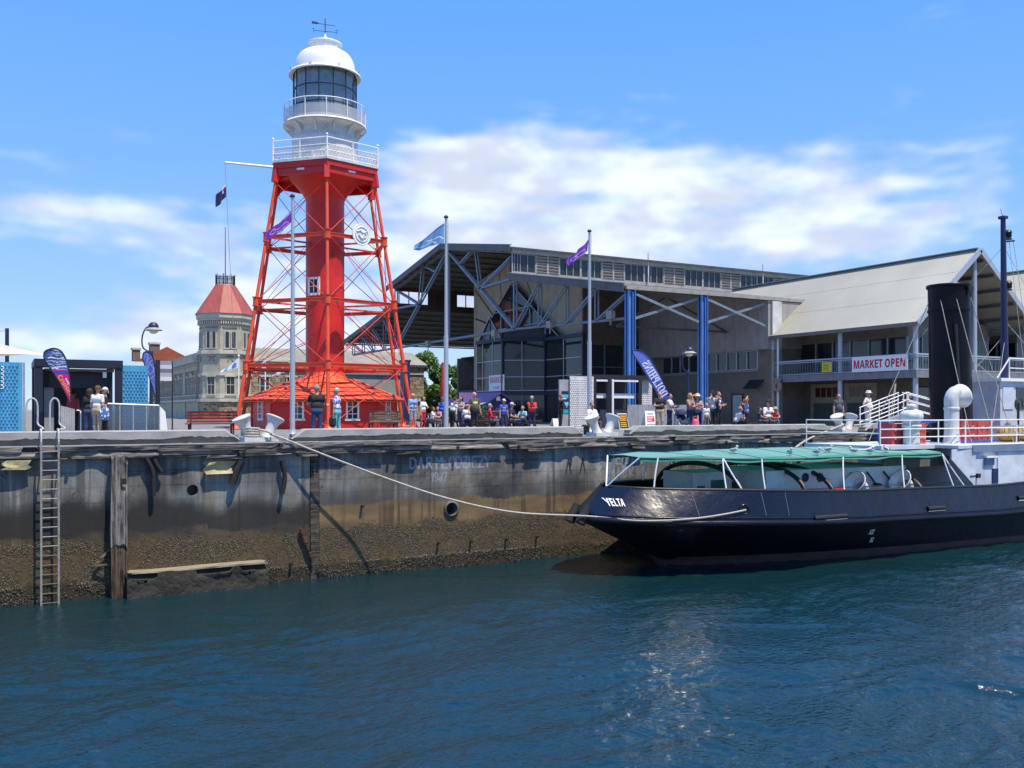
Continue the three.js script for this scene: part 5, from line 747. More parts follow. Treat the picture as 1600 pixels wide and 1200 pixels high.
// ---------------------------------------------------------------- street lamps
function lamp(px, pyTop, Z, dir, label) {
  const p = gnd(px, Z), h = at(px, pyTop, Z).y - DECK, o = thing('street_lamp', label, 'street lamp', 'goose-neck street lamps', p); const hx = dir * 0.02;
  part('post', [lathe([[0.14, -0.02], [0.14, 0.5], [0.08, 0.6], [0.06, h - 1.5], [0.09, h - 1.45], [0.09, h - 1.25], [0.05, h - 1.2]], 12)], M.navyPost, o);
  part('neck', tube([V(0, h - 1.3, 0), V(dir * 0.32, h - 1.1, 0), V(dir * 0.36, h - 0.6, 0), V(dir * 0.2, h - 0.22, 0), V(0.0, h - 0.12, 0), V(-dir * 0.1, h - 0.12, 0)], 0.035, 24, 6), M.navyPost, o);
  const s = part('shade', [lathe([[0.0, h], [0.16, h - 0.02], [0.2, h - 0.14], [0.22, h - 0.2], [0.38, h - 0.29], [0.38, h - 0.32], [0.2, h - 0.25], [0, h - 0.22]], 20, -dir * 0.1)], stk([0.42, 0.42, 0.40], 0.5), o);
  part('lamp_cap', lathe([[0.0, h + 0.05], [0.12, h + 0.03], [0.2, h - 0.06], [0.23, h - 0.17], [0.2, h - 0.18]], 16, -dir * 0.1), M.navyPost, s);
  part('lamp_bowl', lathe([[0.2, h - 0.26], [0.19, h - 0.38], [0.1, h - 0.46], [0, h - 0.47]], 16, -dir * 0.1), new THREE.MeshStandardMaterial({ color: lin([0.7, 0.7, 0.66]), roughness: 0.3 }), s);
}
lamp(236, 505, 41, -1, 'street lamp with a round shade above the blue kiosk screen'); lamp(1075, 543, 49, -1, 'street lamp between the blue columns of the shed');
// ---------------------------------------------------------------- ticket kiosk in an open container, left
const perf = (base, dot, sx) => { const t = dataTex(128, 128, (i, j) => { const x = i / 128 * 4, y = j / 128 * 8, r = Math.floor(y), xx = (x + (r % 2) * 0.5) % 1, q = Math.hypot((xx - 0.5) * 1.2, (y % 1 - 0.5)); return q < 0.3 ? dot : base; }); return rep(t, sx); };
const holed = (w, h, m, back) => { // screen of punched tabs standing proud
  const gs = []; const d = 0.115; for (let j = 0; j < Math.floor(h / d); j++) for (let i = 0; i < Math.floor(w / d); i++) gs.push(bx(0.055, 0.055, 0.012).rotateX(-0.5).rotateZ(0.785).translate(-w / 2 + (i + 0.5 + (j % 2) * 0.5 - 0.25) * d, (j + 0.5) * d, 0.014)); return gs; };
const skyBlue = stk([0.085, 0.42, 0.72], 0.55, 0.6), skyBlue2 = stk([0.06, 0.34, 0.64], 0.55, 0.6);
{
  const zf = -8.3, o = thing('ticket_kiosk', 'open black-framed container kiosk with blue punched screens at the left', 'kiosk');
  const x0 = onZ(54, 600, zf).x, x1 = onZ(190, 600, zf).x, yT = onZ(120, 563, zf).y, zb = zf - 3.2, fm = M.navyPaint;
  const frame = std([0.012, 0.015, 0.032], 0.5);
  for (const [x, z, w] of [[x0 + 0.12, zf, 0.26], [x1 - 0.1, zf, 0.24], [x0 + 0.1, zb, 0.2], [x1 - 0.1, zb, 0.2]]) part('corner_post', b2(x - w / 2, x + w / 2, DECK - 0.01, yT, z - w / 2, z + w / 2), frame, o);
  part('roof_edge', [b2(x0 - 0.02, x1 + 0.03, yT - 0.24, yT + 0.02, zf - 0.1, zf + 0.16), b2(x0 - 0.02, x0 + 0.14, yT - 0.2, yT + 0.016, zb, zf - 0.1), b2(x1 - 0.14, x1 + 0.02, yT - 0.2, yT + 0.016, zb, zf - 0.1)], frame, o);
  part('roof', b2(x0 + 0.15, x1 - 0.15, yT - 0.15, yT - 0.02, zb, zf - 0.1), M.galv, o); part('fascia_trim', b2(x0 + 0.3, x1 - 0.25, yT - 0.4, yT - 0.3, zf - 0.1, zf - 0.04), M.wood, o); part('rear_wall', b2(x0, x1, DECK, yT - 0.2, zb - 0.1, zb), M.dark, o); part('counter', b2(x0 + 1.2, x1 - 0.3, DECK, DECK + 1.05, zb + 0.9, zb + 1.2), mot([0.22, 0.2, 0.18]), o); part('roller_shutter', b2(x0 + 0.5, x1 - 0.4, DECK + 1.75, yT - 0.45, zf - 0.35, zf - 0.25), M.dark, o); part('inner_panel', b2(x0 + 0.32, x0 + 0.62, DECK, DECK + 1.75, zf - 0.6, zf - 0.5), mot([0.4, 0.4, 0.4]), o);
  part('speaker_box', b2(x1 - 0.62, x1 - 0.5, yT - 0.6, yT - 0.4, zf - 0.1, zf + 0.02), M.whiteP, o);
  const scr = (xa, xb, ya, yb, z, lab) => { const w = xb - xa, h = yb - ya, p = part('blue_screen', b2(xa, xb, ya, yb, z - 0.05, z), skyBlue, o, lab); const t = part('punched_tabs', holed(w - 0.05, h - 0.05).map(g => g.translate((xa + xb) / 2, ya, z)), skyBlue2, p); t.userData.kind = 'stuff'; };
  scr(onZ(-40, 600, zf).x, onZ(35, 600, zf).x, DECK, onZ(10, 566, zf).y, zf + 0.1); scr(onZ(192, 600, zf).x, onZ(232, 600, zf).x, DECK + 0.02, onZ(210, 571, zf).y, zf - 0.1);
  part('screen_edge', b2(onZ(35.5, 600, zf).x, onZ(39, 600, zf).x, DECK, onZ(10, 566, zf).y, zf + 0.02, zf + 0.1), M.galv, o);
  const logo = []; for (let i = 0; i < 6; i++) { const p = onZ(3, 575 + i * 6, zf + 0.13); logo.push(new THREE.TorusGeometry(0.05, 0.016, 5, 10, 4.2).rotateZ(-2.3).translate(p.x, p.y, zf + 0.14)); } part('screen_lettering', logo, M.whiteP, o, 'column of white looped marks on the blue screen');
}
{ // shade sail behind
  const o = thing('shade_sail', 'cream shade sail with a navy mast at the far left', 'shade sail'), p = gnd(11, 40), h = at(11, 513, 40).y - DECK; o.position.copy(p); part('mast', rod(V(0, 0, 0), V(0, h, 0), 0.09, 0.08, 10), M.navyPost, o);
  const q = [at(-60, 522, 41), at(-6, 536, 39.5), at(72, 554, 37), at(-60, 552, 37)].map(v => v.sub(p)); part('sail', grid(14, 10, (a, b) => q[0].clone().lerp(q[1], a).lerp(q[3].clone().lerp(q[2], a), b).add(V(0, -0.35 * Math.sin(a * 3.14) * Math.sin(b * 3.14), 0))), new THREE.MeshPhysicalMaterial({ color: lin([0.72, 0.66, 0.52]), roughness: 0.9, side: THREE.DoubleSide, transmission: 0.3, thickness: 0 }), o); part('guy_wire', rod(q[2], V(q[2].x + 0.6, 2.75, q[2].z), 0.012, 0.012, 4), M.wire, o); part('mast_stay', rod(V(0, h - 0.1, 0), q[0], 0.012, 0.012, 4), M.wire, o);
}
// feather and teardrop banners: outline in metres on a curved pole
function banner(name, label, outline, Z, tex, polePts) { // a flat printed sail parallel to the quay, sizes in metres from its foot
  const zp = at(outline[0][0], HZ, Z).z, fx = onZ(polePts[polePts.length - 1][0], HZ, zp).x, o = thing(name, label, 'banner', 'feather and teardrop banners', [fx, DECK, zp]);
  const loc = ([x, y]) => { const p = onZ(x, y, zp); return V(p.x - fx, p.y - DECK, 0); }, c = outline.map(loc), xs = c.map(p => p.x), ys = c.map(p => p.y), x0 = Math.min(...xs), x1 = Math.max(...xs), y0 = Math.min(...ys), y1 = Math.max(...ys);
  const cur = new THREE.CatmullRomCurve3(c, true, 'catmullrom', 0.4).getPoints(70), sh = new THREE.Shape(cur.map(p => new THREE.Vector2(p.x, p.y))), g = new THREE.ShapeGeometry(sh), P = g.attributes.position, uv = g.attributes.uv;
  for (let i = 0; i < P.count; i++) uv.setXY(i, (P.getX(i) - x0) / (x1 - x0), (P.getY(i) - y0) / (y1 - y0));
  part('print', keep(g), flagM(tex), o); part('hem', tube(cur.filter((_, i) => i % 2 === 0 && i < 70), 0.022, 80, 5, true), M.black, o);
  const pl = polePts.map(loc); pl[pl.length - 1].y = 0.02; part('pole', tube(pl, 0.02, 20, 6), M.black, o); part('foot', [bx(0.6, 0.04, 0.06, 0, 0.02, 0), bx(0.06, 0.045, 0.6, 0, 0.023, 0)], M.black, o); return o;
}
const cruise = canvasTex(256, 512, (c, w, h) => { const g = c.createLinearGradient(0, 0, 0, 220); c.fillStyle = '#2f4a86'; c.fillRect(0, 0, w, h); for (let i = 0; i < 70; i++) { c.strokeStyle = ['#9fb4d6', '#dfe8f4', '#4b69a4', '#1d2d5c'][i % 4]; c.lineWidth = 3 + (i % 5) * 2; c.beginPath(); const y = (i * 37) % 215; c.moveTo((i * 53) % 256, y); c.bezierCurveTo((i * 53 + 40) % 256, y - 30, (i * 53 + 60) % 256, y + 20, (i * 53 + 110) % 280, y - 10); c.stroke(); } c.fillStyle = '#d3127e'; c.beginPath(); c.moveTo(0, 205); c.lineTo(256, 190); c.lineTo(256, 512); c.lineTo(0, 512); c.fill(); c.fillStyle = '#4a3fa8'; c.fillRect(90, 205, 166, 34); c.save(); c.translate(150, 262); c.rotate(0.95); c.fillStyle = '#f6b13c'; c.font = 'bold 62px sans-serif'; c.fillText('Cruises', -20, 20); c.fillStyle = '#ffffff'; c.font = 'bold 26px sans-serif'; c.fillText('Dolphin', 40, -28); c.restore(); });
banner('teardrop_banner', 'teardrop banner with a pink lower half reading Cruises', [[84, 544], [96, 549], [105, 566], [109, 590], [111, 632], [105, 620], [92, 596], [78, 575], [69, 560], [70, 549]], 31.5, cruise, [[111, 630], [112, 645], [112, 672]]);
const dolph = canvasTex(128, 512, (c, w, h) => { c.fillStyle = '#4d63b4'; c.fillRect(0, 0, w, h); for (let i = 0; i < 26; i++) { c.strokeStyle = ['#8794cf', '#b9a5c8', '#3a4b94'][i % 3]; c.lineWidth = 6; c.beginPath(); c.moveTo((i * 29) % 128, i * 20); c.bezierCurveTo((i * 29 + 50) % 128, i * 20 + 40, (i * 17) % 128, i * 20 + 80, (i * 41) % 128, i * 20 + 130); c.stroke(); } });
banner('teardrop_banner', 'narrow blue teardrop banner under the street lamp', [[229, 549], [236, 552], [241, 566], [243, 585], [244, 622], [240, 612], [233, 588], [226, 570], [223, 560], [224, 552]], 36, dolph, [[244, 620], [245, 640], [245, 668]]);
const dolphins = canvasTex(256, 512, (c, w, h) => { c.fillStyle = '#3548a8'; c.fillRect(0, 0, w, h); c.fillStyle = '#5f77c6'; c.beginPath(); c.moveTo(0, 0); c.bezierCurveTo(120, 40, 90, 160, 200, 260); c.lineTo(160, 300); c.bezierCurveTo(40, 160, 60, 100, 0, 40); c.fill(); c.save(); c.translate(178, 452); c.transform(-63.5 * 0.0036, -168 * 0.0036, -97.7 * 0.0058, 108 * 0.0058, 0, 0); c.fillStyle = '#dfe4f2'; c.font = 'bold 100px serif'; c.fillText('DOLPHINS', 0, 0); c.restore(); });
banner('feather_banner', 'leaning blue feather banner with mirrored white lettering DOLPHINS', [[988, 549], [1003, 548], [1016, 559], [1030, 584], [1043, 611], [1055, 632], [1048, 631], [1034, 626], [1020, 604], [1004, 577]], 44, dolphins, [[1055, 630], [1058, 650], [1059, 664]]);
// balustrades, signs and posts near the kiosk
{
  const o = thing('glass_barrier', 'grey glazed barrier with a white rail beside the blue kiosk', 'barrier'), z = -7.2, a = onZ(166, 640, z).x, b = onZ(249, 640, z).x;
  const gm = new THREE.MeshPhysicalMaterial({ color: lin([0.42, 0.50, 0.58]), roughness: 0.08, transmission: 0.85, thickness: 0 });
  for (let i = 0; i < 4; i++) part('panel', b2(lerp(a, b, i / 4) + 0.02, lerp(a, b, (i + 1) / 4) - 0.02, DECK + 0.06, DECK + 1.15, z - 0.012, z + 0.012), gm, o); part('top_rail', rod(V(a, DECK + 1.18, z), V(b, DECK + 1.12, z), 0.03), M.whiteP, o); for (let i = 0; i <= 4; i++) part('post', b2(lerp(a, b, i / 4) - 0.02, lerp(a, b, i / 4) + 0.02, DECK - 0.01, DECK + 1.15, z - 0.03, z + 0.03), M.galv, o);
  part('end_panel', [slab([V(b + 0.02, DECK, z), V(b + 0.3, DECK, z), V(b + 0.2, DECK + 0.9, z), V(b + 0.02, DECK + 1.1, z)], 0.06)], M.whiteP, o);
  const f = thing('grey_fence', 'short pale grey ribbed fence panel with a bent handrail beside the pink banner', 'fence'), fa = onZ(95, 640, z).x, fb = onZ(117, 640, z).x; for (let i = 0; i < 8; i++) part('board', b2(lerp(fa, fb, i / 8) + 0.004, lerp(fa, fb, (i + 1) / 8) - 0.004, DECK, DECK + 1.1 - i * 0.015, z - 0.02, z + 0.02 + (i % 2) * 0.012), mot([0.55, 0.56, 0.57], 0.6), f); part('handrail', tube([V(fb + 0.05, DECK + 0.95, z), V(fb + 0.17, DECK + 0.93, z), V(fb + 0.18, DECK + 0.8, z), V(fb + 0.18, DECK, z)], 0.022, 16, 6), M.whiteP, f);
  const bs = thing('notice_board', 'grey and white notice board between two dark posts', 'sign'), zz = -12.2, p0 = onZ(246, 600, zz), p1 = onZ(269, 600, zz), yt = onZ(257, 564, zz).y, yb = onZ(257, 595, zz).y; part('post', b2(p0.x - 0.09, p0.x + 0.09, DECK - 0.01, yt + 0.03, zz - 0.09, zz + 0.09), M.black, bs); part('post', b2(p1.x - 0.02, p1.x + 0.03, DECK - 0.01, yt, zz - 0.03, zz + 0.03), M.black, bs); const bt = canvasTex(64, 96, (c, w, h) => { ['#8e9096', '#c3c5ca', '#6d7078', '#a9acb2', '#d4d5d8'].forEach((k, i) => { c.fillStyle = k; c.fillRect(0, i * 19.2, w, 19.2); }); }); part('board', quadUV(V(p0.x + 0.09, yb, zz + 0.03), V(p1.x - 0.02, yb, zz + 0.03), V(p1.x - 0.02, yt, zz + 0.03), V(p0.x + 0.09, yt, zz + 0.03)), printed(bt), bs); part('board_back', b2(p0.x + 0.09, p1.x - 0.02, yb, yt, zz - 0.03, zz + 0.026), M.black, bs); part('foot', b2(p1.x - 0.4, p1.x + 0.5, DECK, DECK + 0.08, zz - 0.3, zz + 0.3), M.black, bs);
}
// benches
function bench(px0, px1, z, m, label) { const a = onZ(px0, 660, z), b = onZ(px1, 660, z), o = thing('bench', label, 'bench', 'slatted benches', [(a.x + b.x) / 2, DECK, z]); const w = b.x - a.x; for (let i = 0; i < 4; i++) part('back_slat', bx(w, 0.09, 0.03, 0, 0.52 + i * 0.115, 0.28 - i * 0.02), m, o); for (let i = 0; i < 4; i++) part('seat_slat', bx(w, 0.035, 0.1, 0, 0.43, 0.2 - i * 0.12), m, o); for (const s of [-1, 1]) { part('leg', [bx(0.06, 0.43, 0.06, s * (w / 2 - 0.15), 0.205, 0.2), bx(0.06, 0.43, 0.06, s * (w / 2 - 0.15), 0.205, -0.2), bx(0.055, 0.05, 0.5, s * (w / 2 - 0.15), 0.39, 0)], M.dark, o); part('back_stay', bar(V(s * (w / 2 - 0.15), 0.41, 0.24), V(s * (w / 2 - 0.15), 0.92, 0.25), 0.05, 0.03), M.dark, o); } }
bench(290, 369, -9.5, M.redWood, 'red slatted bench left of the first bollard, its back to the water'); bench(574, 623, -8.5, M.wood, 'bare wooden slatted bench in front of the lighthouse hut');
// ---------------------------------------------------------------- second kiosk: white punched screens
{
  const z = -13.4, o = thing('white_kiosk', 'black-framed kiosk with white punched screens in front of the pavilion', 'kiosk'), X = px => onZ(px, 640, z).x, Yp = (px, py) => onZ(px, py, z).y; const T = Yp(970, 586);
  const wp = stk([0.74, 0.74, 0.76], 0.6), wp2 = stk([0.5, 0.5, 0.55], 0.6);
  const scr = (xa, xb, yt, zz, lab) => { const p = part('white_screen', b2(xa, xb, DECK, yt, zz - 0.05, zz), wp, o, lab); const t = part('punched_tabs', holed(xb - xa - 0.04, yt - DECK - 0.04).map(g => g.translate((xa + xb) / 2, DECK, zz)), wp, p); t.userData.kind = 'stuff'; };
  scr(X(889), X(926), Yp(905, 588), z + 0.1); scr(X(1003), X(1024), T - 0.15, z - 0.3);
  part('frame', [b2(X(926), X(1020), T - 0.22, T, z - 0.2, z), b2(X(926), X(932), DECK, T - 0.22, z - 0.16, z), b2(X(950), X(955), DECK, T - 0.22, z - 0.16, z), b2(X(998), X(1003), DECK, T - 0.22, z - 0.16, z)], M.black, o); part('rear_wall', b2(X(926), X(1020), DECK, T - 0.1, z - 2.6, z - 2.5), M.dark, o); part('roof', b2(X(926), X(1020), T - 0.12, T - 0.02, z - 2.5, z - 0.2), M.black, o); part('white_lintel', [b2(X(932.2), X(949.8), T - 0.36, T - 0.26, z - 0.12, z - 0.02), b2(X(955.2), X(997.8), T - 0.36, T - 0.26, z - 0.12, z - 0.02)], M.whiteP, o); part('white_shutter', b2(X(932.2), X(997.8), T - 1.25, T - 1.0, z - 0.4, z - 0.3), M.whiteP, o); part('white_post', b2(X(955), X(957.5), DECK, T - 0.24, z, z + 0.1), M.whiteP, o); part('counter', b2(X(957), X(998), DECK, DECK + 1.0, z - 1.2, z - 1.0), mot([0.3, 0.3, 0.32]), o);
  const pt = canvasTex(64, 128, (c, w, h) => { c.fillStyle = '#2b6f8f'; c.fillRect(0, 0, w, h); ['#0f1f44', '#4fb4c4', '#12284f', '#7fd0d6', '#1b2f57', '#2f9fb4'].forEach((k, i) => { c.fillStyle = k; c.fillRect(0, i * 21, w, 16); }); c.fillStyle = '#e8f0f2'; c.fillRect(6, 40, 40, 5); c.fillRect(10, 84, 44, 5); });
  part('side_panel', b2(X(874), X(888.5), DECK, Yp(880, 593), z - 0.1, z + 0.0), mot([0.45, 0.45, 0.5]), o); part('poster', quadUV(V(X(877), Yp(880, 647), z + 0.006), V(X(888), Yp(880, 647), z + 0.006), V(X(888), Yp(880, 611), z + 0.006), V(X(877), Yp(880, 611), z + 0.006)), printed(pt), o);
  const g = thing('steel_barrier', 'grey sheet barrier with a bent rail in front of the white kiosk', 'barrier'), zb = -11.5, XB = px => onZ(px, 650, zb).x; for (let i = 0; i < 6; i++) part('sheet', b2(lerp(XB(980), XB(1076), i / 6) + 0.01, lerp(XB(980), XB(1076), (i + 1) / 6) - 0.01, DECK, DECK + 1.25, zb - 0.02, zb + 0.02), mot([0.38, 0.41, 0.44], 0.5, 0.6), g); part('rail', tube([V(XB(1076), DECK + 1.1, zb), V(XB(1088), DECK + 1.1, zb), V(XB(1090), DECK + 1.0, zb), V(XB(1090), DECK, zb)], 0.025, 16, 6), M.whiteP, g);
  const sign = (px0, px1, pt_, z_, tex, lab, tilt = 0.12) => { const a = onZ(px0, 655, z_), b = onZ(px1, 655, z_), t = onZ((px0 + px1) / 2, pt_, z_).y, s = thing('sandwich_board', lab, 'sign', 'sandwich boards'); part('front_board', slab([V(a.x, DECK, z_ + 0.25), V(b.x, DECK, z_ + 0.25), V(b.x - 0.02, t, z_), V(a.x + 0.02 + tilt, t, z_)].map(v => v), 0.03), M.whiteP, s); part('rear_board', slab([V(b.x, DECK, z_ - 0.3), V(a.x, DECK, z_ - 0.3), V(a.x + tilt, t, z_ - 0.04), V(b.x, t, z_ - 0.04)], 0.03), M.whiteP, s); if (tex) part('print', quadUV(V(a.x + 0.03, DECK + 0.05, z_ + 0.25), V(b.x - 0.03, DECK + 0.05, z_ + 0.25), V(b.x - 0.04, t - 0.04, z_ + 0.02), V(a.x + 0.04 + tilt, t - 0.04, z_ + 0.02)), printed(tex), s); };
  sign(1004, 1023, 642, -7.6, canvasTex(128, 160, (c, w, h) => { c.fillStyle = '#f0f0ee'; c.fillRect(0, 0, w, h); c.fillStyle = '#c81820'; c.fillRect(14, 40, 100, 50); c.fillStyle = '#f4dada'; for (let i = 0; i < 3; i++) c.fillRect(20, 47 + i * 14, 86 - i * 12, 6); c.fillStyle = '#6a7a8a'; c.fillRect(20, 14, 88, 12); c.fillRect(12, 108, 104, 10); c.fillRect(24, 126, 80, 8); }), 'white sandwich board with a red panel before the steel barrier');
  sign(964, 979, 646, -10.8, canvasTex(96, 128, (c, w, h) => { c.fillStyle = '#15130f'; c.fillRect(0, 0, w, h); c.fillStyle = '#e0902a'; for (let i = 0; i < 3; i++) c.fillRect(10, 12 + i * 18, 76, 11); c.fillStyle = '#c8a020'; for (let i = 0; i < 3; i++) c.fillRect(10, 72 + i * 17, 70, 9); }), 'black and orange sandwich board beside the second bollard', 0.02);
  sign(862, 872, 654, -16, null, 'small white sandwich board behind the man in the dark suit', 0.05);
}
// purple market stall
{
  const z = -22, o = thing('purple_stall', 'purple market stall with a pitched roof and lilac sign', 'stall'), X = px => onZ(px, 640, z).x, Yp = (px, py) => onZ(px, py, z).y; const pm = stk([0.05, 0.028, 0.17], 0.7, 0.6), pr = stk([0.035, 0.025, 0.15], 0.6, 0.6);
  part('front_wall', slab([V(X(757), DECK, z), V(X(798), DECK, z), V(X(798), Yp(798, 627), z), V(X(780), Yp(780, 614), z), V(X(757), Yp(757, 630), z)], 0.1), pm, o); part('side_wall', b2(X(757), X(757) + 0.1, DECK, Yp(757, 630), z - 3.2, z - 0.1), pm, o);
  part('roof_slope', slab([V(X(755), Yp(757, 631), z + 0.3), V(X(780), Yp(780, 613), z + 0.3), V(X(780), Yp(780, 613), z - 3.4), V(X(755), Yp(757, 631), z - 3.4)], 0.08), pr, o); part('roof_slope', slab([V(X(780), Yp(780, 613), z + 0.3), V(X(801), Yp(798, 628), z + 0.3), V(X(801), Yp(798, 628), z - 3.4), V(X(780), Yp(780, 613), z - 3.4)], 0.08), pr, o);
  part('awning', slab([V(X(712), Yp(712, 637), z - 2.2), V(X(758), Yp(758, 630), z + 0.1), V(X(762), Yp(760, 619), z - 1), V(X(722), Yp(722, 624), z - 3)], 0.06), pr, o); part('awning_edge', bar(V(X(712), Yp(712, 637), z - 2.2), V(X(758), Yp(758, 630), z + 0.1), 0.05, 0.1), M.whiteP, o);
  for (const px of [714, 740]) part('awning_post', rod(V(X(px), DECK, z - 1.5), V(X(px), Yp(px, 633), z - 1.5), 0.04), M.whiteP, o); part('lilac_sign', b2(X(727), X(749), Yp(738, 629), Yp(738, 613), z - 0.9, z - 0.85), stk([0.25, 0.16, 0.42], 0.7), o); part('name_plate', b2(X(775), X(781), Yp(778, 626), Yp(778, 619), z + 0.01, z + 0.05), M.whiteP, o); part('menu_line', b2(X(766), X(797), Yp(780, 644), Yp(780, 642), z + 0.01, z + 0.03), stk([0.4, 0.12, 0.06]), o);
  const f = thing('folded_umbrella', 'tall folded red umbrella before the trees', 'umbrella', null, gnd(692, 60)), h = at(692, 566, 60).y - DECK; part('pole', rod(V(0, 0, 0), V(0, h, 0), 0.035), M.dark, f); part('canopy', lathe([[0.04, h], [0.11, h - 0.5], [0.15, h - 1.4], [0.17, h - 2.2], [0.12, h - 2.45], [0.03, h - 2.45]], 9), stk([0.62, 0.03, 0.015], 0.8), f); part('base', lathe([[0, 0], [0.3, 0], [0.3, 0.1], [0.05, 0.14]], 14), M.dark, f);
  // low tables where people sit
  for (const [px, Z, lab] of [[748, 47, 'dark picnic table under the seated visitors nearest the tall man'], [808, 46, 'dark picnic table beside the visitors in white caps'], [688, 48, 'dark picnic table behind the middle flagpole']]) { const t = thing('picnic_table', lab, 'table', 'picnic tables', gnd(px, Z)); part('table_top', bx(1.9, 0.06, 0.8, 0, 0.74, 0), M.darkWood, t); for (const s of [-1, 1]) { part('bench_plank', bx(1.9, 0.05, 0.28, 0, 0.43, s * 0.72), M.darkWood, t); part('leg_frame', [bar(V(s * 0.7, 0, 0.75), V(s * 0.7, 0.72, 0.2), 0.06, 0.08), bar(V(s * 0.7, 0, -0.75), V(s * 0.7, 0.72, -0.2), 0.06, 0.08), bx(0.05, 0.08, 1.6, s * 0.7, 0.38, 0)], M.darkWood, t); } }
  const pb = thing('planter', 'dark planter tub with a small green shrub behind the tall man', 'planter', null, gnd(755, 50)); part('tub', lathe([[0, 0], [0.3, 0], [0.36, 0.55], [0.32, 0.55], [0.3, 0.5], [0, 0.5]], 14), M.darkWood, pb); const lf = []; for (let i = 0; i < 160; i++) { const u = V(rnd() - 0.5, rnd() * 0.9, rnd() - 0.5).multiplyScalar(0.7); lf.push(new THREE.PlaneGeometry(0.13, 0.06).rotateX(rnd() * 3).rotateY(rnd() * 6).translate(u.x, 0.6 + u.y, u.z)); } const fo = part('foliage', lf, new THREE.MeshStandardMaterial({ color: lin([0.06, 0.13, 0.03]), roughness: 0.9, side: THREE.DoubleSide }), pb); fo.userData.kind = 'stuff';
}
// ---------------------------------------------------------------- the steam tug, lying along the quay, stern to the left
const BX = 15.9, BZ = 3.12;                                     // stern end and centre line
const proj = v => { const d = v.clone().sub(EYE), Z = d.dot(FW); return [800 + FOC * d.dot(RT) / Z, HZ - FOC * d.y / Z, Z]; };
const curve = (pts) => x => { for (let i = 0; i + 1 < pts.length; i++) if (x <= pts[i + 1][0]) { const t = clamp((x - pts[i][0]) / (pts[i + 1][0] - pts[i][0])); return lerp(pts[i][1], pts[i + 1][1], t * t * (3 - 2 * t) * 0.5 + t * 0.5); } return pts[pts.length - 1][1]; };
const yTop = curve([[0, 2.74], [3, 2.66], [10, 2.42], [17, 2.32], [24, 2.55], [33, 3.9]]), yRail = curve([[0, 1.78], [3, 1.68], [10, 1.42], [17, 1.30], [24, 1.45], [33, 2.7]]);
const bK = s => s < 7.5 ? 2.95 * Math.sqrt(Math.max(0, 1 - (1 - s / 7.5) ** 2)) : s < 21 ? 2.95 : 2.95 * Math.max(0, Math.cos((s - 21) / 12 * Math.PI / 2)) ** 0.7;
const bW = s => s < 3.4 ? 0 : s < 22 ? 2.72 * (1 - Math.exp(-(s - 3.4) / 6)) : 2.6 * Math.max(0, Math.cos((s - 22) / 11 * Math.PI / 2));
const yKeel = s => s < 3.4 ? 1.72 * (1 - s / 3.4) ** 0.9 : -0.9;
// half breadth at station s and height y; bulwark above the rail leans inward and its end is cut back
function half(s, y) {
  const yr = yRail(s), k = bK(s);
  if (y >= yr) { const t = (y - yr) / (yTop(s) - yr), q = Math.max(0, s - 1.05 * t); return Math.max(0, bK(q) - 0.16 * t * Math.min(1, q)); }
  if (s < 3.4) { const yk = yKeel(s); return k * Math.pow(clamp((y - yk) / Math.max(0.02, yr - yk)), 0.55); }
  const w = Math.min(bW(s), k); if (y >= 0) return lerp(w, k, Math.pow(y / yr, 1.25)); return w * (1 + y * 0.35);
}
const hull = (s, y, side = 1, off = 0) => { const b = half(s, y), e = 0.05, db = (half(s + e, y) - half(Math.max(0.001, s - e), y)) / (2 * e), n = V(-db, 0, 1).normalize(); return V(BX + s + n.x * off, y, BZ + side * (b + n.z * off)); };
const sheet = (s0, s1, ns, yA, yB, ny, side, off = 0) => grid(ns, ny, (a, b) => { const s = lerp(s0, s1, s0 === 0 ? a * a * 0.5 + a * 0.5 : a), aa = side > 0 ? 1 : -1; return hull(s, lerp(yA(s), yB(s), b), side, off); });
const HULLT = dataTex(1024, 512, (i, j) => { const x = i / 1024 * 8, y = j / 512 * 4, sc = fbm(x * 1.2, y * 6, 2, 4), st = fbm(x * 7, y * 0.5, 5, 3), p = fbm(x * 0.8, y * 1.4, 8, 4), k = (x % 1.6 < 0.012 || (y + 0.3) % 0.85 < 0.012) ? 0.7 : 1; let v = (0.62 + 0.38 * p) * k; let c = [v, v, v]; const scuff = 0.5 * sstep(0.68, 0.78, sc), rust = 0.6 * sstep(0.70, 0.82, st); c = c.map((q, n) => lerp(q, 1, scuff)); return [c[0] * (1 + rust * 0.5), c[1], c[2] * (1 - rust * 0.4)]; });
const tug = thing('steam_tug', 'dark navy steam tug with green awning and black funnel moored along the quay', 'boat');
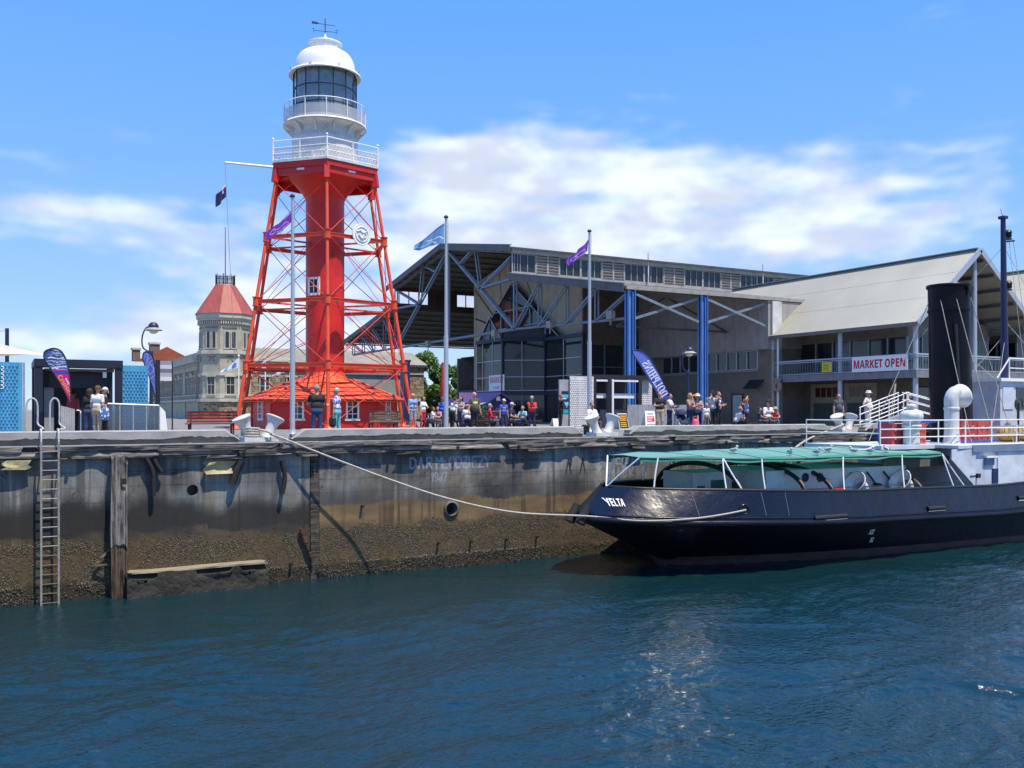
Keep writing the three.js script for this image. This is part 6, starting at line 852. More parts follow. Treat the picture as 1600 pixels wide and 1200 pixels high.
{
  const hm = new THREE.MeshPhysicalMaterial({ map: rep(HULLT, 1 / 8, 1 / 4), specularIntensity: 0.6, color: lin([0.007, 0.009, 0.020]), roughness: 0.4, clearcoat: 0.1, clearcoatRoughness: 0.3, side: THREE.DoubleSide, bumpMap: R(MOTB, 'b', 0.35), bumpScale: 0.02 });
  const hb = new THREE.MeshPhysicalMaterial({ map: rep(HULLT, 1 / 8, 1 / 4), specularIntensity: 0.7, color: lin([0.008, 0.0115, 0.030]), roughness: 0.3, clearcoat: 0.22, clearcoatRoughness: 0.16, side: THREE.DoubleSide, bumpMap: R(MOTB, 'b', 0.3), bumpScale: 0.025 });
  const boot = mot([0.10, 0.06, 0.05], 0.85, 0.6, 0.01, { side: THREE.DoubleSide });
  const yB = s => Math.max(yKeel(s), Math.min(0.30, yRail(s) - 0.3)), yk = s => yKeel(s);
  const low = [], top = [], bt = [];
  for (const sd of [1, -1]) { low.push(sheet(0, 33, 90, yB, yRail, 10, sd)); for (const off of [0, -0.07]) top.push(grid(90, 6, (a, t) => { const s = lerp(1.05 * t + (off ? 0.02 : 0), 33, a * a * 0.5 + a * 0.5); return hull(s, lerp(yRail(s), yTop(s), t), sd, off); })); bt.push(sheet(2.2, 33, 70, yk, yB, 8, sd)); }
  const H = part('hull', low, hm, tug); part('boot_top', bt, boot, H, 'rusty red-brown band at the waterline');
  const bw = part('bulwark', top, hb, tug, 'glossy navy bulwark leaning inward');
  const line = (f, off, s0 = 0.0, s1 = 32.8, n = 70, sd = 1) => Array.from({ length: n + 1 }, (_, i) => { const t = i / n, s = lerp(s0, s1, s0 < 0.5 ? t * t * 0.6 + t * 0.4 : t); return hull(s, f(s), sd, off); });
  for (const sd of [1, -1]) { part('rub_rail', tube(line(s => yRail(s) - 0.02, 0.02, 0.0, 32.8, 70, sd), 0.10, 160, 8), hm, tug); part('cap_rail', tube(line(s => yTop(s), -0.03, 1.06, 32.8, 70, sd), 0.055, 160, 6), M.black, tug); part('belt_strake', tube(line(s => yRail(s) + 0.13, 0.0, 0.05, 32, 70, sd), 0.035, 160, 6), hb, tug); }
  for (const s of [3.0, 5.3, 6.2]) { const ps = Array.from({ length: 7 }, (_, i) => hull(s, lerp(yRail(s) + 0.2, yTop(s) - 0.05, i / 6), 1, 0.004)); part('plate_seam', tube(ps, 0.012, 12, 4), mot([0.2, 0.22, 0.28], 0.6), bw); }
  { const rv = []; for (const s of [5.2, 5.4, 6.1, 6.3]) for (let i = 0; i < 8; i++) { const p = hull(s, lerp(yRail(s) + 0.22, yTop(s) - 0.08, i / 7), 1, 0.005); rv.push(new THREE.SphereGeometry(0.014, 6, 4).translate(p.x, p.y, p.z)); } const r = part('rivets', rv, hb, bw); r.userData.kind = 'stuff'; }
  // rudder post block at the stern
  part('stern_fender', [rod(V(BX - 0.12, 1.62, BZ + 0.3), V(BX + 0.18, 2.15, BZ + 0.3), 0.17, 0.13, 10), rod(V(BX - 0.12, 1.62, BZ - 0.3), V(BX + 0.18, 2.15, BZ - 0.3), 0.17, 0.13, 10)], M.rubber, tug);
  // fairlead ring and freeing ports
  const sAt = (px, y) => { let a = 0, b = 30; for (let i = 0; i < 40; i++) { const m = (a + b) / 2; proj(hull(m, y))[0] < px ? a = m : b = m; } return (a + b) / 2; };
  globalThis.__sAt = sAt;
  const ringOn = (px, y, r) => { const s = sAt(px, y), p = hull(s, y, 1, 0.01), q = hull(s + 0.1, y, 1, 0.01), an = Math.atan2(q.x - p.x, q.z - p.z) - Math.PI / 2; return [p, an]; };
  { const [p, an] = ringOn(1163, 2.02); part('fairlead', new THREE.TorusGeometry(0.15, 0.045, 8, 22).rotateY(an).translate(p.x, p.y, p.z), hb, bw); part('fairlead_hole', new THREE.CircleGeometry(0.14, 18).rotateY(an).translate(p.x, p.y, p.z + 0.012), M.black, bw); globalThis.__fair = p; }
  for (const [px0, px1, yy] of [[1272, 1322, 1.64], [1449, 1475, 1.66], [1590, 1640, 1.8]]) { const s0 = sAt(px0, yy), s1 = sAt(px1, yy), ps = Array.from({ length: 9 }, (_, i) => hull(lerp(s0, s1, i / 8), yy, 1, 0.0)); part('freeing_port', tube(ps, 0.085, 20, 8), M.black, bw); part('port_lip', tube(ps.map(p => p.clone().add(V(0, -0.09, 0.045))), 0.018, 20, 5), px0 > 1500 ? M.whiteP : mot([0.4, 0.36, 0.3]), bw); }
  // bent-on lettering
  const font = await new FontLoader().loadAsync('fonts/droid/droid_sans_bold.typeface.json');
  const bend = (text, size, px, yBase, off, stretch = 1, lean = 0.25) => { const g = new TextGeometry(text, { font, size, depth: 0.006, curveSegments: 4 }); const q = g.index ? g.toNonIndexed() : g, s0 = sAt(px, yBase + size / 2), P = q.attributes.position; for (let i = 0; i < P.count; i++) { const v = hull(s0 + (P.getX(i) * stretch + P.getY(i) * lean) * 0.86, yBase + P.getY(i), 1, off + P.getZ(i)); P.setXYZ(i, v.x, v.y, v.z); } q.computeVertexNormals(); return q; };
  part('name_lettering', bend('YELTA', 0.22, 944, 2.17, 0.012, 0.5), M.whiteP, bw, 'white name YELTA on the stern bulwark');
  part('draught_mark', bend('XII', 0.19, 1359, 0.86, 0.014, 0.7, -0.45), M.whiteP, H); part('draught_mark', bend('XI', 0.19, 1360, 0.54, 0.014, 0.7, -0.45), M.whiteP, H);
  // deck
  part('deck', grid(60, 8, (a, b) => { const s = lerp(1.3, 32, a), y = yTop(s) - 0.75; return V(BX + s, y, BZ + (b * 2 - 1) * Math.max(0.02, half(s, y + 0.0) - 0.1)); }), M.wood, tug);
  // awning: shallow ridge, scalloped lower hem, on white stanchions
  const aw0 = 1.75, aw1 = 14.2, ay = s => 3.66 - 0.08 * sstep(aw0, aw0 + 5, s) , ahw = s => lerp(0.75, 2.55, Math.pow(clamp((s - aw0 + 0.1) / 4.6), 0.62)), ridge = s => 3.70 + 0.10 * sstep(aw0 - 0.2, aw0 + 5.6, s);
  const gM = new THREE.MeshPhysicalMaterial({ color: lin([0.02, 0.22, 0.17]), roughness: 0.85, side: THREE.DoubleSide, transmission: 0.25, thickness: 0, bumpMap: R(MOTB, 'b', 0.8), bumpScale: 0.02 });
  const aP = (s, b) => { const w = b * 2 - 1, hem = Math.abs(w) > 0.97 ? -0.11 - 0.025 * Math.abs(Math.sin(s * 2.2)) : 0, sag = 0.028 * (Math.sin(s * 2.25) + 0.5 * (n3(s * 1.7, w * 2.2, 5) - 0.5)) * Math.abs(w); return V(BX + s, lerp(ridge(s), ay(s) + 0.02, Math.pow(Math.abs(w), 1.4)) + hem + sag, BZ + ahw(s) * clamp(w, -0.985, 0.985)); };
  part('awning', grid(120, 40, (a, b) => aP(lerp(aw0, aw1, a), b)), gM, tug, 'sea-green canvas awning over the after deck');
  for (const s of [3.6, 5.5, 7.4, 9.3, 11.2, 13.1]) part('awning_seam', tube(Array.from({ length: 25 }, (_, i) => aP(s, 0.02 + 0.96 * i / 24).add(V(0, 0.006, 0))), 0.012, 40, 4), gM, tug);
  part('awning_ridge', rod(V(BX + aw0, ridge(aw0) - 0.05, BZ), V(BX + aw1, ridge(aw1) - 0.05, BZ), 0.03), M.wood, tug);
  part('hem_lacing', tube(Array.from({ length: 40 }, (_, i) => { const s = lerp(aw0, aw1, i / 39), p = aP(s, 0.985); return V(p.x, ay(s) - 0.03, p.z); }), 0.02, 90, 5), M.black, tug);
  const sp = (px, edge) => { let a = 0, b = 20; for (let i = 0; i < 30; i++) { const m = (a + b) / 2; proj(hull(m, yTop(m)))[0] < px ? a = m : b = m; } return (a + b) / 2; };
  const edgeS = px => { let a = aw0, b = aw1; for (let i = 0; i < 30; i++) { const m = (a + b) / 2; proj(V(BX + m, ay(m), BZ + ahw(m) * 0.97))[0] < px ? a = m : b = m; } return (a + b) / 2; };
  for (const [pb, pt, both] of [[947, 960, 1], [1022, 1028, 1], [1136, 1129, 1], [1197, 1190, 1], [1321, 1317, 1], [1415, 1409, 1], [1161, 1130, 0], [1492, 1503, 0], [1509, 1504, 0]]) {
    const s = sp(pb), f = hull(s, yTop(s), 1, -0.05), ts = edgeS(pt), t = V(BX + ts, ay(ts) - 0.01, BZ + ahw(ts) * 0.97);
    part(both ? 'stanchion' : 'awning_strut', [tube([f, f.clone().lerp(t, 0.5).add(V(-0.02, 0, 0)), t], 0.027, 12, 8)], M.whiteP, tug);
    if (both) part('stanchion', [rod(V(f.x, f.y, 2 * BZ - f.z), V(t.x, t.y, 2 * BZ - t.z), 0.027)], M.whiteP, tug);
  }
  globalThis.__awn = (s, dz) => aP(s, 0.5 + 0.5 * clamp(dz / ahw(s), -0.96, 0.96)).y;
  // black towing bows arching over the deck
  for (const [px, hgt] of [[1166, 1.5], [1267, 1.55], [1311, 1.5], [1450, 1.4]]) { const s = sp(px), y0 = yTop(s) - 0.75, w = half(s, yTop(s)) - 0.12, ps = Array.from({ length: 17 }, (_, i) => { const a = Math.PI * i / 16; return V(BX + s, y0 + hgt * Math.pow(Math.sin(a), 0.6), BZ + w * Math.cos(a)); }); part('towing_bow', tube(ps, 0.08, 40, 8), M.black, tug); }
  // casing and skylight between the bows
  const hs = (px, z) => onZ(px, 740, z).x;
  const cz = BZ + 1.65, c0 = hs(1197, cz), c1 = hs(1415, cz), dy = 1.58, wm = mot([0.82, 0.85, 0.88], 0.5, 0.35, 0.004);
  const cs = part('engine_casing', [b2(c0, c1, dy, 3.12, BZ - 1.25, cz)], wm, tug, 'white engine casing under the awning');
  for (const px of [1258, 1281]) { const p = onZ(px, 746, cz); part('porthole', [new THREE.TorusGeometry(0.13, 0.03, 8, 20).translate(p.x, p.y, cz + 0.01), new THREE.CircleGeometry(0.13, 18).translate(p.x, p.y, cz + 0.012)], M.black, cs); }
  part('side_bench', [b2(hs(1200, cz + 0.5), hs(1243, cz + 0.5), 1.95, 2.3, cz + 0.08, cz + 0.5), ], M.darkWood, tug); part('bench_leg', b2(hs(1205, cz + 0.5), hs(1208, cz + 0.5), dy, 1.95, cz + 0.1, cz + 0.4), M.darkWood, tug);
  const rz = BZ + 0.3, r0 = onZ(1083, 745, rz).x, r1 = onZ(1160, 745, rz).x; const ck = part('after_cabin', b2(r0, r1, 1.7, 3.05, rz - 1.6, rz), wm, tug, 'small white cabin trunk near the stern'); part('cabin_window', b2(lerp(r0, r1, 0.35), lerp(r0, r1, 0.62), 2.3, 2.78, rz, rz + 0.03), std([0.03, 0.12, 0.10], 0.2), ck); part('cabin_door', b2(lerp(r0, r1, 0.08), lerp(r0, r1, 0.22), 1.72, 2.6, rz, rz + 0.04), M.darkWood, ck); part('cabin_door', b2(lerp(r0, r1, 0.78), lerp(r0, r1, 0.95), 1.72, 2.7, rz, rz + 0.04), M.darkWood, ck);
  part('tow_winch', [rod(V(r0 - 0.5, 2.05, BZ - 0.6), V(r0 - 0.5, 2.05, BZ + 0.6), 0.28, 0.28, 14), bx(0.5, 0.4, 1.5, r0 - 0.5, 1.9, BZ)], M.black, tug);
  for (const px of [1350, 1420]) { const q = onZ(px, 765, BZ + 2.2); const v = part('deck_cowl', [tube([V(q.x, dy, BZ + 2.2), V(q.x, 2.25, BZ + 2.2), V(q.x - 0.1, 2.5, BZ + 2.2), V(q.x - 0.3, 2.6, BZ + 2.2)], 0.2, 16, 14), lathe([[0.2, 0], [0.3, 0.12], [0.42, 0.3], [0.44, 0.36], [0.40, 0.34], [0.2, 0.05]], 20).rotateZ(1.0).translate(q.x - 0.2, 2.48, BZ + 2.2)], wm, tug); }
  for (let i = 0; i < 4; i++) { const x = onZ(1325 + i * 26, 740, cz).x; part('skylight_lever', [bar(V(x, 2.95, cz + 0.1), V(x + 0.45, 2.5, cz + 0.12), 0.05, 0.06), lathe([[0, 0], [0.12, 0.02], [0.16, 0.1], [0, 0.14]], 12, x + 0.5, 2.42, cz + 0.14)], M.black, cs); }
  part('grab_wire', rod(V(hs(1170, BZ + 2.4), 2.55, BZ + 2.4), V(hs(1480, BZ + 2.4), 2.5, BZ + 2.4), 0.012, 0.012, 4), M.black, tug);
  part('red_box', bx(0.5, 0.16, 0.3, onZ(1312, 770, BZ + 2.5).x, 2.42, BZ + 2.45), stk([0.6, 0.02, 0.02]), tug); part('red_box_stand', bx(0.1, 0.8, 0.1, onZ(1312, 770, BZ + 2.5).x, 1.95, BZ + 2.45), M.black, tug);
  // forward house, flush with the side
  const hz = BZ + 2.72, hx = onZ(1492, 730, hz).x, hX = BX + 27, white = mot([0.74, 0.80, 0.88], 0.5, 0.35, 0.004), grey = stk([0.22, 0.30, 0.44], 0.5);
  const fh = part('deck_house', [b2(hx + 1.2, hX, 1.5, 3.72, BZ - 2.7, hz - 0.06)], white, tug, 'pale white forward deckhouse');
  part('house_flare', [slab([V(hx - 0.1, 3.72, hz - 0.1), V(hx - 0.1, 3.35, hz - 0.1), V(hx + 1.2, 2.3, hz - 0.05), V(hx + 1.2, 3.72, hz - 0.05)].reverse(), 0.05)], white, fh); part('house_plate', b2(onZ(1560, 730, hz).x, hX, 1.9, 3.66, hz - 0.055, hz - 0.02), mot([0.82, 0.87, 0.93], 0.5, 0.35, 0.004), fh);
  part('house_band', b2(hx + 1.0, hX, 3.6, 3.86, hz - 0.05, hz + 0.04), grey, fh, 'grey-blue band along the top of the deckhouse');
  { const a = onZ(1540, 722, hz), b = onZ(1554, 729, hz); const w = part('house_window', b2(a.x, b.x, 3.08, 3.36, hz - 0.05, hz - 0.0), grey, fh); part('window_hood', b2(a.x - 0.05, b.x + 0.05, 3.37, 3.44, hz - 0.05, hz + 0.1), M.whiteP, w); const d0 = onZ(1552, 745, hz).x, d1 = onZ(1560, 745, hz).x; part('house_door', b2(d0, d1, 2.42, 2.95, hz - 0.05, hz - 0.0), M.navyPost, fh); part('door_lamp', [bx(0.16, 0.16, 0.14, onZ(1527, 747, hz).x, 2.72, hz + 0.02), rod(V(onZ(1516, 747, hz).x, 2.72, hz), V(onZ(1527, 747, hz).x, 2.72, hz), 0.02)], M.black, fh); }
  part('awning_end_board', b2(onZ(1380, 730, BZ + 1.6).x, onZ(1520, 730, BZ + 1.6).x, 3.05, 3.42, BZ + 1.55, BZ + 1.6), mot([0.2, 0.19, 0.17], 0.8), tug);
  // boat deck above, white railings
  const dz = BZ + 1.75, d0 = onZ(1377, 690, dz).x, DY = 3.86; part('boat_deck', [b2(d0, hX, DY - 0.14, DY, BZ - 1.9, dz), b2(hx + 0.2, hX, DY - 0.12, DY - 0.004, dz, hz)], white, tug);
  for (let i = 0; i <= 8; i++) { const x = d0 + i * 1.6; part('rail_stanchion', rod(V(x, DY, dz - 0.05), V(x, DY + 0.92, dz - 0.05), 0.025), M.whiteP, tug); } for (const h of [0.3, 0.6, 0.92]) part('deck_rail', rod(V(d0, DY + h, dz - 0.05), V(d0 + 12.9, DY + h, dz - 0.05), 0.02), M.whiteP, tug); part('rail_return', [rod(V(d0, DY + 0.92, dz - 0.05), V(d0, DY + 0.92, BZ - 1.8), 0.02), rod(V(d0, DY + 0.45, dz - 0.05), V(d0, DY + 0.45, BZ - 1.8), 0.02), rod(V(d0, DY, BZ - 1.8), V(d0, DY + 0.92, BZ - 1.8), 0.02)], M.whiteP, tug); part('rail_brace', [bar(V(d0, DY + 0.1, dz - 0.1), V(d0 - 0.7, DY - 0.25, dz - 0.3), 0.05, 0.05), bar(V(d0, DY - 0.1, dz - 0.2), V(d0 - 0.9, DY - 0.12, dz - 0.3), 0.05, 0.05)], M.whiteP, tug);
  // funnel
  const fx = onZ(1487, 600, BZ).x, rk = -0.028; const fu = part('funnel', [lathe([[0.8, DY - 0.05], [0.8, 9.15], [0.83, 9.16], [0.83, 9.26], [0.8, 9.28], [0.8, 10.12], [0.86, 10.14], [0.86, 10.26], [0.77, 10.26], [0.75, 9.6], [0.75, 8.5], [0, 8.5]], 40)].map(g => { const P = g.attributes.position; for (let i = 0; i < P.count; i++) P.setX(i, P.getX(i) + (P.getY(i) - DY) * rk); return g.translate(fx, 0, BZ); }), new THREE.MeshPhysicalMaterial({ specularIntensity: 0.35, color: lin([0.006, 0.0065, 0.008]), roughness: 0.34, bumpMap: R(MOTB, 'b', 0.4), bumpScale: 0.006 }), tug, 'tall black funnel with a lipped rim');
  part('steam_pipe', rod(V(fx - 0.55 + 6 * rk, 8.6, BZ + 0.7), V(fx - 0.35, DY, BZ + 0.72), 0.06), M.black, fu);
  part('rim_bracket', slab([V(fx - 0.1 + 6.3 * rk, 10.12, BZ + 0.9), V(fx + 0.35 + 6.3 * rk, 10.12, BZ + 0.84), V(fx + 0.12 + 6.2 * rk, 9.7, BZ + 0.87)], 0.04), M.rubber, fu);
  for (const [a, b] of [[V(fx - 0.8 + 6 * rk, 9.6, BZ + 0.2), V(fx - 1.0, DY, BZ + 1.6)], [V(fx + 0.12 + 6 * rk, 9.7, BZ + 0.88), V(fx + 1.5, DY, BZ + 1.7)], [V(fx - 0.5 + 6 * rk, 9.6, BZ + 0.7), V(fx - 0.1, DY + 0.9, BZ + 1.7)], [V(fx - 0.7 + 6 * rk, 9.6, BZ - 0.4), V(fx - 3.0, DY + 0.05, BZ - 1.6)]]) part('funnel_stay', rod(a, b, 0.016, 0.016, 5), M.rope, tug);
  // ventilators
  { const x = onZ(1487, 660, BZ + 1.2).x, z = BZ + 1.2; part('cowl_ventilator', [lathe([[0.36, DY], [0.3, DY + 0.1], [0.27, DY + 0.5], [0.27, DY + 1.3], [0.3, DY + 1.32], [0.3, DY + 1.4], [0.27, DY + 1.42]], 22, x, 0, z), tube([V(x, DY + 1.4, z), V(x, DY + 1.75, z), V(x + 0.14, DY + 1.95, z + 0.02), V(x + 0.36, DY + 2.0, z + 0.04)], 0.27, 18, 18), lathe([[0.22, -0.12], [0.34, 0.05], [0.47, 0.26], [0.5, 0.36], [0.46, 0.35], [0.2, 0.0]], 24).scale(0.95, 1, 0.95).rotateZ(-1.35).translate(x + 0.2, DY + 1.78, z + 0.03)], stk([0.76, 0.80, 0.80], 0.45, 0.5), tug, 'big white cowl ventilator with a trumpet mouth');
    const x2 = onZ(1424, 660, BZ + 1.2).x; part('mushroom_ventilator', [lathe([[0.3, DY], [0.28, DY + 0.6], [0.36, DY + 0.66], [0.36, DY + 0.74], [0.28, DY + 0.78], [0.4, DY + 0.95], [0.43, DY + 1.08], [0.40, DY + 1.2], [0.28, DY + 1.28], [0.1, DY + 1.33], [0.16, DY + 1.36], [0.2, DY + 1.45], [0.14, DY + 1.53], [0, DY + 1.55]], 28, x2, 0, z)], stk([0.74, 0.78, 0.79], 0.45, 0.5), tug, 'squat white mushroom ventilator'); }
  // lockers, buoyancy blocks, ladder, machinery
  const box = (px0, px1, y0, y1, z, c, name = 'life_jacket_locker') => { const a = onZ(px0, 680, z).x, b = onZ(px1, 680, z).x, o = part(name, [bx(b - a, y1 - y0, 0.6, (a + b) / 2, (y0 + y1) / 2 + DY, z - 0.3)], c, tug); const loops = []; for (let i = 0; i < 2; i++) for (let j = 0; j < 2; j++) { const x = lerp(a, b, 0.28 + i * 0.44), y = DY + lerp(y0, y1, 0.3 + j * 0.42); loops.push(tube([V(x - 0.12, y + 0.04, z + 0.015), V(x, y - 0.03, z + 0.04), V(x + 0.12, y + 0.03, z + 0.015)], 0.016, 8, 4)); } part('rope_loop', loops, M.rope, o); };
  const lr = stk([0.5, 0.05, 0.06], 0.7, 0.8), lr2 = stk([0.62, 0.10, 0.09], 0.7, 0.8); box(1394, 1411, 0, 0.78, BZ + 0.9, lr); box(1433, 1447, 0, 0.8, BZ + 0.9, lr2); box(1496, 1527, 0.1, 0.88, BZ + 1.2, lr); box(1528, 1550, 0.05, 0.86, BZ + 1.2, lr2);
  part('blue_base', b2(onZ(1496, 690, BZ + 1.2).x, onZ(1550, 690, BZ + 1.2).x, DY, DY + 0.1, BZ + 0.5, BZ + 1.25), std([0.04, 0.1, 0.35], 0.6), tug); part('blue_tarpaulin', b2(onZ(1385, 670, BZ + 0.5).x, onZ(1394, 670, BZ + 0.5).x, DY, DY + 0.85, BZ + 0.1, BZ + 0.6), std([0.03, 0.12, 0.42], 0.7), tug); part('blue_lid', b2(onZ(1437, 657, BZ + 0.3).x, onZ(1460, 657, BZ + 0.3).x, DY + 0.8, DY + 0.9, BZ - 0.2, BZ + 0.4), std([0.02, 0.08, 0.4], 0.6), tug);
  const ly = stk([0.62, 0.34, 0.03], 0.7); const yb = (px0, px1) => part('yellow_raft_bag', [new THREE.CapsuleGeometry(0.3, 0.7, 6, 14).rotateZ(Math.PI / 2).translate((onZ(px0, 680, BZ + 1.1).x + onZ(px1, 680, BZ + 1.1).x) / 2, DY + 0.34, BZ + 1.0)], ly, tug); yb(1566, 1594); yb(1598, 1625);
  { const a = onZ(1545, 680, BZ + 1.68), b = onZ(1640, 672, BZ + 1.68), y0 = DY + 0.32, y1 = DY + 0.62; const l = part('aluminium_ladder', [bar(V(a.x, y0, a.z), V(b.x, y0 + 0.12, a.z), 0.04, 0.06)], M.galv, tug); part('ladder_stile', bar(V(a.x, y1, a.z), V(b.x, y1 + 0.12, a.z), 0.04, 0.06), M.galv, l); for (let i = 0; i < 14; i++) { const x = lerp(a.x, b.x, (i + 0.5) / 14); part('ladder_rung', bar(V(x, y0 + (i / 14) * 0.12, a.z), V(x, y1 + (i / 14) * 0.12, a.z), 0.03, 0.03), M.galv, l); } }
  part('white_canister', [new THREE.CapsuleGeometry(0.34, 1.0, 8, 18).rotateZ(Math.PI / 2).translate(onZ(1585, 655, BZ + 0.4).x, DY + 0.9, BZ + 0.3), bx(0.9, 0.55, 0.4, onZ(1585, 655, BZ + 0.4).x, DY + 0.27, BZ + 0.3)], M.whiteP, tug);
  part('chart_table', [bx(1.0, 0.05, 0.7, onZ(1550, 640, BZ - 0.4).x, DY + 1.46, BZ - 0.5), bx(0.7, 1.46, 0.5, onZ(1555, 640, BZ - 0.4).x, DY + 0.73, BZ - 0.55)], mot([0.5, 0.45, 0.36]), tug);
  // wheelhouse
  const wx0 = onZ(1563, 620, BZ + 0.9).x; const wh = part('wheelhouse', [b2(wx0, wx0 + 4, DY, 6.35, BZ - 1.2, BZ + 0.9)], mot([0.68, 0.72, 0.78], 0.5, 0.35, 0.004), tug, 'white wheelhouse at the right edge'); part('wheelhouse_roof', b2(wx0 - 0.12, wx0 + 4.1, 6.35, 6.48, BZ - 1.3, BZ + 1.02), M.whiteP, wh); for (let i = 0; i < 4; i++) part('wheelhouse_panel', b2(wx0 + 0.15 + i * 0.9, wx0 + 0.85 + i * 0.9, 5.2, 6.1, BZ + 0.9, BZ + 0.93), i % 2 ? M.glass : white, wh);
  part('ship_wheel', [new THREE.TorusGeometry(0.25, 0.03, 6, 20).translate(onZ(1592, 628, BZ + 1.3).x, DY + 1.55, BZ + 1.3), rod(V(onZ(1592, 628, BZ + 1.3).x, DY, BZ + 1.25), V(onZ(1592, 628, BZ + 1.3).x, DY + 1.6, BZ + 1.28), 0.05)], M.black, tug); part('upper_rail', [rod(V(wx0 + 0.6, 7.3, BZ + 0.9), V(wx0 + 4, 7.3, BZ + 0.9), 0.025), rod(V(wx0 + 0.6, 6.9, BZ + 0.9), V(wx0 + 4, 6.9, BZ + 0.9), 0.02), rod(V(wx0 + 0.6, 6.48, BZ + 0.9), V(wx0 + 0.6, 7.3, BZ + 0.9), 0.025), bar(V(wx0 + 0.6, 7.3, BZ + 0.9), V(wx0 - 0.2, 6.48, BZ + 0.9), 0.04, 0.04)], M.whiteP, wh);
  // mast with lamps and stays
  const mx = onZ(1570, 600, BZ).x, mt = onZ(1567, 340, BZ).y; const ms = part('mast', [rod(V(mx, DY, BZ), V(mx - 0.02, 7.6, BZ), 0.16, 0.15, 12), rod(V(mx - 0.02, 7.6, BZ), V(mx - 0.12, mt, BZ), 0.15, 0.1, 12), bx(0.28, 0.12, 0.28, mx - 0.12, mt, BZ), rod(V(mx - 0.13, mt, BZ), V(mx - 0.3, mt + 0.35, BZ), 0.012, 0.012, 4)], M.navyPost, tug, 'dark navy mast with lamp brackets');
  for (const [dy2, x] of [[mt - 0.62, 0.22], [mt - 2.8, 0.24]]) part('mast_lamp', [lathe([[0, 0], [0.14, 0], [0.15, 0.2], [0.17, 0.22], [0.1, 0.32], [0, 0.34]], 12, mx + x, dy2 - 0.2, BZ), bx(0.5, 0.06, 0.2, mx + 0.12, dy2 - 0.26, BZ)], M.black, ms); part('yard', bar(V(mx - 0.2, mt - 1.05, BZ), V(mx + 0.65, mt - 0.92, BZ), 0.07, 0.07), M.navyPost, ms);
  for (const [a, b] of [[[mx + 0.6, mt - 0.95, BZ], [mx + 0.9, DY + 1, BZ + 0.9]], [[mx + 0.3, mt - 1, BZ], [mx + 0.35, DY + 1, BZ + 0.9]], [[mx, 8.2, BZ], [mx - 3.2, DY + 0.8, BZ + 1.6]], [[mx, 8.4, BZ], [mx - 3.0, DY + 0.6, BZ - 1.6]], [[mx - 0.05, mt - 1.2, BZ], [mx - 1.9, 8.5, BZ - 2.6]], [[mx, mt - 1.3, BZ], [mx + 4.2, DY + 2, BZ + 1]], [[mx, 9, BZ], [mx + 3.2, DY + 1, BZ + 1.6]], [[mx - 4.0, 9.0, BZ - 0.9], [mx + 0.3, DY + 1.1, BZ + 1.2]]].map(q => q.map(v => V(...v)))) part('rigging', rod(a, b, 0.011, 0.011, 4), M.rope, tug);
}
// mooring ropes
{
  const fair = globalThis.__fair, b1 = gnd(404, 28.3).add(V(0.3, 0.22, 0.25));
  const q = [b1, onZ(440, 684, 0.1), onZ(482, 701, 0.42), at(600, 746, 28.4), at(700, 779, 28.2), at(800, 800, 28.3)];
  const onHull = (px, y, off) => hull(globalThis.__sAt(px, y), y, 1, off);
  q.push(onHull(925, 1.86, 0.16), onHull(1000, 1.78, 0.18), onHull(1080, 1.82, 0.14), onHull(1130, 1.92, 0.1), fair.clone().add(V(0, 0, 0.06)));
  const R1 = (pts, r, label) => solo('mooring_rope', tube(pts, r, 140, 7), M.rope, label, 'rope', 'mooring ropes');
  R1(q, 0.031, 'long grey mooring rope from the lighthouse bollard to the tug stern');
  const c1 = gnd(404, 28.3); const coil = []; for (let i = 0; i < 46; i++) { const a = i * 0.5; coil.push(V(c1.x - 0.2 + Math.cos(a) * (0.24 + 0.03 * Math.sin(i)) - 0.05, DECK + 0.16 + i * 0.006, c1.z + Math.sin(a) * 0.27)); } coil.push(V(c1.x + 0.2, DECK + 0.3, c1.z + 0.35), V(c1.x + 0.55, DECK + 0.08, c1.z + 0.4), V(c1.x + 0.9, DECK + 0.05, c1.z + 0.1)); R1(coil, 0.035, 'rope turned round the foot of the lighthouse bollard');
  const b3 = gnd(1319, 40.5).add(V(-0.25, 0.35, 0.2)); R1([b3, b3.clone().lerp(V(onZ(1222, 700, BZ).x, 3.3, BZ - 1.5), 0.5).add(V(0, -0.1, 0)), V(onZ(1222, 700, BZ - 1.5).x, 3.15, BZ - 1.4), V(onZ(1190, 730, BZ - 1).x, 1.7, BZ - 1)], 0.04, 'pale mooring rope from the far bollard down past the awning');
  const b4 = gnd(1319, 40.5).add(V(0.35, 0.3, 0.2)); R1([b4, V(b4.x + 1.2, 4.5, -0.3), onZ(1400, 690, 0.4), V(onZ(1420, 700, BZ - 1.8).x, 3.2, BZ - 2.2), V(onZ(1430, 700, BZ - 2).x, 1.6, BZ - 2)], 0.04, 'pale mooring rope from the far bollard towards the gangway');
}
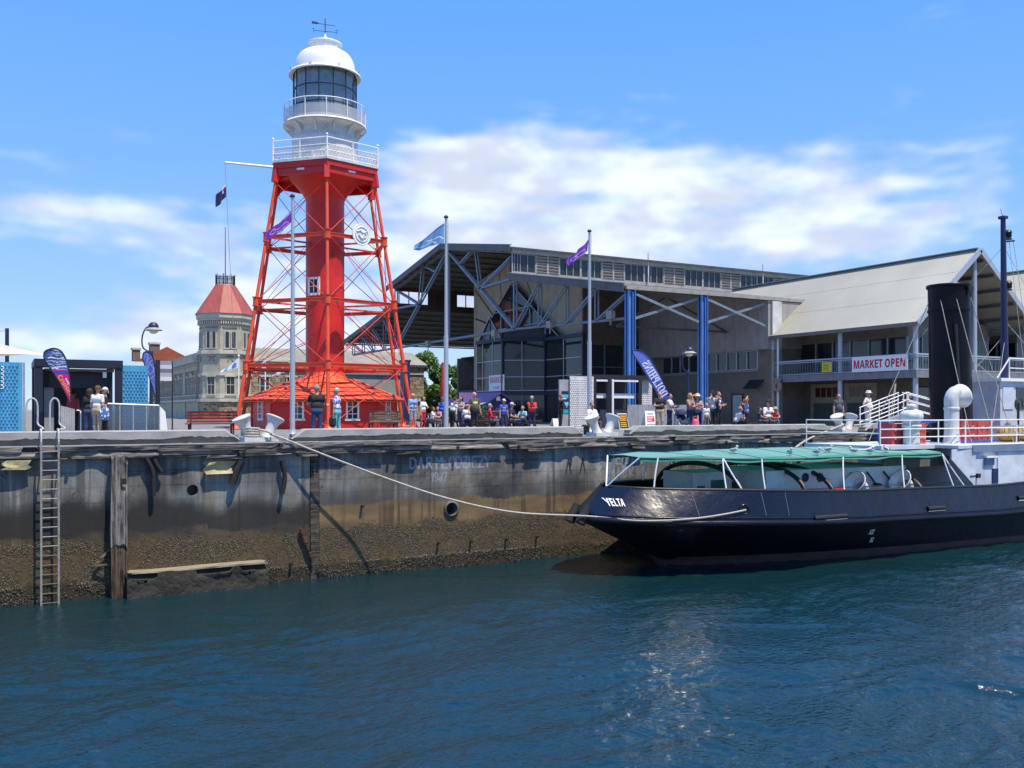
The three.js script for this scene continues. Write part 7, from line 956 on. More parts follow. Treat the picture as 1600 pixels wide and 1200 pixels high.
// gangway with white rails
{
  const o = thing('gangway', 'grey gangway with white tubular rails between quay and tug', 'gangway'), a = V(onZ(1350, 660, -1.2).x, DECK + 0.05, -1.2), t = V(a.x + 1.9, DECK + 0.75, -0.6), e = V(t.x + 2.4, DECK - 0.15, BZ - 1.7);
  const deckp = (p, q, w) => bar(p, q, w, 0.07); part('ramp', deckp(a, t, 0.8), M.galv, o); part('ramp', deckp(t, e, 0.8), M.galv, o); part('trestle', [bar(V(t.x, DECK, t.z - 0.3), t.clone().add(V(0, 0, -0.3)), 0.08, 0.08), bar(V(t.x, DECK, t.z + 0.0), t.clone(), 0.08, 0.08)], M.galv, o);
  for (const [p, q] of [[a, t], [t, e]]) for (const sd of [-0.38, 0.38]) { const d = q.clone().sub(p), s = V(d.z, 0, -d.x).normalize().multiplyScalar(sd), L = (k, h) => p.clone().lerp(q, k).add(s).add(V(0, h, 0)); for (const h of [0.35, 0.7, 1.02]) part('hand_rail', rod(L(0, h), L(1, h), 0.024), M.whiteP, o); for (const k of [0.02, 0.5, 0.98]) part('rail_post', rod(L(k, 0), L(k, 1.04), 0.026), M.whiteP, o); }
  const g = thing('davit_post', 'dark leaning timber derrick post with rope falls beside the gangway', 'post', null, gnd(1384, 43.5)); part('spar', rod(V(0, -0.02, 0), V(0.35, 2.3, 0.1), 0.12, 0.1, 8), M.darkWood, g); part('sheave', bx(0.3, 0.16, 0.2, 0.35, 2.34, 0.1), M.rubber, g); part('rope_fall', [rod(V(0.4, 2.2, 0.2), V(-0.35, 0.02, 0.45), 0.02, 0.02, 5), rod(V(0.45, 2.2, 0.2), V(-0.2, 0.02, 0.5), 0.02, 0.02, 5)], M.rope, g);
}
// gulls on the awning
{
  const gm = mot([0.8, 0.8, 0.79], 0.8, 4), gg = mot([0.45, 0.47, 0.5], 0.8, 4);
  [[1147, 700, 'standing alone high on the left of the awning', 0.9], [1235, 712, 'first from the left along the awning edge', -0.4], [1277, 712, 'second from the left along the awning edge', 0.2], [1295, 707, 'the larger one standing a little above the awning edge', 1.0], [1333, 709, 'right of the larger gull on the awning', -2.4], [1360, 712, 'between two others near the right stanchion', 0.3], [1385, 710, 'rightmost of the row on the awning', 2.9]].forEach(([px, py, lab, tr], i) => {
    const edge = i === 0 ? BZ + 1.2 : i === 3 ? BZ + 1.9 : BZ + 2.2, p0 = onZ(px, py, edge), s = p0.x - BX; const yS = globalThis.__awn(s, edge - BZ);
    const o = thing('seagull', `white seagull ${lab}`, 'seagull', 'seagulls on the green awning', [p0.x, yS, edge], tr), k = 0.78; o.scale.setScalar(k);
    part('body', [new THREE.SphereGeometry(0.09, 14, 10).scale(1, 0.85, 1.85).rotateX(-0.25).translate(0, 0.17, 0), new THREE.SphereGeometry(0.055, 12, 8).translate(0, 0.31, 0.12), rod(V(0, 0.2, 0.08), V(0, 0.3, 0.115), 0.06, 0.042, 10), new THREE.ConeGeometry(0.035, 0.14, 6).scale(1, 1, 0.4).rotateX(-1.75).translate(0, 0.14, -0.2)].map(g => g), gm, o); part('wing', [new THREE.SphereGeometry(0.075, 10, 8).scale(0.35, 0.7, 2.2).rotateX(-0.2).translate(0.075, 0.19, -0.05)], gg, o); part('wing', [new THREE.SphereGeometry(0.075, 10, 8).scale(0.35, 0.7, 2.2).rotateX(-0.2).translate(-0.075, 0.19, -0.05)], gg, o); part('beak', new THREE.ConeGeometry(0.014, 0.06, 6).rotateX(Math.PI / 2).translate(0, 0.305, 0.195), std([0.55, 0.2, 0.03], 0.5), o); for (const q of [-0.03, 0.03]) part('leg', rod(V(q, 0, 0.01), V(q, 0.12, 0), 0.008, 0.008, 5), std([0.5, 0.2, 0.05], 0.6), o);
  });
}
// ---------------------------------------------------------------- people: one continuous skin from joints, meshed by surface nets
function surfaceNets(f, lo, hi, cell) {
  const nx = Math.ceil((hi[0] - lo[0]) / cell) + 1, ny = Math.ceil((hi[1] - lo[1]) / cell) + 1, nz = Math.ceil((hi[2] - lo[2]) / cell) + 1, D = new Float32Array(nx * ny * nz), I = (i, j, k) => (k * ny + j) * nx + i;
  for (let k = 0; k < nz; k++) for (let j = 0; j < ny; j++) for (let i = 0; i < nx; i++) D[I(i, j, k)] = f(lo[0] + i * cell, lo[1] + j * cell, lo[2] + k * cell);
  const id = new Int32Array(nx * ny * nz).fill(-1), P = [], T = [];
  for (let k = 0; k < nz - 1; k++) for (let j = 0; j < ny - 1; j++) for (let i = 0; i < nx - 1; i++) {
    let n = 0, x = 0, y = 0, z = 0; const c = []; for (let q = 0; q < 8; q++) c.push(D[I(i + (q & 1), j + ((q >> 1) & 1), k + (q >> 2))]);
    for (let a = 0; a < 8; a++) for (const b of [1, 2, 4]) { if (a & b) continue; const u = c[a], v = c[a | b]; if ((u < 0) === (v < 0)) continue; const t = u / (u - v); n++; x += (a & 1) + (b === 1 ? t : 0); y += ((a >> 1) & 1) + (b === 2 ? t : 0); z += (a >> 2) + (b === 4 ? t : 0); }
    if (n) { id[I(i, j, k)] = P.length / 3; P.push(lo[0] + (i + x / n) * cell, lo[1] + (j + y / n) * cell, lo[2] + (k + z / n) * cell); }
  }
  const quad = (a, b, c, d, fl) => { if (a < 0 || b < 0 || c < 0 || d < 0) return; fl ? T.push(a, b, c, a, c, d) : T.push(a, c, b, a, d, c); };
  for (let k = 1; k < nz - 1; k++) for (let j = 1; j < ny - 1; j++) for (let i = 1; i < nx - 1; i++) {
    const s = D[I(i, j, k)] < 0;
    if (s !== D[I(i + 1, j, k)] < 0) quad(id[I(i, j - 1, k - 1)], id[I(i, j, k - 1)], id[I(i, j, k)], id[I(i, j - 1, k)], s);
    if (s !== D[I(i, j + 1, k)] < 0) quad(id[I(i - 1, j, k - 1)], id[I(i - 1, j, k)], id[I(i, j, k)], id[I(i, j, k - 1)], s);
    if (s !== D[I(i, j, k + 1)] < 0) quad(id[I(i - 1, j - 1, k)], id[I(i, j - 1, k)], id[I(i, j, k)], id[I(i - 1, j, k)], s);
  }
  const g = new THREE.BufferGeometry(); g.setAttribute('position', new THREE.Float32BufferAttribute(P, 3)); g.setIndex(T); g.computeVertexNormals(); return g;
}
const capD = (x, y, z, c) => { const bx_ = c[4] - c[0], by_ = c[5] - c[1], bz_ = c[6] - c[2], px = x - c[0], py = y - c[1], pz = z - c[2], t = clamp((px * bx_ + py * by_ + pz * bz_) / (c[8] || (c[8] = bx_ * bx_ + by_ * by_ + bz_ * bz_ + 1e-9))); const dx = px - bx_ * t, dy = py - by_ * t, dz = (pz - bz_ * t) * (c[9] || 1); return Math.sqrt(dx * dx + dy * dy + dz * dz) - (c[3] + (c[7] - c[3]) * t); };
const cap = (a, b, ra, rb, col, flat = 1) => { const c = [a.x, a.y, a.z, ra, b.x, b.y, b.z, rb]; c[9] = flat; c.col = col; return c; };
function skin(caps, cell, k = 0.025, tint) {
  const lo = [1e9, 1e9, 1e9], hi = [-1e9, -1e9, -1e9]; for (const c of caps) for (let q = 0; q < 3; q++) { lo[q] = Math.min(lo[q], c[q] - c[3] - 0.04, c[q + 4] - c[7] - 0.04); hi[q] = Math.max(hi[q], c[q] + c[3] + 0.04, c[q + 4] + c[7] + 0.04); }
  const g = surfaceNets((x, y, z) => { let m = 1e9; for (const c of caps) { const r = Math.max(c[3], c[7]) + 0.08; if (x < Math.min(c[0], c[4]) - r || x > Math.max(c[0], c[4]) + r || y < Math.min(c[1], c[5]) - r || y > Math.max(c[1], c[5]) + r || z < Math.min(c[2], c[6]) - r || z > Math.max(c[2], c[6]) + r) continue; const d = capD(x, y, z, c), h = clamp(0.5 + 0.5 * (m - d) / k); m = m > 1e8 ? d : lerp(m, d, h) - k * h * (1 - h); } return m > 1e8 ? 0.08 : m; }, lo, hi, cell);
  const q = g.toNonIndexed(), P = q.attributes.position, C = new Float32Array(P.count * 3);
  for (let i = 0; i < P.count; i += 3) { const x = (P.getX(i) + P.getX(i + 1) + P.getX(i + 2)) / 3, y = (P.getY(i) + P.getY(i + 1) + P.getY(i + 2)) / 3, z = (P.getZ(i) + P.getZ(i + 1) + P.getZ(i + 2)) / 3; let b = 1e9, col = null; for (const c of caps) { const d = capD(x, y, z, c); if (d < b) { b = d; col = c.col; } } if (tint) col = tint(x, y, z, col) || col; for (let v = 0; v < 3; v++) { C[(i + v) * 3] = col[0]; C[(i + v) * 3 + 1] = col[1]; C[(i + v) * 3 + 2] = col[2]; } }
  q.setAttribute('color', new THREE.BufferAttribute(C, 3)); return q;
}
const SK = [[0.50, 0.27, 0.18], [0.42, 0.21, 0.13], [0.30, 0.15, 0.09]];
// a head facing +z, chin at y = 0, about 0.23 tall
function headGeo(s) {
  const lip = [s[0] * 0.72, s[1] * 0.42, s[2] * 0.4], eye = [0.02, 0.015, 0.012];
  return skin([cap(V(0, 0.135, -0.015), V(0, 0.145, -0.03), 0.082, 0.086, s), cap(V(0, 0.06, 0.015), V(0, 0.1, 0.01), 0.055, 0.07, s), cap(V(0, 0.025, 0.045), V(0, 0.06, 0.035), 0.03, 0.045, s), cap(V(0, 0.105, 0.083), V(0, 0.078, 0.103), 0.009, 0.016, s), cap(V(-0.035, 0.128, 0.07), V(0.035, 0.128, 0.07), 0.012, 0.012, s), cap(V(-0.085, 0.09, -0.01), V(-0.088, 0.12, -0.015), 0.014, 0.017, s), cap(V(0.085, 0.09, -0.01), V(0.088, 0.12, -0.015), 0.014, 0.017, s), cap(V(-0.018, 0.046, 0.077), V(0.018, 0.046, 0.077), 0.009, 0.009, lip), cap(V(-0.031, 0.112, 0.073), V(-0.031, 0.112, 0.074), 0.011, 0.011, eye), cap(V(0.031, 0.112, 0.073), V(0.031, 0.112, 0.074), 0.011, 0.011, eye)], 0.0095, 0.012);
}
// a relaxed hand hanging down -y from the wrist, palm towards +x side, thumb to +z
function handGeo(s, curl) {
  const c = [cap(V(0, 0, 0), V(0, -0.085, 0.005), 0.027, 0.03, s, 1), cap(V(0.0, -0.05, -0.02), V(0, -0.085, -0.025), 0.02, 0.017, s), cap(V(0, -0.05, 0.022), V(0, -0.085, 0.028), 0.02, 0.017, s)];
  const L = [0.062, 0.078, 0.083, 0.074]; [0.033, 0.012, -0.01, -0.031].forEach((z, i) => { const l = [0.07, 0.08, 0.075, 0.06][i], a = curl, b = curl * 2.1; const p0 = V(0, -0.09, z * 0.95), p1 = V(Math.sin(a) * l * 0.55, -0.09 - Math.cos(a) * l * 0.55, z * 1.12), p2 = V(p1.x + Math.sin(b) * l * 0.5, p1.y - Math.cos(b) * l * 0.5, z * 1.15); c.push(cap(p0, p1, 0.0098, 0.009, s), cap(p1, p2, 0.009, 0.0078, s)); });
  c.push(cap(V(0, -0.025, 0.02), V(0.014, -0.06, 0.05), 0.014, 0.0115, s), cap(V(0.014, -0.06, 0.05), V(0.022, -0.092, 0.055), 0.0112, 0.009, s)); return skin(c, 0.0085, 0.007);
}
const hc = {}; const headOf = i => hc['h' + i] || (hc['h' + i] = headGeo(SK[i])), handOf = (i, c) => hc['d' + i + c] || (hc['d' + i + c] = handGeo(SK[i], c));
function ik(a, t, l1, l2, pole) { const d = t.clone().sub(a); let L = d.length(); const mx = (l1 + l2) * 0.995; if (L > mx) { d.multiplyScalar(mx / L); L = mx; t = a.clone().add(d); } const u = d.clone().normalize(), x = (l1 * l1 - l2 * l2 + L * L) / (2 * L), h = Math.sqrt(Math.max(0, l1 * l1 - x * x)), p = pole.clone().addScaledVector(u, -pole.dot(u)).normalize(); return [a.clone().addScaledVector(u, x).addScaledVector(p, h), t]; }
const personM = vcol(0.85), hairM = {};
// o: h height, face (yaw, 0 looks at the water), sit, crouch, shirt, sleeve ('long','short','none'), legs, legLen ('long','shorts','skirt'), shoe, hair, hairStyle, hat, arms [left,right] presets, fat
const AR = { down: [0.25, 0.455, 0.04, 0.3, -0.2, -1], hip: [0.19, 0.585, 0.09, 1, 0, -0.5], fold: [-0.10, 0.66, 0.20, 0.8, -0.7, 0.1], eye: [0.07, 0.885, 0.17, 0.9, -0.8, 0.2], head: [0.08, 1.0, 0.0, 1, 0.1, 0.3], hold: [0.06, 0.66, 0.30, 0.7, -0.8, -0.2], point: [0.34, 0.70, 0.38, 0.5, -0.8, 0], lap: [0.08, 0.47, 0.30, 0.7, -0.4, -0.4], back: [0.1, 0.52, -0.16, 0.9, 0, -0.6], rail: [0.3, 0.56, 0.3, 0.7, -0.3, -0.4] };
function person(label, px, Z, o) {
  const h = o.h || 1.72, sk = o.skin || 0, S = SK[sk], sc = h / 1.72, fat = o.fat || 1, kid = h < 1.4 ? 1.18 : 1;
  const g = thing('person', label, 'person', 'visitors on the wharf', gnd(px, Z), o.face || 0);
  const hipY = o.sit ? 0.50 : o.crouch ? 0.38 : 0.53 * h, torso = 0.30 * h, lean = o.lean || (o.crouch ? 0.5 : o.sit ? 0.12 : 0.02);
  const hip = V(0, hipY, o.sit ? -0.05 : o.crouch ? -0.1 : 0), up = V(0, Math.cos(lean), Math.sin(lean)), neckB = hip.clone().addScaledVector(up, torso), chest = hip.clone().addScaledVector(up, torso * 0.72), belly = hip.clone().addScaledVector(up, torso * 0.3);
  const C = [], sh = o.shirt, lg = o.legs, shoe = o.shoe || [0.05, 0.04, 0.035];
  const w = (o.female ? 0.165 : 0.195) * sc, hw = (o.female ? 0.10 : 0.088) * sc;
  C.push(cap(V(-hw * 0.8, hip.y, hip.z), V(hw * 0.8, hip.y, hip.z), 0.118 * sc * Math.sqrt(fat), 0.118 * sc * Math.sqrt(fat), lg, 1.12), cap(belly.clone().add(V(-0.055 * sc, 0, 0.01)), belly.clone().add(V(0.055 * sc, 0, 0.01)), 0.118 * sc * fat, 0.118 * sc * fat, sh, 1.1), cap(chest.clone().add(V(-w * 0.5, 0, 0)), chest.clone().add(V(w * 0.5, 0, 0)), 0.118 * sc, 0.118 * sc, sh, 1.2), cap(neckB.clone().add(V(-w * 0.8, -0.05 * sc, 0)), neckB.clone().add(V(w * 0.8, -0.05 * sc, 0)), 0.058 * sc, 0.058 * sc, sh));
  if (fat > 1.15) C.push(cap(belly.clone().add(V(0, 0.02, 0.07)), belly.clone().add(V(0, -0.06, 0.08)), 0.13 * fat * 0.95, 0.14 * fat * 0.9, sh));
  if (o.female) for (const s of [-1, 1]) C.push(cap(chest.clone().add(V(s * 0.07, -0.02, 0.075)), chest.clone().add(V(s * 0.07, -0.03, 0.085)), 0.06 * sc, 0.055 * sc, sh));
  const nod = o.nod || 0, headB = neckB.clone().addScaledVector(up, 0.055 * sc).add(V(0, 0, 0.012));
  C.push(cap(neckB.clone().addScaledVector(up, -0.02), headB.clone().add(V(0, 0.05, 0)), 0.055 * sc, 0.05 * sc, S));
  // legs
  const foot = o.step || 0.1; [-1, 1].forEach((s, i) => {
    const a = hip.clone().add(V(s * hw, -0.03, 0)); let k, f;
    if (o.sit) { k = V(s * (hw + 0.03), 0.48, 0.38); f = V(s * (hw + 0.02), 0.075, 0.36 + (i ? 0.05 : -0.08)); } else if (o.crouch) { k = V(s * (hw + 0.1), 0.46, 0.26); f = V(s * (hw + 0.05), 0.075, i ? 0.1 : 0.2); }
    else { const st = (i ? foot : -foot) * (o.stride || 0.4); f = V(s * (hw + 0.025), 0.075 * sc, st - 0.02); k = a.clone().lerp(f, 0.49).add(V(s * 0.005, 0, 0.025)); }
    const skinShin = o.legLen === 'shorts' || o.legLen === 'skirt' ? S : lg, thr = 0.085 * sc * (0.6 + 0.4 * fat), bag = o.legLen === 'shorts' ? 1.12 : 1;
    C.push(cap(a, k, thr * bag, 0.062 * sc * bag, lg), cap(k, f, 0.058 * sc, skinShin === S ? 0.038 * sc : 0.046 * sc, skinShin), cap(k.clone().lerp(f, 0.25).add(V(0, 0, -0.015)), k.clone().lerp(f, 0.45), 0.056 * sc, 0.045 * sc, skinShin));
    C.push(cap(f.clone().add(V(0, -0.035 * sc, -0.03 * sc)), f.clone().add(V(s * 0.015, -0.045 * sc, 0.13 * sc)), 0.042 * sc, 0.034 * sc, shoe));
    if (o.legLen === 'skirt') C.push(cap(a.clone().lerp(V(0, a.y, 0), 0.5), k.clone().lerp(V(0, k.y, k.z), 0.3), 0.12 * sc, 0.11 * sc, lg));
  });
  // arms by reach
  const hands = []; (o.arms || ['down', 'down']).forEach((nm, i) => {
    const s = i ? -1 : 1, A = AR[nm], a = neckB.clone().add(V(s * w * 1.02, -0.055 * sc, 0)); const sit = o.sit || o.crouch; const t = nm === 'lap' ? V(s * 0.1, hip.y + 0.12, 0.28) : V(s * A[0] * sc * (fat > 1.2 && nm === 'down' ? 1.25 : 1), (sit ? hip.y - 0.53 * h : 0) + A[1] * h * (sit && A[1] < 0.6 ? 1.05 : 1), A[2] * sc + (sit ? 0.05 : 0));
    const [el, wr] = ik(a, t, 0.29 * sc, 0.255 * sc, V(s * A[3], A[4], A[5])); const up1 = o.sleeve === 'none' ? S : sh, fo = o.sleeve === 'long' ? sh : S, m = a.clone().lerp(el, 0.6);
    C.push(cap(a, m, 0.056 * sc, 0.05 * sc, up1), cap(m, el, 0.044 * sc, 0.041 * sc, o.sleeve === 'long' ? sh : S), cap(el, wr, 0.042 * sc, 0.028 * sc, fo)); const d = wr.clone().sub(el).normalize(); hands.push([wr, d, s, nm]);
  });
  const body = skin(C, 0.021, 0.03, o.print); const parts = [body];
  for (const [wr, d, s, nm] of hands) { const hg = handOf(sk, nm === 'down' || nm === 'back' ? 0.22 : 0.6).clone(); if (s > 0) { hg.scale(-1, 1, 1); const P = hg.attributes.position, N = hg.attributes.normal, Cc = hg.attributes.color; for (const at_ of [P, N, Cc]) for (let i = 0; i < at_.count; i += 3) { const b = [at_.getX(i + 1), at_.getY(i + 1), at_.getZ(i + 1)]; at_.setXYZ(i + 1, at_.getX(i + 2), at_.getY(i + 2), at_.getZ(i + 2)); at_.setXYZ(i + 2, ...b); } } hg.scale(sc, sc, sc); hg.applyQuaternion(new THREE.Quaternion().setFromUnitVectors(V(0, -1, 0), d)); hg.translate(wr.x - d.x * 0.01, wr.y - d.y * 0.01, wr.z - d.z * 0.01); parts.push(hg); }
  const hs = sc * kid, place = q => q.scale(hs, hs, hs).rotateX(nod).rotateY(o.turn || 0).translate(headB.x, headB.y + 0.005, headB.z + 0.01);
  parts.push(place(headOf(sk).clone())); part('body', parts, personM, g);
  // hair and hat
  const hk = (o.hair || [0.05, 0.03, 0.02]).join(); const hm = hairM[hk] || (hairM[hk] = mot(o.hair || [0.05, 0.03, 0.02], 0.8, 6, 0.02)); const st = o.hairStyle || 'short';
  if (st !== 'bald') { const e = new THREE.SphereGeometry(0.098, 18, 14); const P = e.attributes.position; for (let i = 0; i < P.count; i++) { let x = P.getX(i), y = P.getY(i), z = P.getZ(i); const n = 1 + 0.07 * (n3(x * 40, y * 40, z * 40) - 0.5); const frontCut = z > 0.02 ? sstep(0.02, 0.09, z) * 0.035 : 0; y = Math.max(y, st === 'long' ? -0.06 : z > 0.03 ? 0.02 : -0.045) ; P.setXYZ(i, x * n * (st === 'long' ? 1.08 : 0.97), y * n * 1.02 + 0.142, z * n * 1.0 - 0.022 - frontCut); } const gs = [place(e)]; if (st === 'long') { gs.push(place(skin([cap(V(0, 0.13, -0.08), V(0, -0.02, -0.085), 0.075, 0.06, [1, 1, 1]), cap(V(-0.08, 0.12, -0.03), V(-0.085, 0.0, -0.03), 0.04, 0.03, [1, 1, 1]), cap(V(0.08, 0.12, -0.03), V(0.085, 0.0, -0.03), 0.04, 0.03, [1, 1, 1])], 0.018, 0.03))); gs.forEach(q => q.deleteAttribute('color')); } if (st === 'tail') gs.push(place(lathe([[0, 0], [0.03, 0.04], [0.035, 0.12], [0.015, 0.16], [0, 0.165]], 8).rotateX(0.25).translate(0, 0.02, -0.13))); part('hair', gs, hm, g); }
  if (o.hat) { const [kind, col] = o.hat, m = mot(col, 0.85, 5, 0.005); const gs = kind === 'cap' ? [place(new THREE.SphereGeometry(0.104, 18, 8, 0, 6.2832, 0, 1.5).translate(0, 0.165, -0.018)), place(new THREE.CylinderGeometry(0.085, 0.09, 0.012, 18, 1, false, -1.35, 2.7).scale(0.9, 1, 1.35).rotateX(0.15).translate(0, 0.165, 0.055))] : [place(lathe([[0.17, 0.15], [0.175, 0.158], [0.108, 0.172], [0.1, 0.235], [0.075, 0.265], [0, 0.262]], 20))]; part('hat', gs, m, g); }
  return [g, { hip, neckB, chest, hands, headB, sc }];
}
const acc = (g, name, gs, m) => part(name, gs, m, g);
const K = { black: [0.018, 0.018, 0.02], white: [0.72, 0.72, 0.72], jeans: [0.03, 0.055, 0.14], beige: [0.42, 0.34, 0.24], grey: [0.12, 0.12, 0.13], red: [0.55, 0.03, 0.03], navy: [0.02, 0.03, 0.09], blue: [0.06, 0.16, 0.42], teal: [0.16, 0.42, 0.45], gh: [0.45, 0.44, 0.42], bl: [0.5, 0.34, 0.13], br: [0.08, 0.045, 0.025] };
const W = (base, d, f = 38) => (x, y, z, c) => c === base ? (n3(x * f + 9, y * f, z * f) > 0.52 ? d : base) : null;
// by the ticket kiosk
person('person in a pink-red top standing inside the ticket kiosk', 114, 34.5, { face: 2.6, shirt: [0.5, 0.06, 0.08], legs: K.black, hair: K.black, h: 1.68, female: 1, skin: 2, sleeve: 'short' });
person('person with brown hair in a black top and jeans before the kiosk', 140, 31.6, { face: 2.9, shirt: K.black, legs: K.jeans, sleeve: 'long', hair: K.br, hairStyle: 'long', female: 1, h: 1.7, arms: ['hold', 'hold'] });
person('man in a white T-shirt and beige trousers before the kiosk', 152, 31.0, { face: 2.3, turn: 0.5, shirt: K.white, legs: K.beige, sleeve: 'short', hair: [0.2, 0.11, 0.05], h: 1.78 });
{ const [g, j] = person('woman in a white cap and black top with a colourful bag', 165, 31.2, { face: -1.7, shirt: K.black, legs: K.black, sleeve: 'short', hair: K.bl, hairStyle: 'tail', hat: ['cap', K.white], female: 1, h: 1.7, arms: ['down', 'hold'] }); const bm = vcol(0.8), b = skin([cap(V(0.3, 0.75, 0.02), V(0.32, 0.95, 0), 0.15, 0.12, K.blue), cap(V(0.26, 0.85, 0.12), V(0.3, 0.9, 0.14), 0.07, 0.06, K.red)], 0.03, 0.04, (x, y, z, c) => n3(x * 22, y * 22, z * 22) > 0.6 ? K.white : c); acc(g, 'bag', b, bm); acc(g, 'bag_strap', tube([V(0.3, 1.0, 0), V(0.22, 1.3, 0.06), V(0.1, 1.42, 0)], 0.015, 10, 5), M.black); }
// before the lighthouse
person('man in a black polo shirt and jeans with grey hair, back to the water', 495, 29.6, { face: 3.1, shirt: K.black, legs: K.jeans, sleeve: 'short', hair: K.gh, h: 1.76, fat: 1.15, arms: ['hold', 'hold'] });
{ const fl = [0.08, 0.12, 0.5]; const [g] = person('white-haired woman in a blue flowered shirt and teal trousers', 526.5, 29.9, { face: -2.3, shirt: fl, legs: K.teal, sleeve: 'short', hair: [0.7, 0.69, 0.66], female: 1, h: 1.68, fat: 1.12, print: W(fl, K.white, 26), arms: ['down', 'hold'] }); acc(g, 'handbag', [new THREE.CapsuleGeometry(0.11, 0.14, 6, 10).scale(0.7, 1, 1.1).translate(0.3, 0.58, 0.02)], M.black); acc(g, 'bag_strap', tube([V(0.28, 0.72, 0.02), V(0.22, 1.1, 0.06), V(0.14, 1.36, 0)], 0.014, 10, 5), M.black); }
{ const pl = [0.5, 0.52, 0.6]; const [g] = person('man in a pale blue shirt and checked shorts by the lighthouse leg', 645, 46.5, { face: 0.2, shirt: [0.24, 0.36, 0.6], legs: pl, legLen: 'shorts', sleeve: 'short', hair: [0.12, 0.07, 0.04], hairStyle: 'bald', h: 1.82, print: (x, y, z, c) => c === pl ? ((Math.floor(x * 18 + 90) + Math.floor(y * 18)) % 2 ? [0.1, 0.12, 0.22] : null) : null, fat: 1.1 }); acc(g, 'camera_strap', tube([V(-0.08, 1.5, 0.05), V(0, 1.15, 0.17), V(0.08, 1.5, 0.05)], 0.012, 12, 5), M.black); }
person('woman in a white top and red trousers beside the man in checked shorts', 661, 46.8, { face: 0.5, shirt: K.white, legs: [0.6, 0.05, 0.08], sleeve: 'short', hair: [0.1, 0.045, 0.02], hairStyle: 'long', female: 1, h: 1.66, arms: ['hold', 'down'] });
// crowd before the market
person('dark-haired child in white seated left of the middle flagpole', 676, 44, { sit: 1, face: 1.0, shirt: K.white, legs: K.grey, hair: K.br, hairStyle: 'long', h: 1.3, arms: ['lap', 'lap'] });
person('child in a pink top seated beside the middle flagpole', 684.5, 45, { sit: 1, face: -0.8, shirt: [0.6, 0.25, 0.32], legs: K.navy, hair: K.br, hairStyle: 'long', h: 1.3, arms: ['lap', 'lap'] });
person('person in a bright blue shirt standing behind the middle flagpole', 691.5, 48, { face: -0.4, shirt: [0.03, 0.12, 0.55], legs: K.navy, hair: K.br, hat: ['cap', [0.1, 0.12, 0.3]], h: 1.62 });
person('person in a white long-sleeved shirt right of the middle flagpole', 706.5, 44.5, { face: 1.9, lean: 0.35, shirt: K.white, legs: K.black, sleeve: 'long', hair: K.br, h: 1.62, arms: ['hold', 'down'] });
person('woman in a grey sleeveless top with raised arm holding a drink', 721, 44.5, { face: -1.2, shirt: [0.35, 0.36, 0.38], legs: K.jeans, sleeve: 'none', hair: K.br, hairStyle: 'long', female: 1, h: 1.62, arms: ['hold', 'eye'] });
person('person in white sitting in front of the stout man', 730.5, 43, { sit: 1, face: 2.7, shirt: K.white, legs: K.navy, hair: K.gh, h: 1.6, arms: ['lap', 'lap'] });
{ const dk = [0.07, 0.07, 0.075]; person('stout man in a dark grey T-shirt with a yellow chest print', 741, 42.5, { face: 0.1, shirt: dk, legs: K.black, sleeve: 'short', hair: [0.2, 0.12, 0.07], hairStyle: 'bald', h: 1.8, fat: 1.45, print: (x, y, z, c) => c === dk && z > 0.05 && y > 1.28 && y < 1.36 && Math.abs(x) < 0.13 ? [0.6, 0.55, 0.03] : null }); }
person('white-haired person in a red top seated before the purple stall', 765, 43.5, { sit: 1, face: 1.1, shirt: [0.6, 0.02, 0.03], legs: K.grey, sleeve: 'long', hair: [0.65, 0.64, 0.62], h: 1.66, arms: ['lap', 'lap'] });
{ const bj = [0.05, 0.1, 0.5]; person('person in a blue jersey and white cap facing the water', 787, 42.5, { face: 0, shirt: bj, legs: K.navy, sleeve: 'short', hair: K.br, hat: ['cap', K.white], h: 1.46, print: (x, y, z, c) => c === bj && z > 0.05 && y > 1.0 && y < 1.1 && Math.abs(x) < 0.07 ? [0.55, 0.45, 0.1] : null }); }
person('person in a white cap and dark vest seated beside the blue jersey', 799, 44.5, { sit: 1, face: 0.7, shirt: K.navy, legs: K.grey, sleeve: 'short', hair: K.br, hat: ['cap', K.white], h: 1.74, arms: ['lap', 'lap'] });
person('child in a pale turquoise top seated left of the man in red', 817, 43.5, { sit: 1, face: -0.9, shirt: [0.25, 0.55, 0.6], legs: K.navy, hair: K.br, h: 1.38, arms: ['lap', 'lap'] });
person('man in a red shirt and grey cap with folded arms', 831, 43, { face: -0.3, shirt: [0.6, 0.05, 0.04], legs: K.navy, sleeve: 'long', hair: K.gh, hat: ['cap', [0.4, 0.42, 0.48]], h: 1.6, arms: ['fold', 'fold'], fat: 1.1 });
person('man in a dark suit standing beside the poster panel', 876, 48, { face: 1.4, shirt: K.black, legs: K.black, sleeve: 'long', hair: [0.25, 0.22, 0.2], h: 1.8, fat: 1.1, arms: ['hold', 'hold'] });
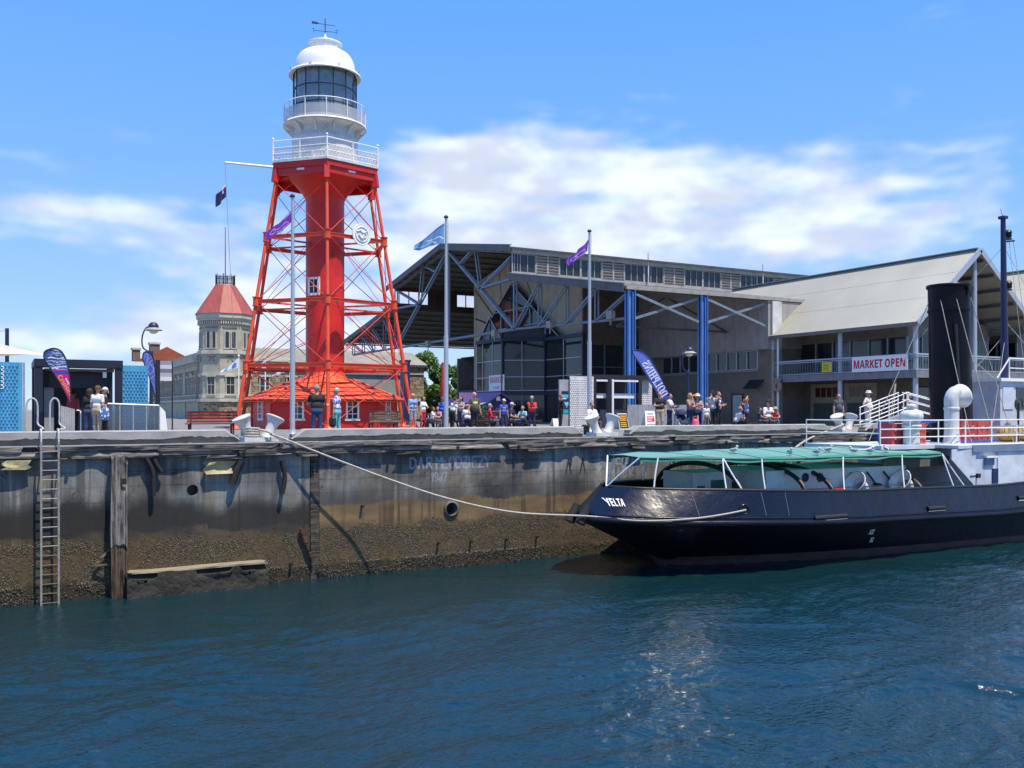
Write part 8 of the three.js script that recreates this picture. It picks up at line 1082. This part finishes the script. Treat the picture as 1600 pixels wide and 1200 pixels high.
// round the second bollard and the banner
person('boy in a white T-shirt sitting behind the second bollard', 924.5, 36.2, { sit: 1, face: 0.1, shirt: K.white, legs: [0.16, 0.07, 0.05], hair: K.black, h: 1.62, skin: 1, arms: ['lap', 'lap'] });
{ const [g, j] = person('man in a black T-shirt and beige shorts under the feather banner', 1030.5, 39.2, { face: -0.4, shirt: K.black, legs: K.beige, legLen: 'shorts', sleeve: 'short', hair: [0.12, 0.07, 0.04], h: 1.76, fat: 1.1, arms: ['down', 'hold'] }); }
person('boy in a white T-shirt and jeans with folded arms', 1046, 39.6, { face: 0.6, shirt: K.white, legs: K.navy, sleeve: 'short', hair: K.br, h: 1.68, arms: ['fold', 'fold'] });
person('blonde curly-haired woman in a dark patterned top', 1078, 39.8, { face: 0.2, shirt: [0.2, 0.17, 0.16], legs: K.navy, sleeve: 'none', hair: [0.52, 0.36, 0.16], hairStyle: 'long', female: 1, h: 1.7, arms: ['fold', 'fold'] });
{ const [g] = person('woman in a white sun hat beside the blonde woman', 1090, 40.0, { face: -0.5, shirt: [0.3, 0.24, 0.22], legs: K.navy, sleeve: 'none', hair: [0.3, 0.2, 0.1], hat: ['brim', [0.74, 0.7, 0.62]], female: 1, h: 1.64, arms: ['hold', 'head'] }); }
{ const b = thing('pink_bag', 'bright pink shoulder bag beside the woman in the sun hat', 'bag', null, gnd(1086.5, 38.6)); part('sack', skin([cap(V(0, 0.16, 0), V(0, 0.42, 0), 0.2, 0.15, [0.7, 0.1, 0.18])], 0.03).translate(0, 0.04, 0), vcol(0.8), b); part('handle', new THREE.TorusGeometry(0.12, 0.014, 5, 16, 3.14).translate(0, 0.58, 0), M.redBeam, b);
  const s = thing('pushchair', 'navy pushchair beside the blonde woman', 'pushchair', null, gnd(1066.5, 39)); part('seat', slab([V(-0.2, 0.4, 0.2), V(0.2, 0.4, 0.2), V(0.2, 0.85, -0.2), V(-0.2, 0.85, -0.2)], 0.06), mot(K.navy, 0.8), s); part('hood', new THREE.SphereGeometry(0.26, 14, 8, 0, 6.3, 0, 1.5).translate(0, 0.75, -0.1), mot(K.navy, 0.8, 2, 0.004, { side: THREE.DoubleSide }), s); part('frame', [rod(V(-0.22, 0.1, 0.3), V(-0.22, 1.0, -0.4), 0.016), rod(V(0.22, 0.1, 0.3), V(0.22, 1.0, -0.4), 0.016), rod(V(-0.22, 1.0, -0.4), V(0.22, 1.0, -0.4), 0.02), rod(V(-0.22, 0.1, -0.3), V(-0.22, 0.6, 0.1), 0.016), rod(V(0.22, 0.1, -0.3), V(0.22, 0.6, 0.1), 0.016)], M.galv, s); for (const x of [-0.22, 0.22]) for (const z of [-0.3, 0.3]) part('wheel', new THREE.TorusGeometry(0.085, 0.022, 6, 16).rotateY(Math.PI / 2).translate(x, 0.107, z), M.rubber, s); }
person('small child in a white top between the adults by the blue column', 1103.5, 39.8, { face: 0, shirt: [0.6, 0.6, 0.62], legs: K.grey, sleeve: 'short', hair: [0.3, 0.18, 0.08], h: 1.25 });
{ const [g, j] = person('man in dark trousers raising a camera to his face', 1112.5, 40.2, { face: -0.3, shirt: [0.5, 0.5, 0.52], legs: K.black, sleeve: 'short', hair: [0.05, 0.03, 0.02], hat: ['cap', K.black], h: 1.8, arms: ['eye', 'eye'] }); acc(g, 'camera', [bx(0.15, 0.1, 0.06, 0, 1.62, 0.2), rod(V(0, 1.62, 0.23), V(0, 1.62, 0.33), 0.035, 0.04, 12)], M.black); acc(g, 'rucksack_strap', [tube([V(0.12, 1.45, -0.1), V(0.13, 1.5, 0.02), V(0.11, 1.3, 0.15), V(0.12, 1.15, 0.1)], 0.02, 12, 5)], M.navyPost); }
person('man in a navy and white shirt beside the photographer', 1122, 40.4, { face: 0.4, shirt: [0.03, 0.04, 0.12], legs: K.black, sleeve: 'short', hair: [0.15, 0.08, 0.04], h: 1.78, arms: ['hold', 'fold'], print: (x, y, z, c) => c[2] === 0.12 && z > 0.04 && Math.abs(x) < 0.06 ? K.white : null });
person('crouching man in a white shirt with grey hair', 1151, 41.6, { crouch: 1, face: 1.2, shirt: K.white, legs: K.black, sleeve: 'short', hair: K.gh, h: 1.74, arms: ['point', 'hold'] });
person('woman in a blue sleeveless top with a hand to her head', 1167, 41.2, { face: -2.2, shirt: [0.2, 0.3, 0.6], legs: K.black, sleeve: 'none', hair: [0.42, 0.2, 0.08], hairStyle: 'tail', female: 1, h: 1.52, arms: ['head', 'eye'] });
person('child in navy seated before the man in the dark cap', 1187, 41.5, { sit: 1, face: 0.6, shirt: K.navy, legs: K.grey, hair: K.br, h: 1.2, arms: ['lap', 'lap'] });
person('man in a white T-shirt and dark cap seated at the shed corner', 1199.5, 41.6, { sit: 1, face: 0, shirt: K.white, legs: K.grey, sleeve: 'short', hair: K.br, hat: ['cap', K.black], h: 1.95, arms: ['lap', 'lap'] });
person('child in a straw hat and red top seated at the shed corner', 1211, 41.2, { sit: 1, face: -0.6, shirt: [0.55, 0.06, 0.06], legs: K.grey, hair: K.br, hat: ['brim', [0.6, 0.45, 0.25]], h: 1.2, arms: ['lap', 'lap'] });
{ const seat = (px, Z, w, lab, c) => { const o = thing('low_seat', lab, 'seat', 'low seats on the wharf', gnd(px, Z)); part('seat_board', bx(w, 0.06, 0.4, 0, 0.35, -0.06), c, o); for (const s of [-1, 1]) part('leg', bx(0.06, 0.32, 0.34, s * (w / 2 - 0.1), 0.16, -0.06), M.dark, o); };
  seat(1199, 41.5, 1.3, 'low dark seat under the family at the shed corner', M.darkWood); seat(1181, 41.8, 0.5, 'small orange seat beside the seated child', stk([0.62, 0.16, 0.03])); seat(924.5, 36.2, 0.6, 'low brown seat behind the second bollard', M.darkWood); seat(680, 44.5, 1.0, 'low dark seat under the two children by the flagpole', M.darkWood); seat(730.5, 43, 0.6, 'low dark seat in front of the stout man', M.darkWood); seat(765, 43.5, 0.6, 'low dark seat under the person in red', M.darkWood); seat(799, 44.5, 0.6, 'low dark seat under the person in the dark vest', M.darkWood); seat(817, 43.5, 0.6, 'low dark seat under the child in turquoise', M.darkWood); }
// by the gangway
person('man in a dark grey polo shirt behind the far bollard', 1310, 42.4, { face: -0.3, shirt: [0.06, 0.075, 0.085], legs: K.grey, sleeve: 'short', hair: K.br, h: 1.72, fat: 1.2 });
person('man in white with a sun hat standing by the gangway', 1356, 42.6, { face: 0.3, shirt: [0.66, 0.62, 0.56], legs: [0.62, 0.58, 0.5], sleeve: 'short', hair: K.gh, hat: ['brim', [0.78, 0.75, 0.68]], h: 1.84, fat: 1.2, arms: ['down', 'hip'] });
person('man in a red shirt on the far side of the gangway', 1419.5, 46, { face: 0.7, shirt: [0.55, 0.02, 0.03], legs: K.grey, sleeve: 'short', hair: K.gh, hairStyle: 'bald', h: 1.78, arms: ['rail', 'rail'] });
renderer.render(scene, camera);
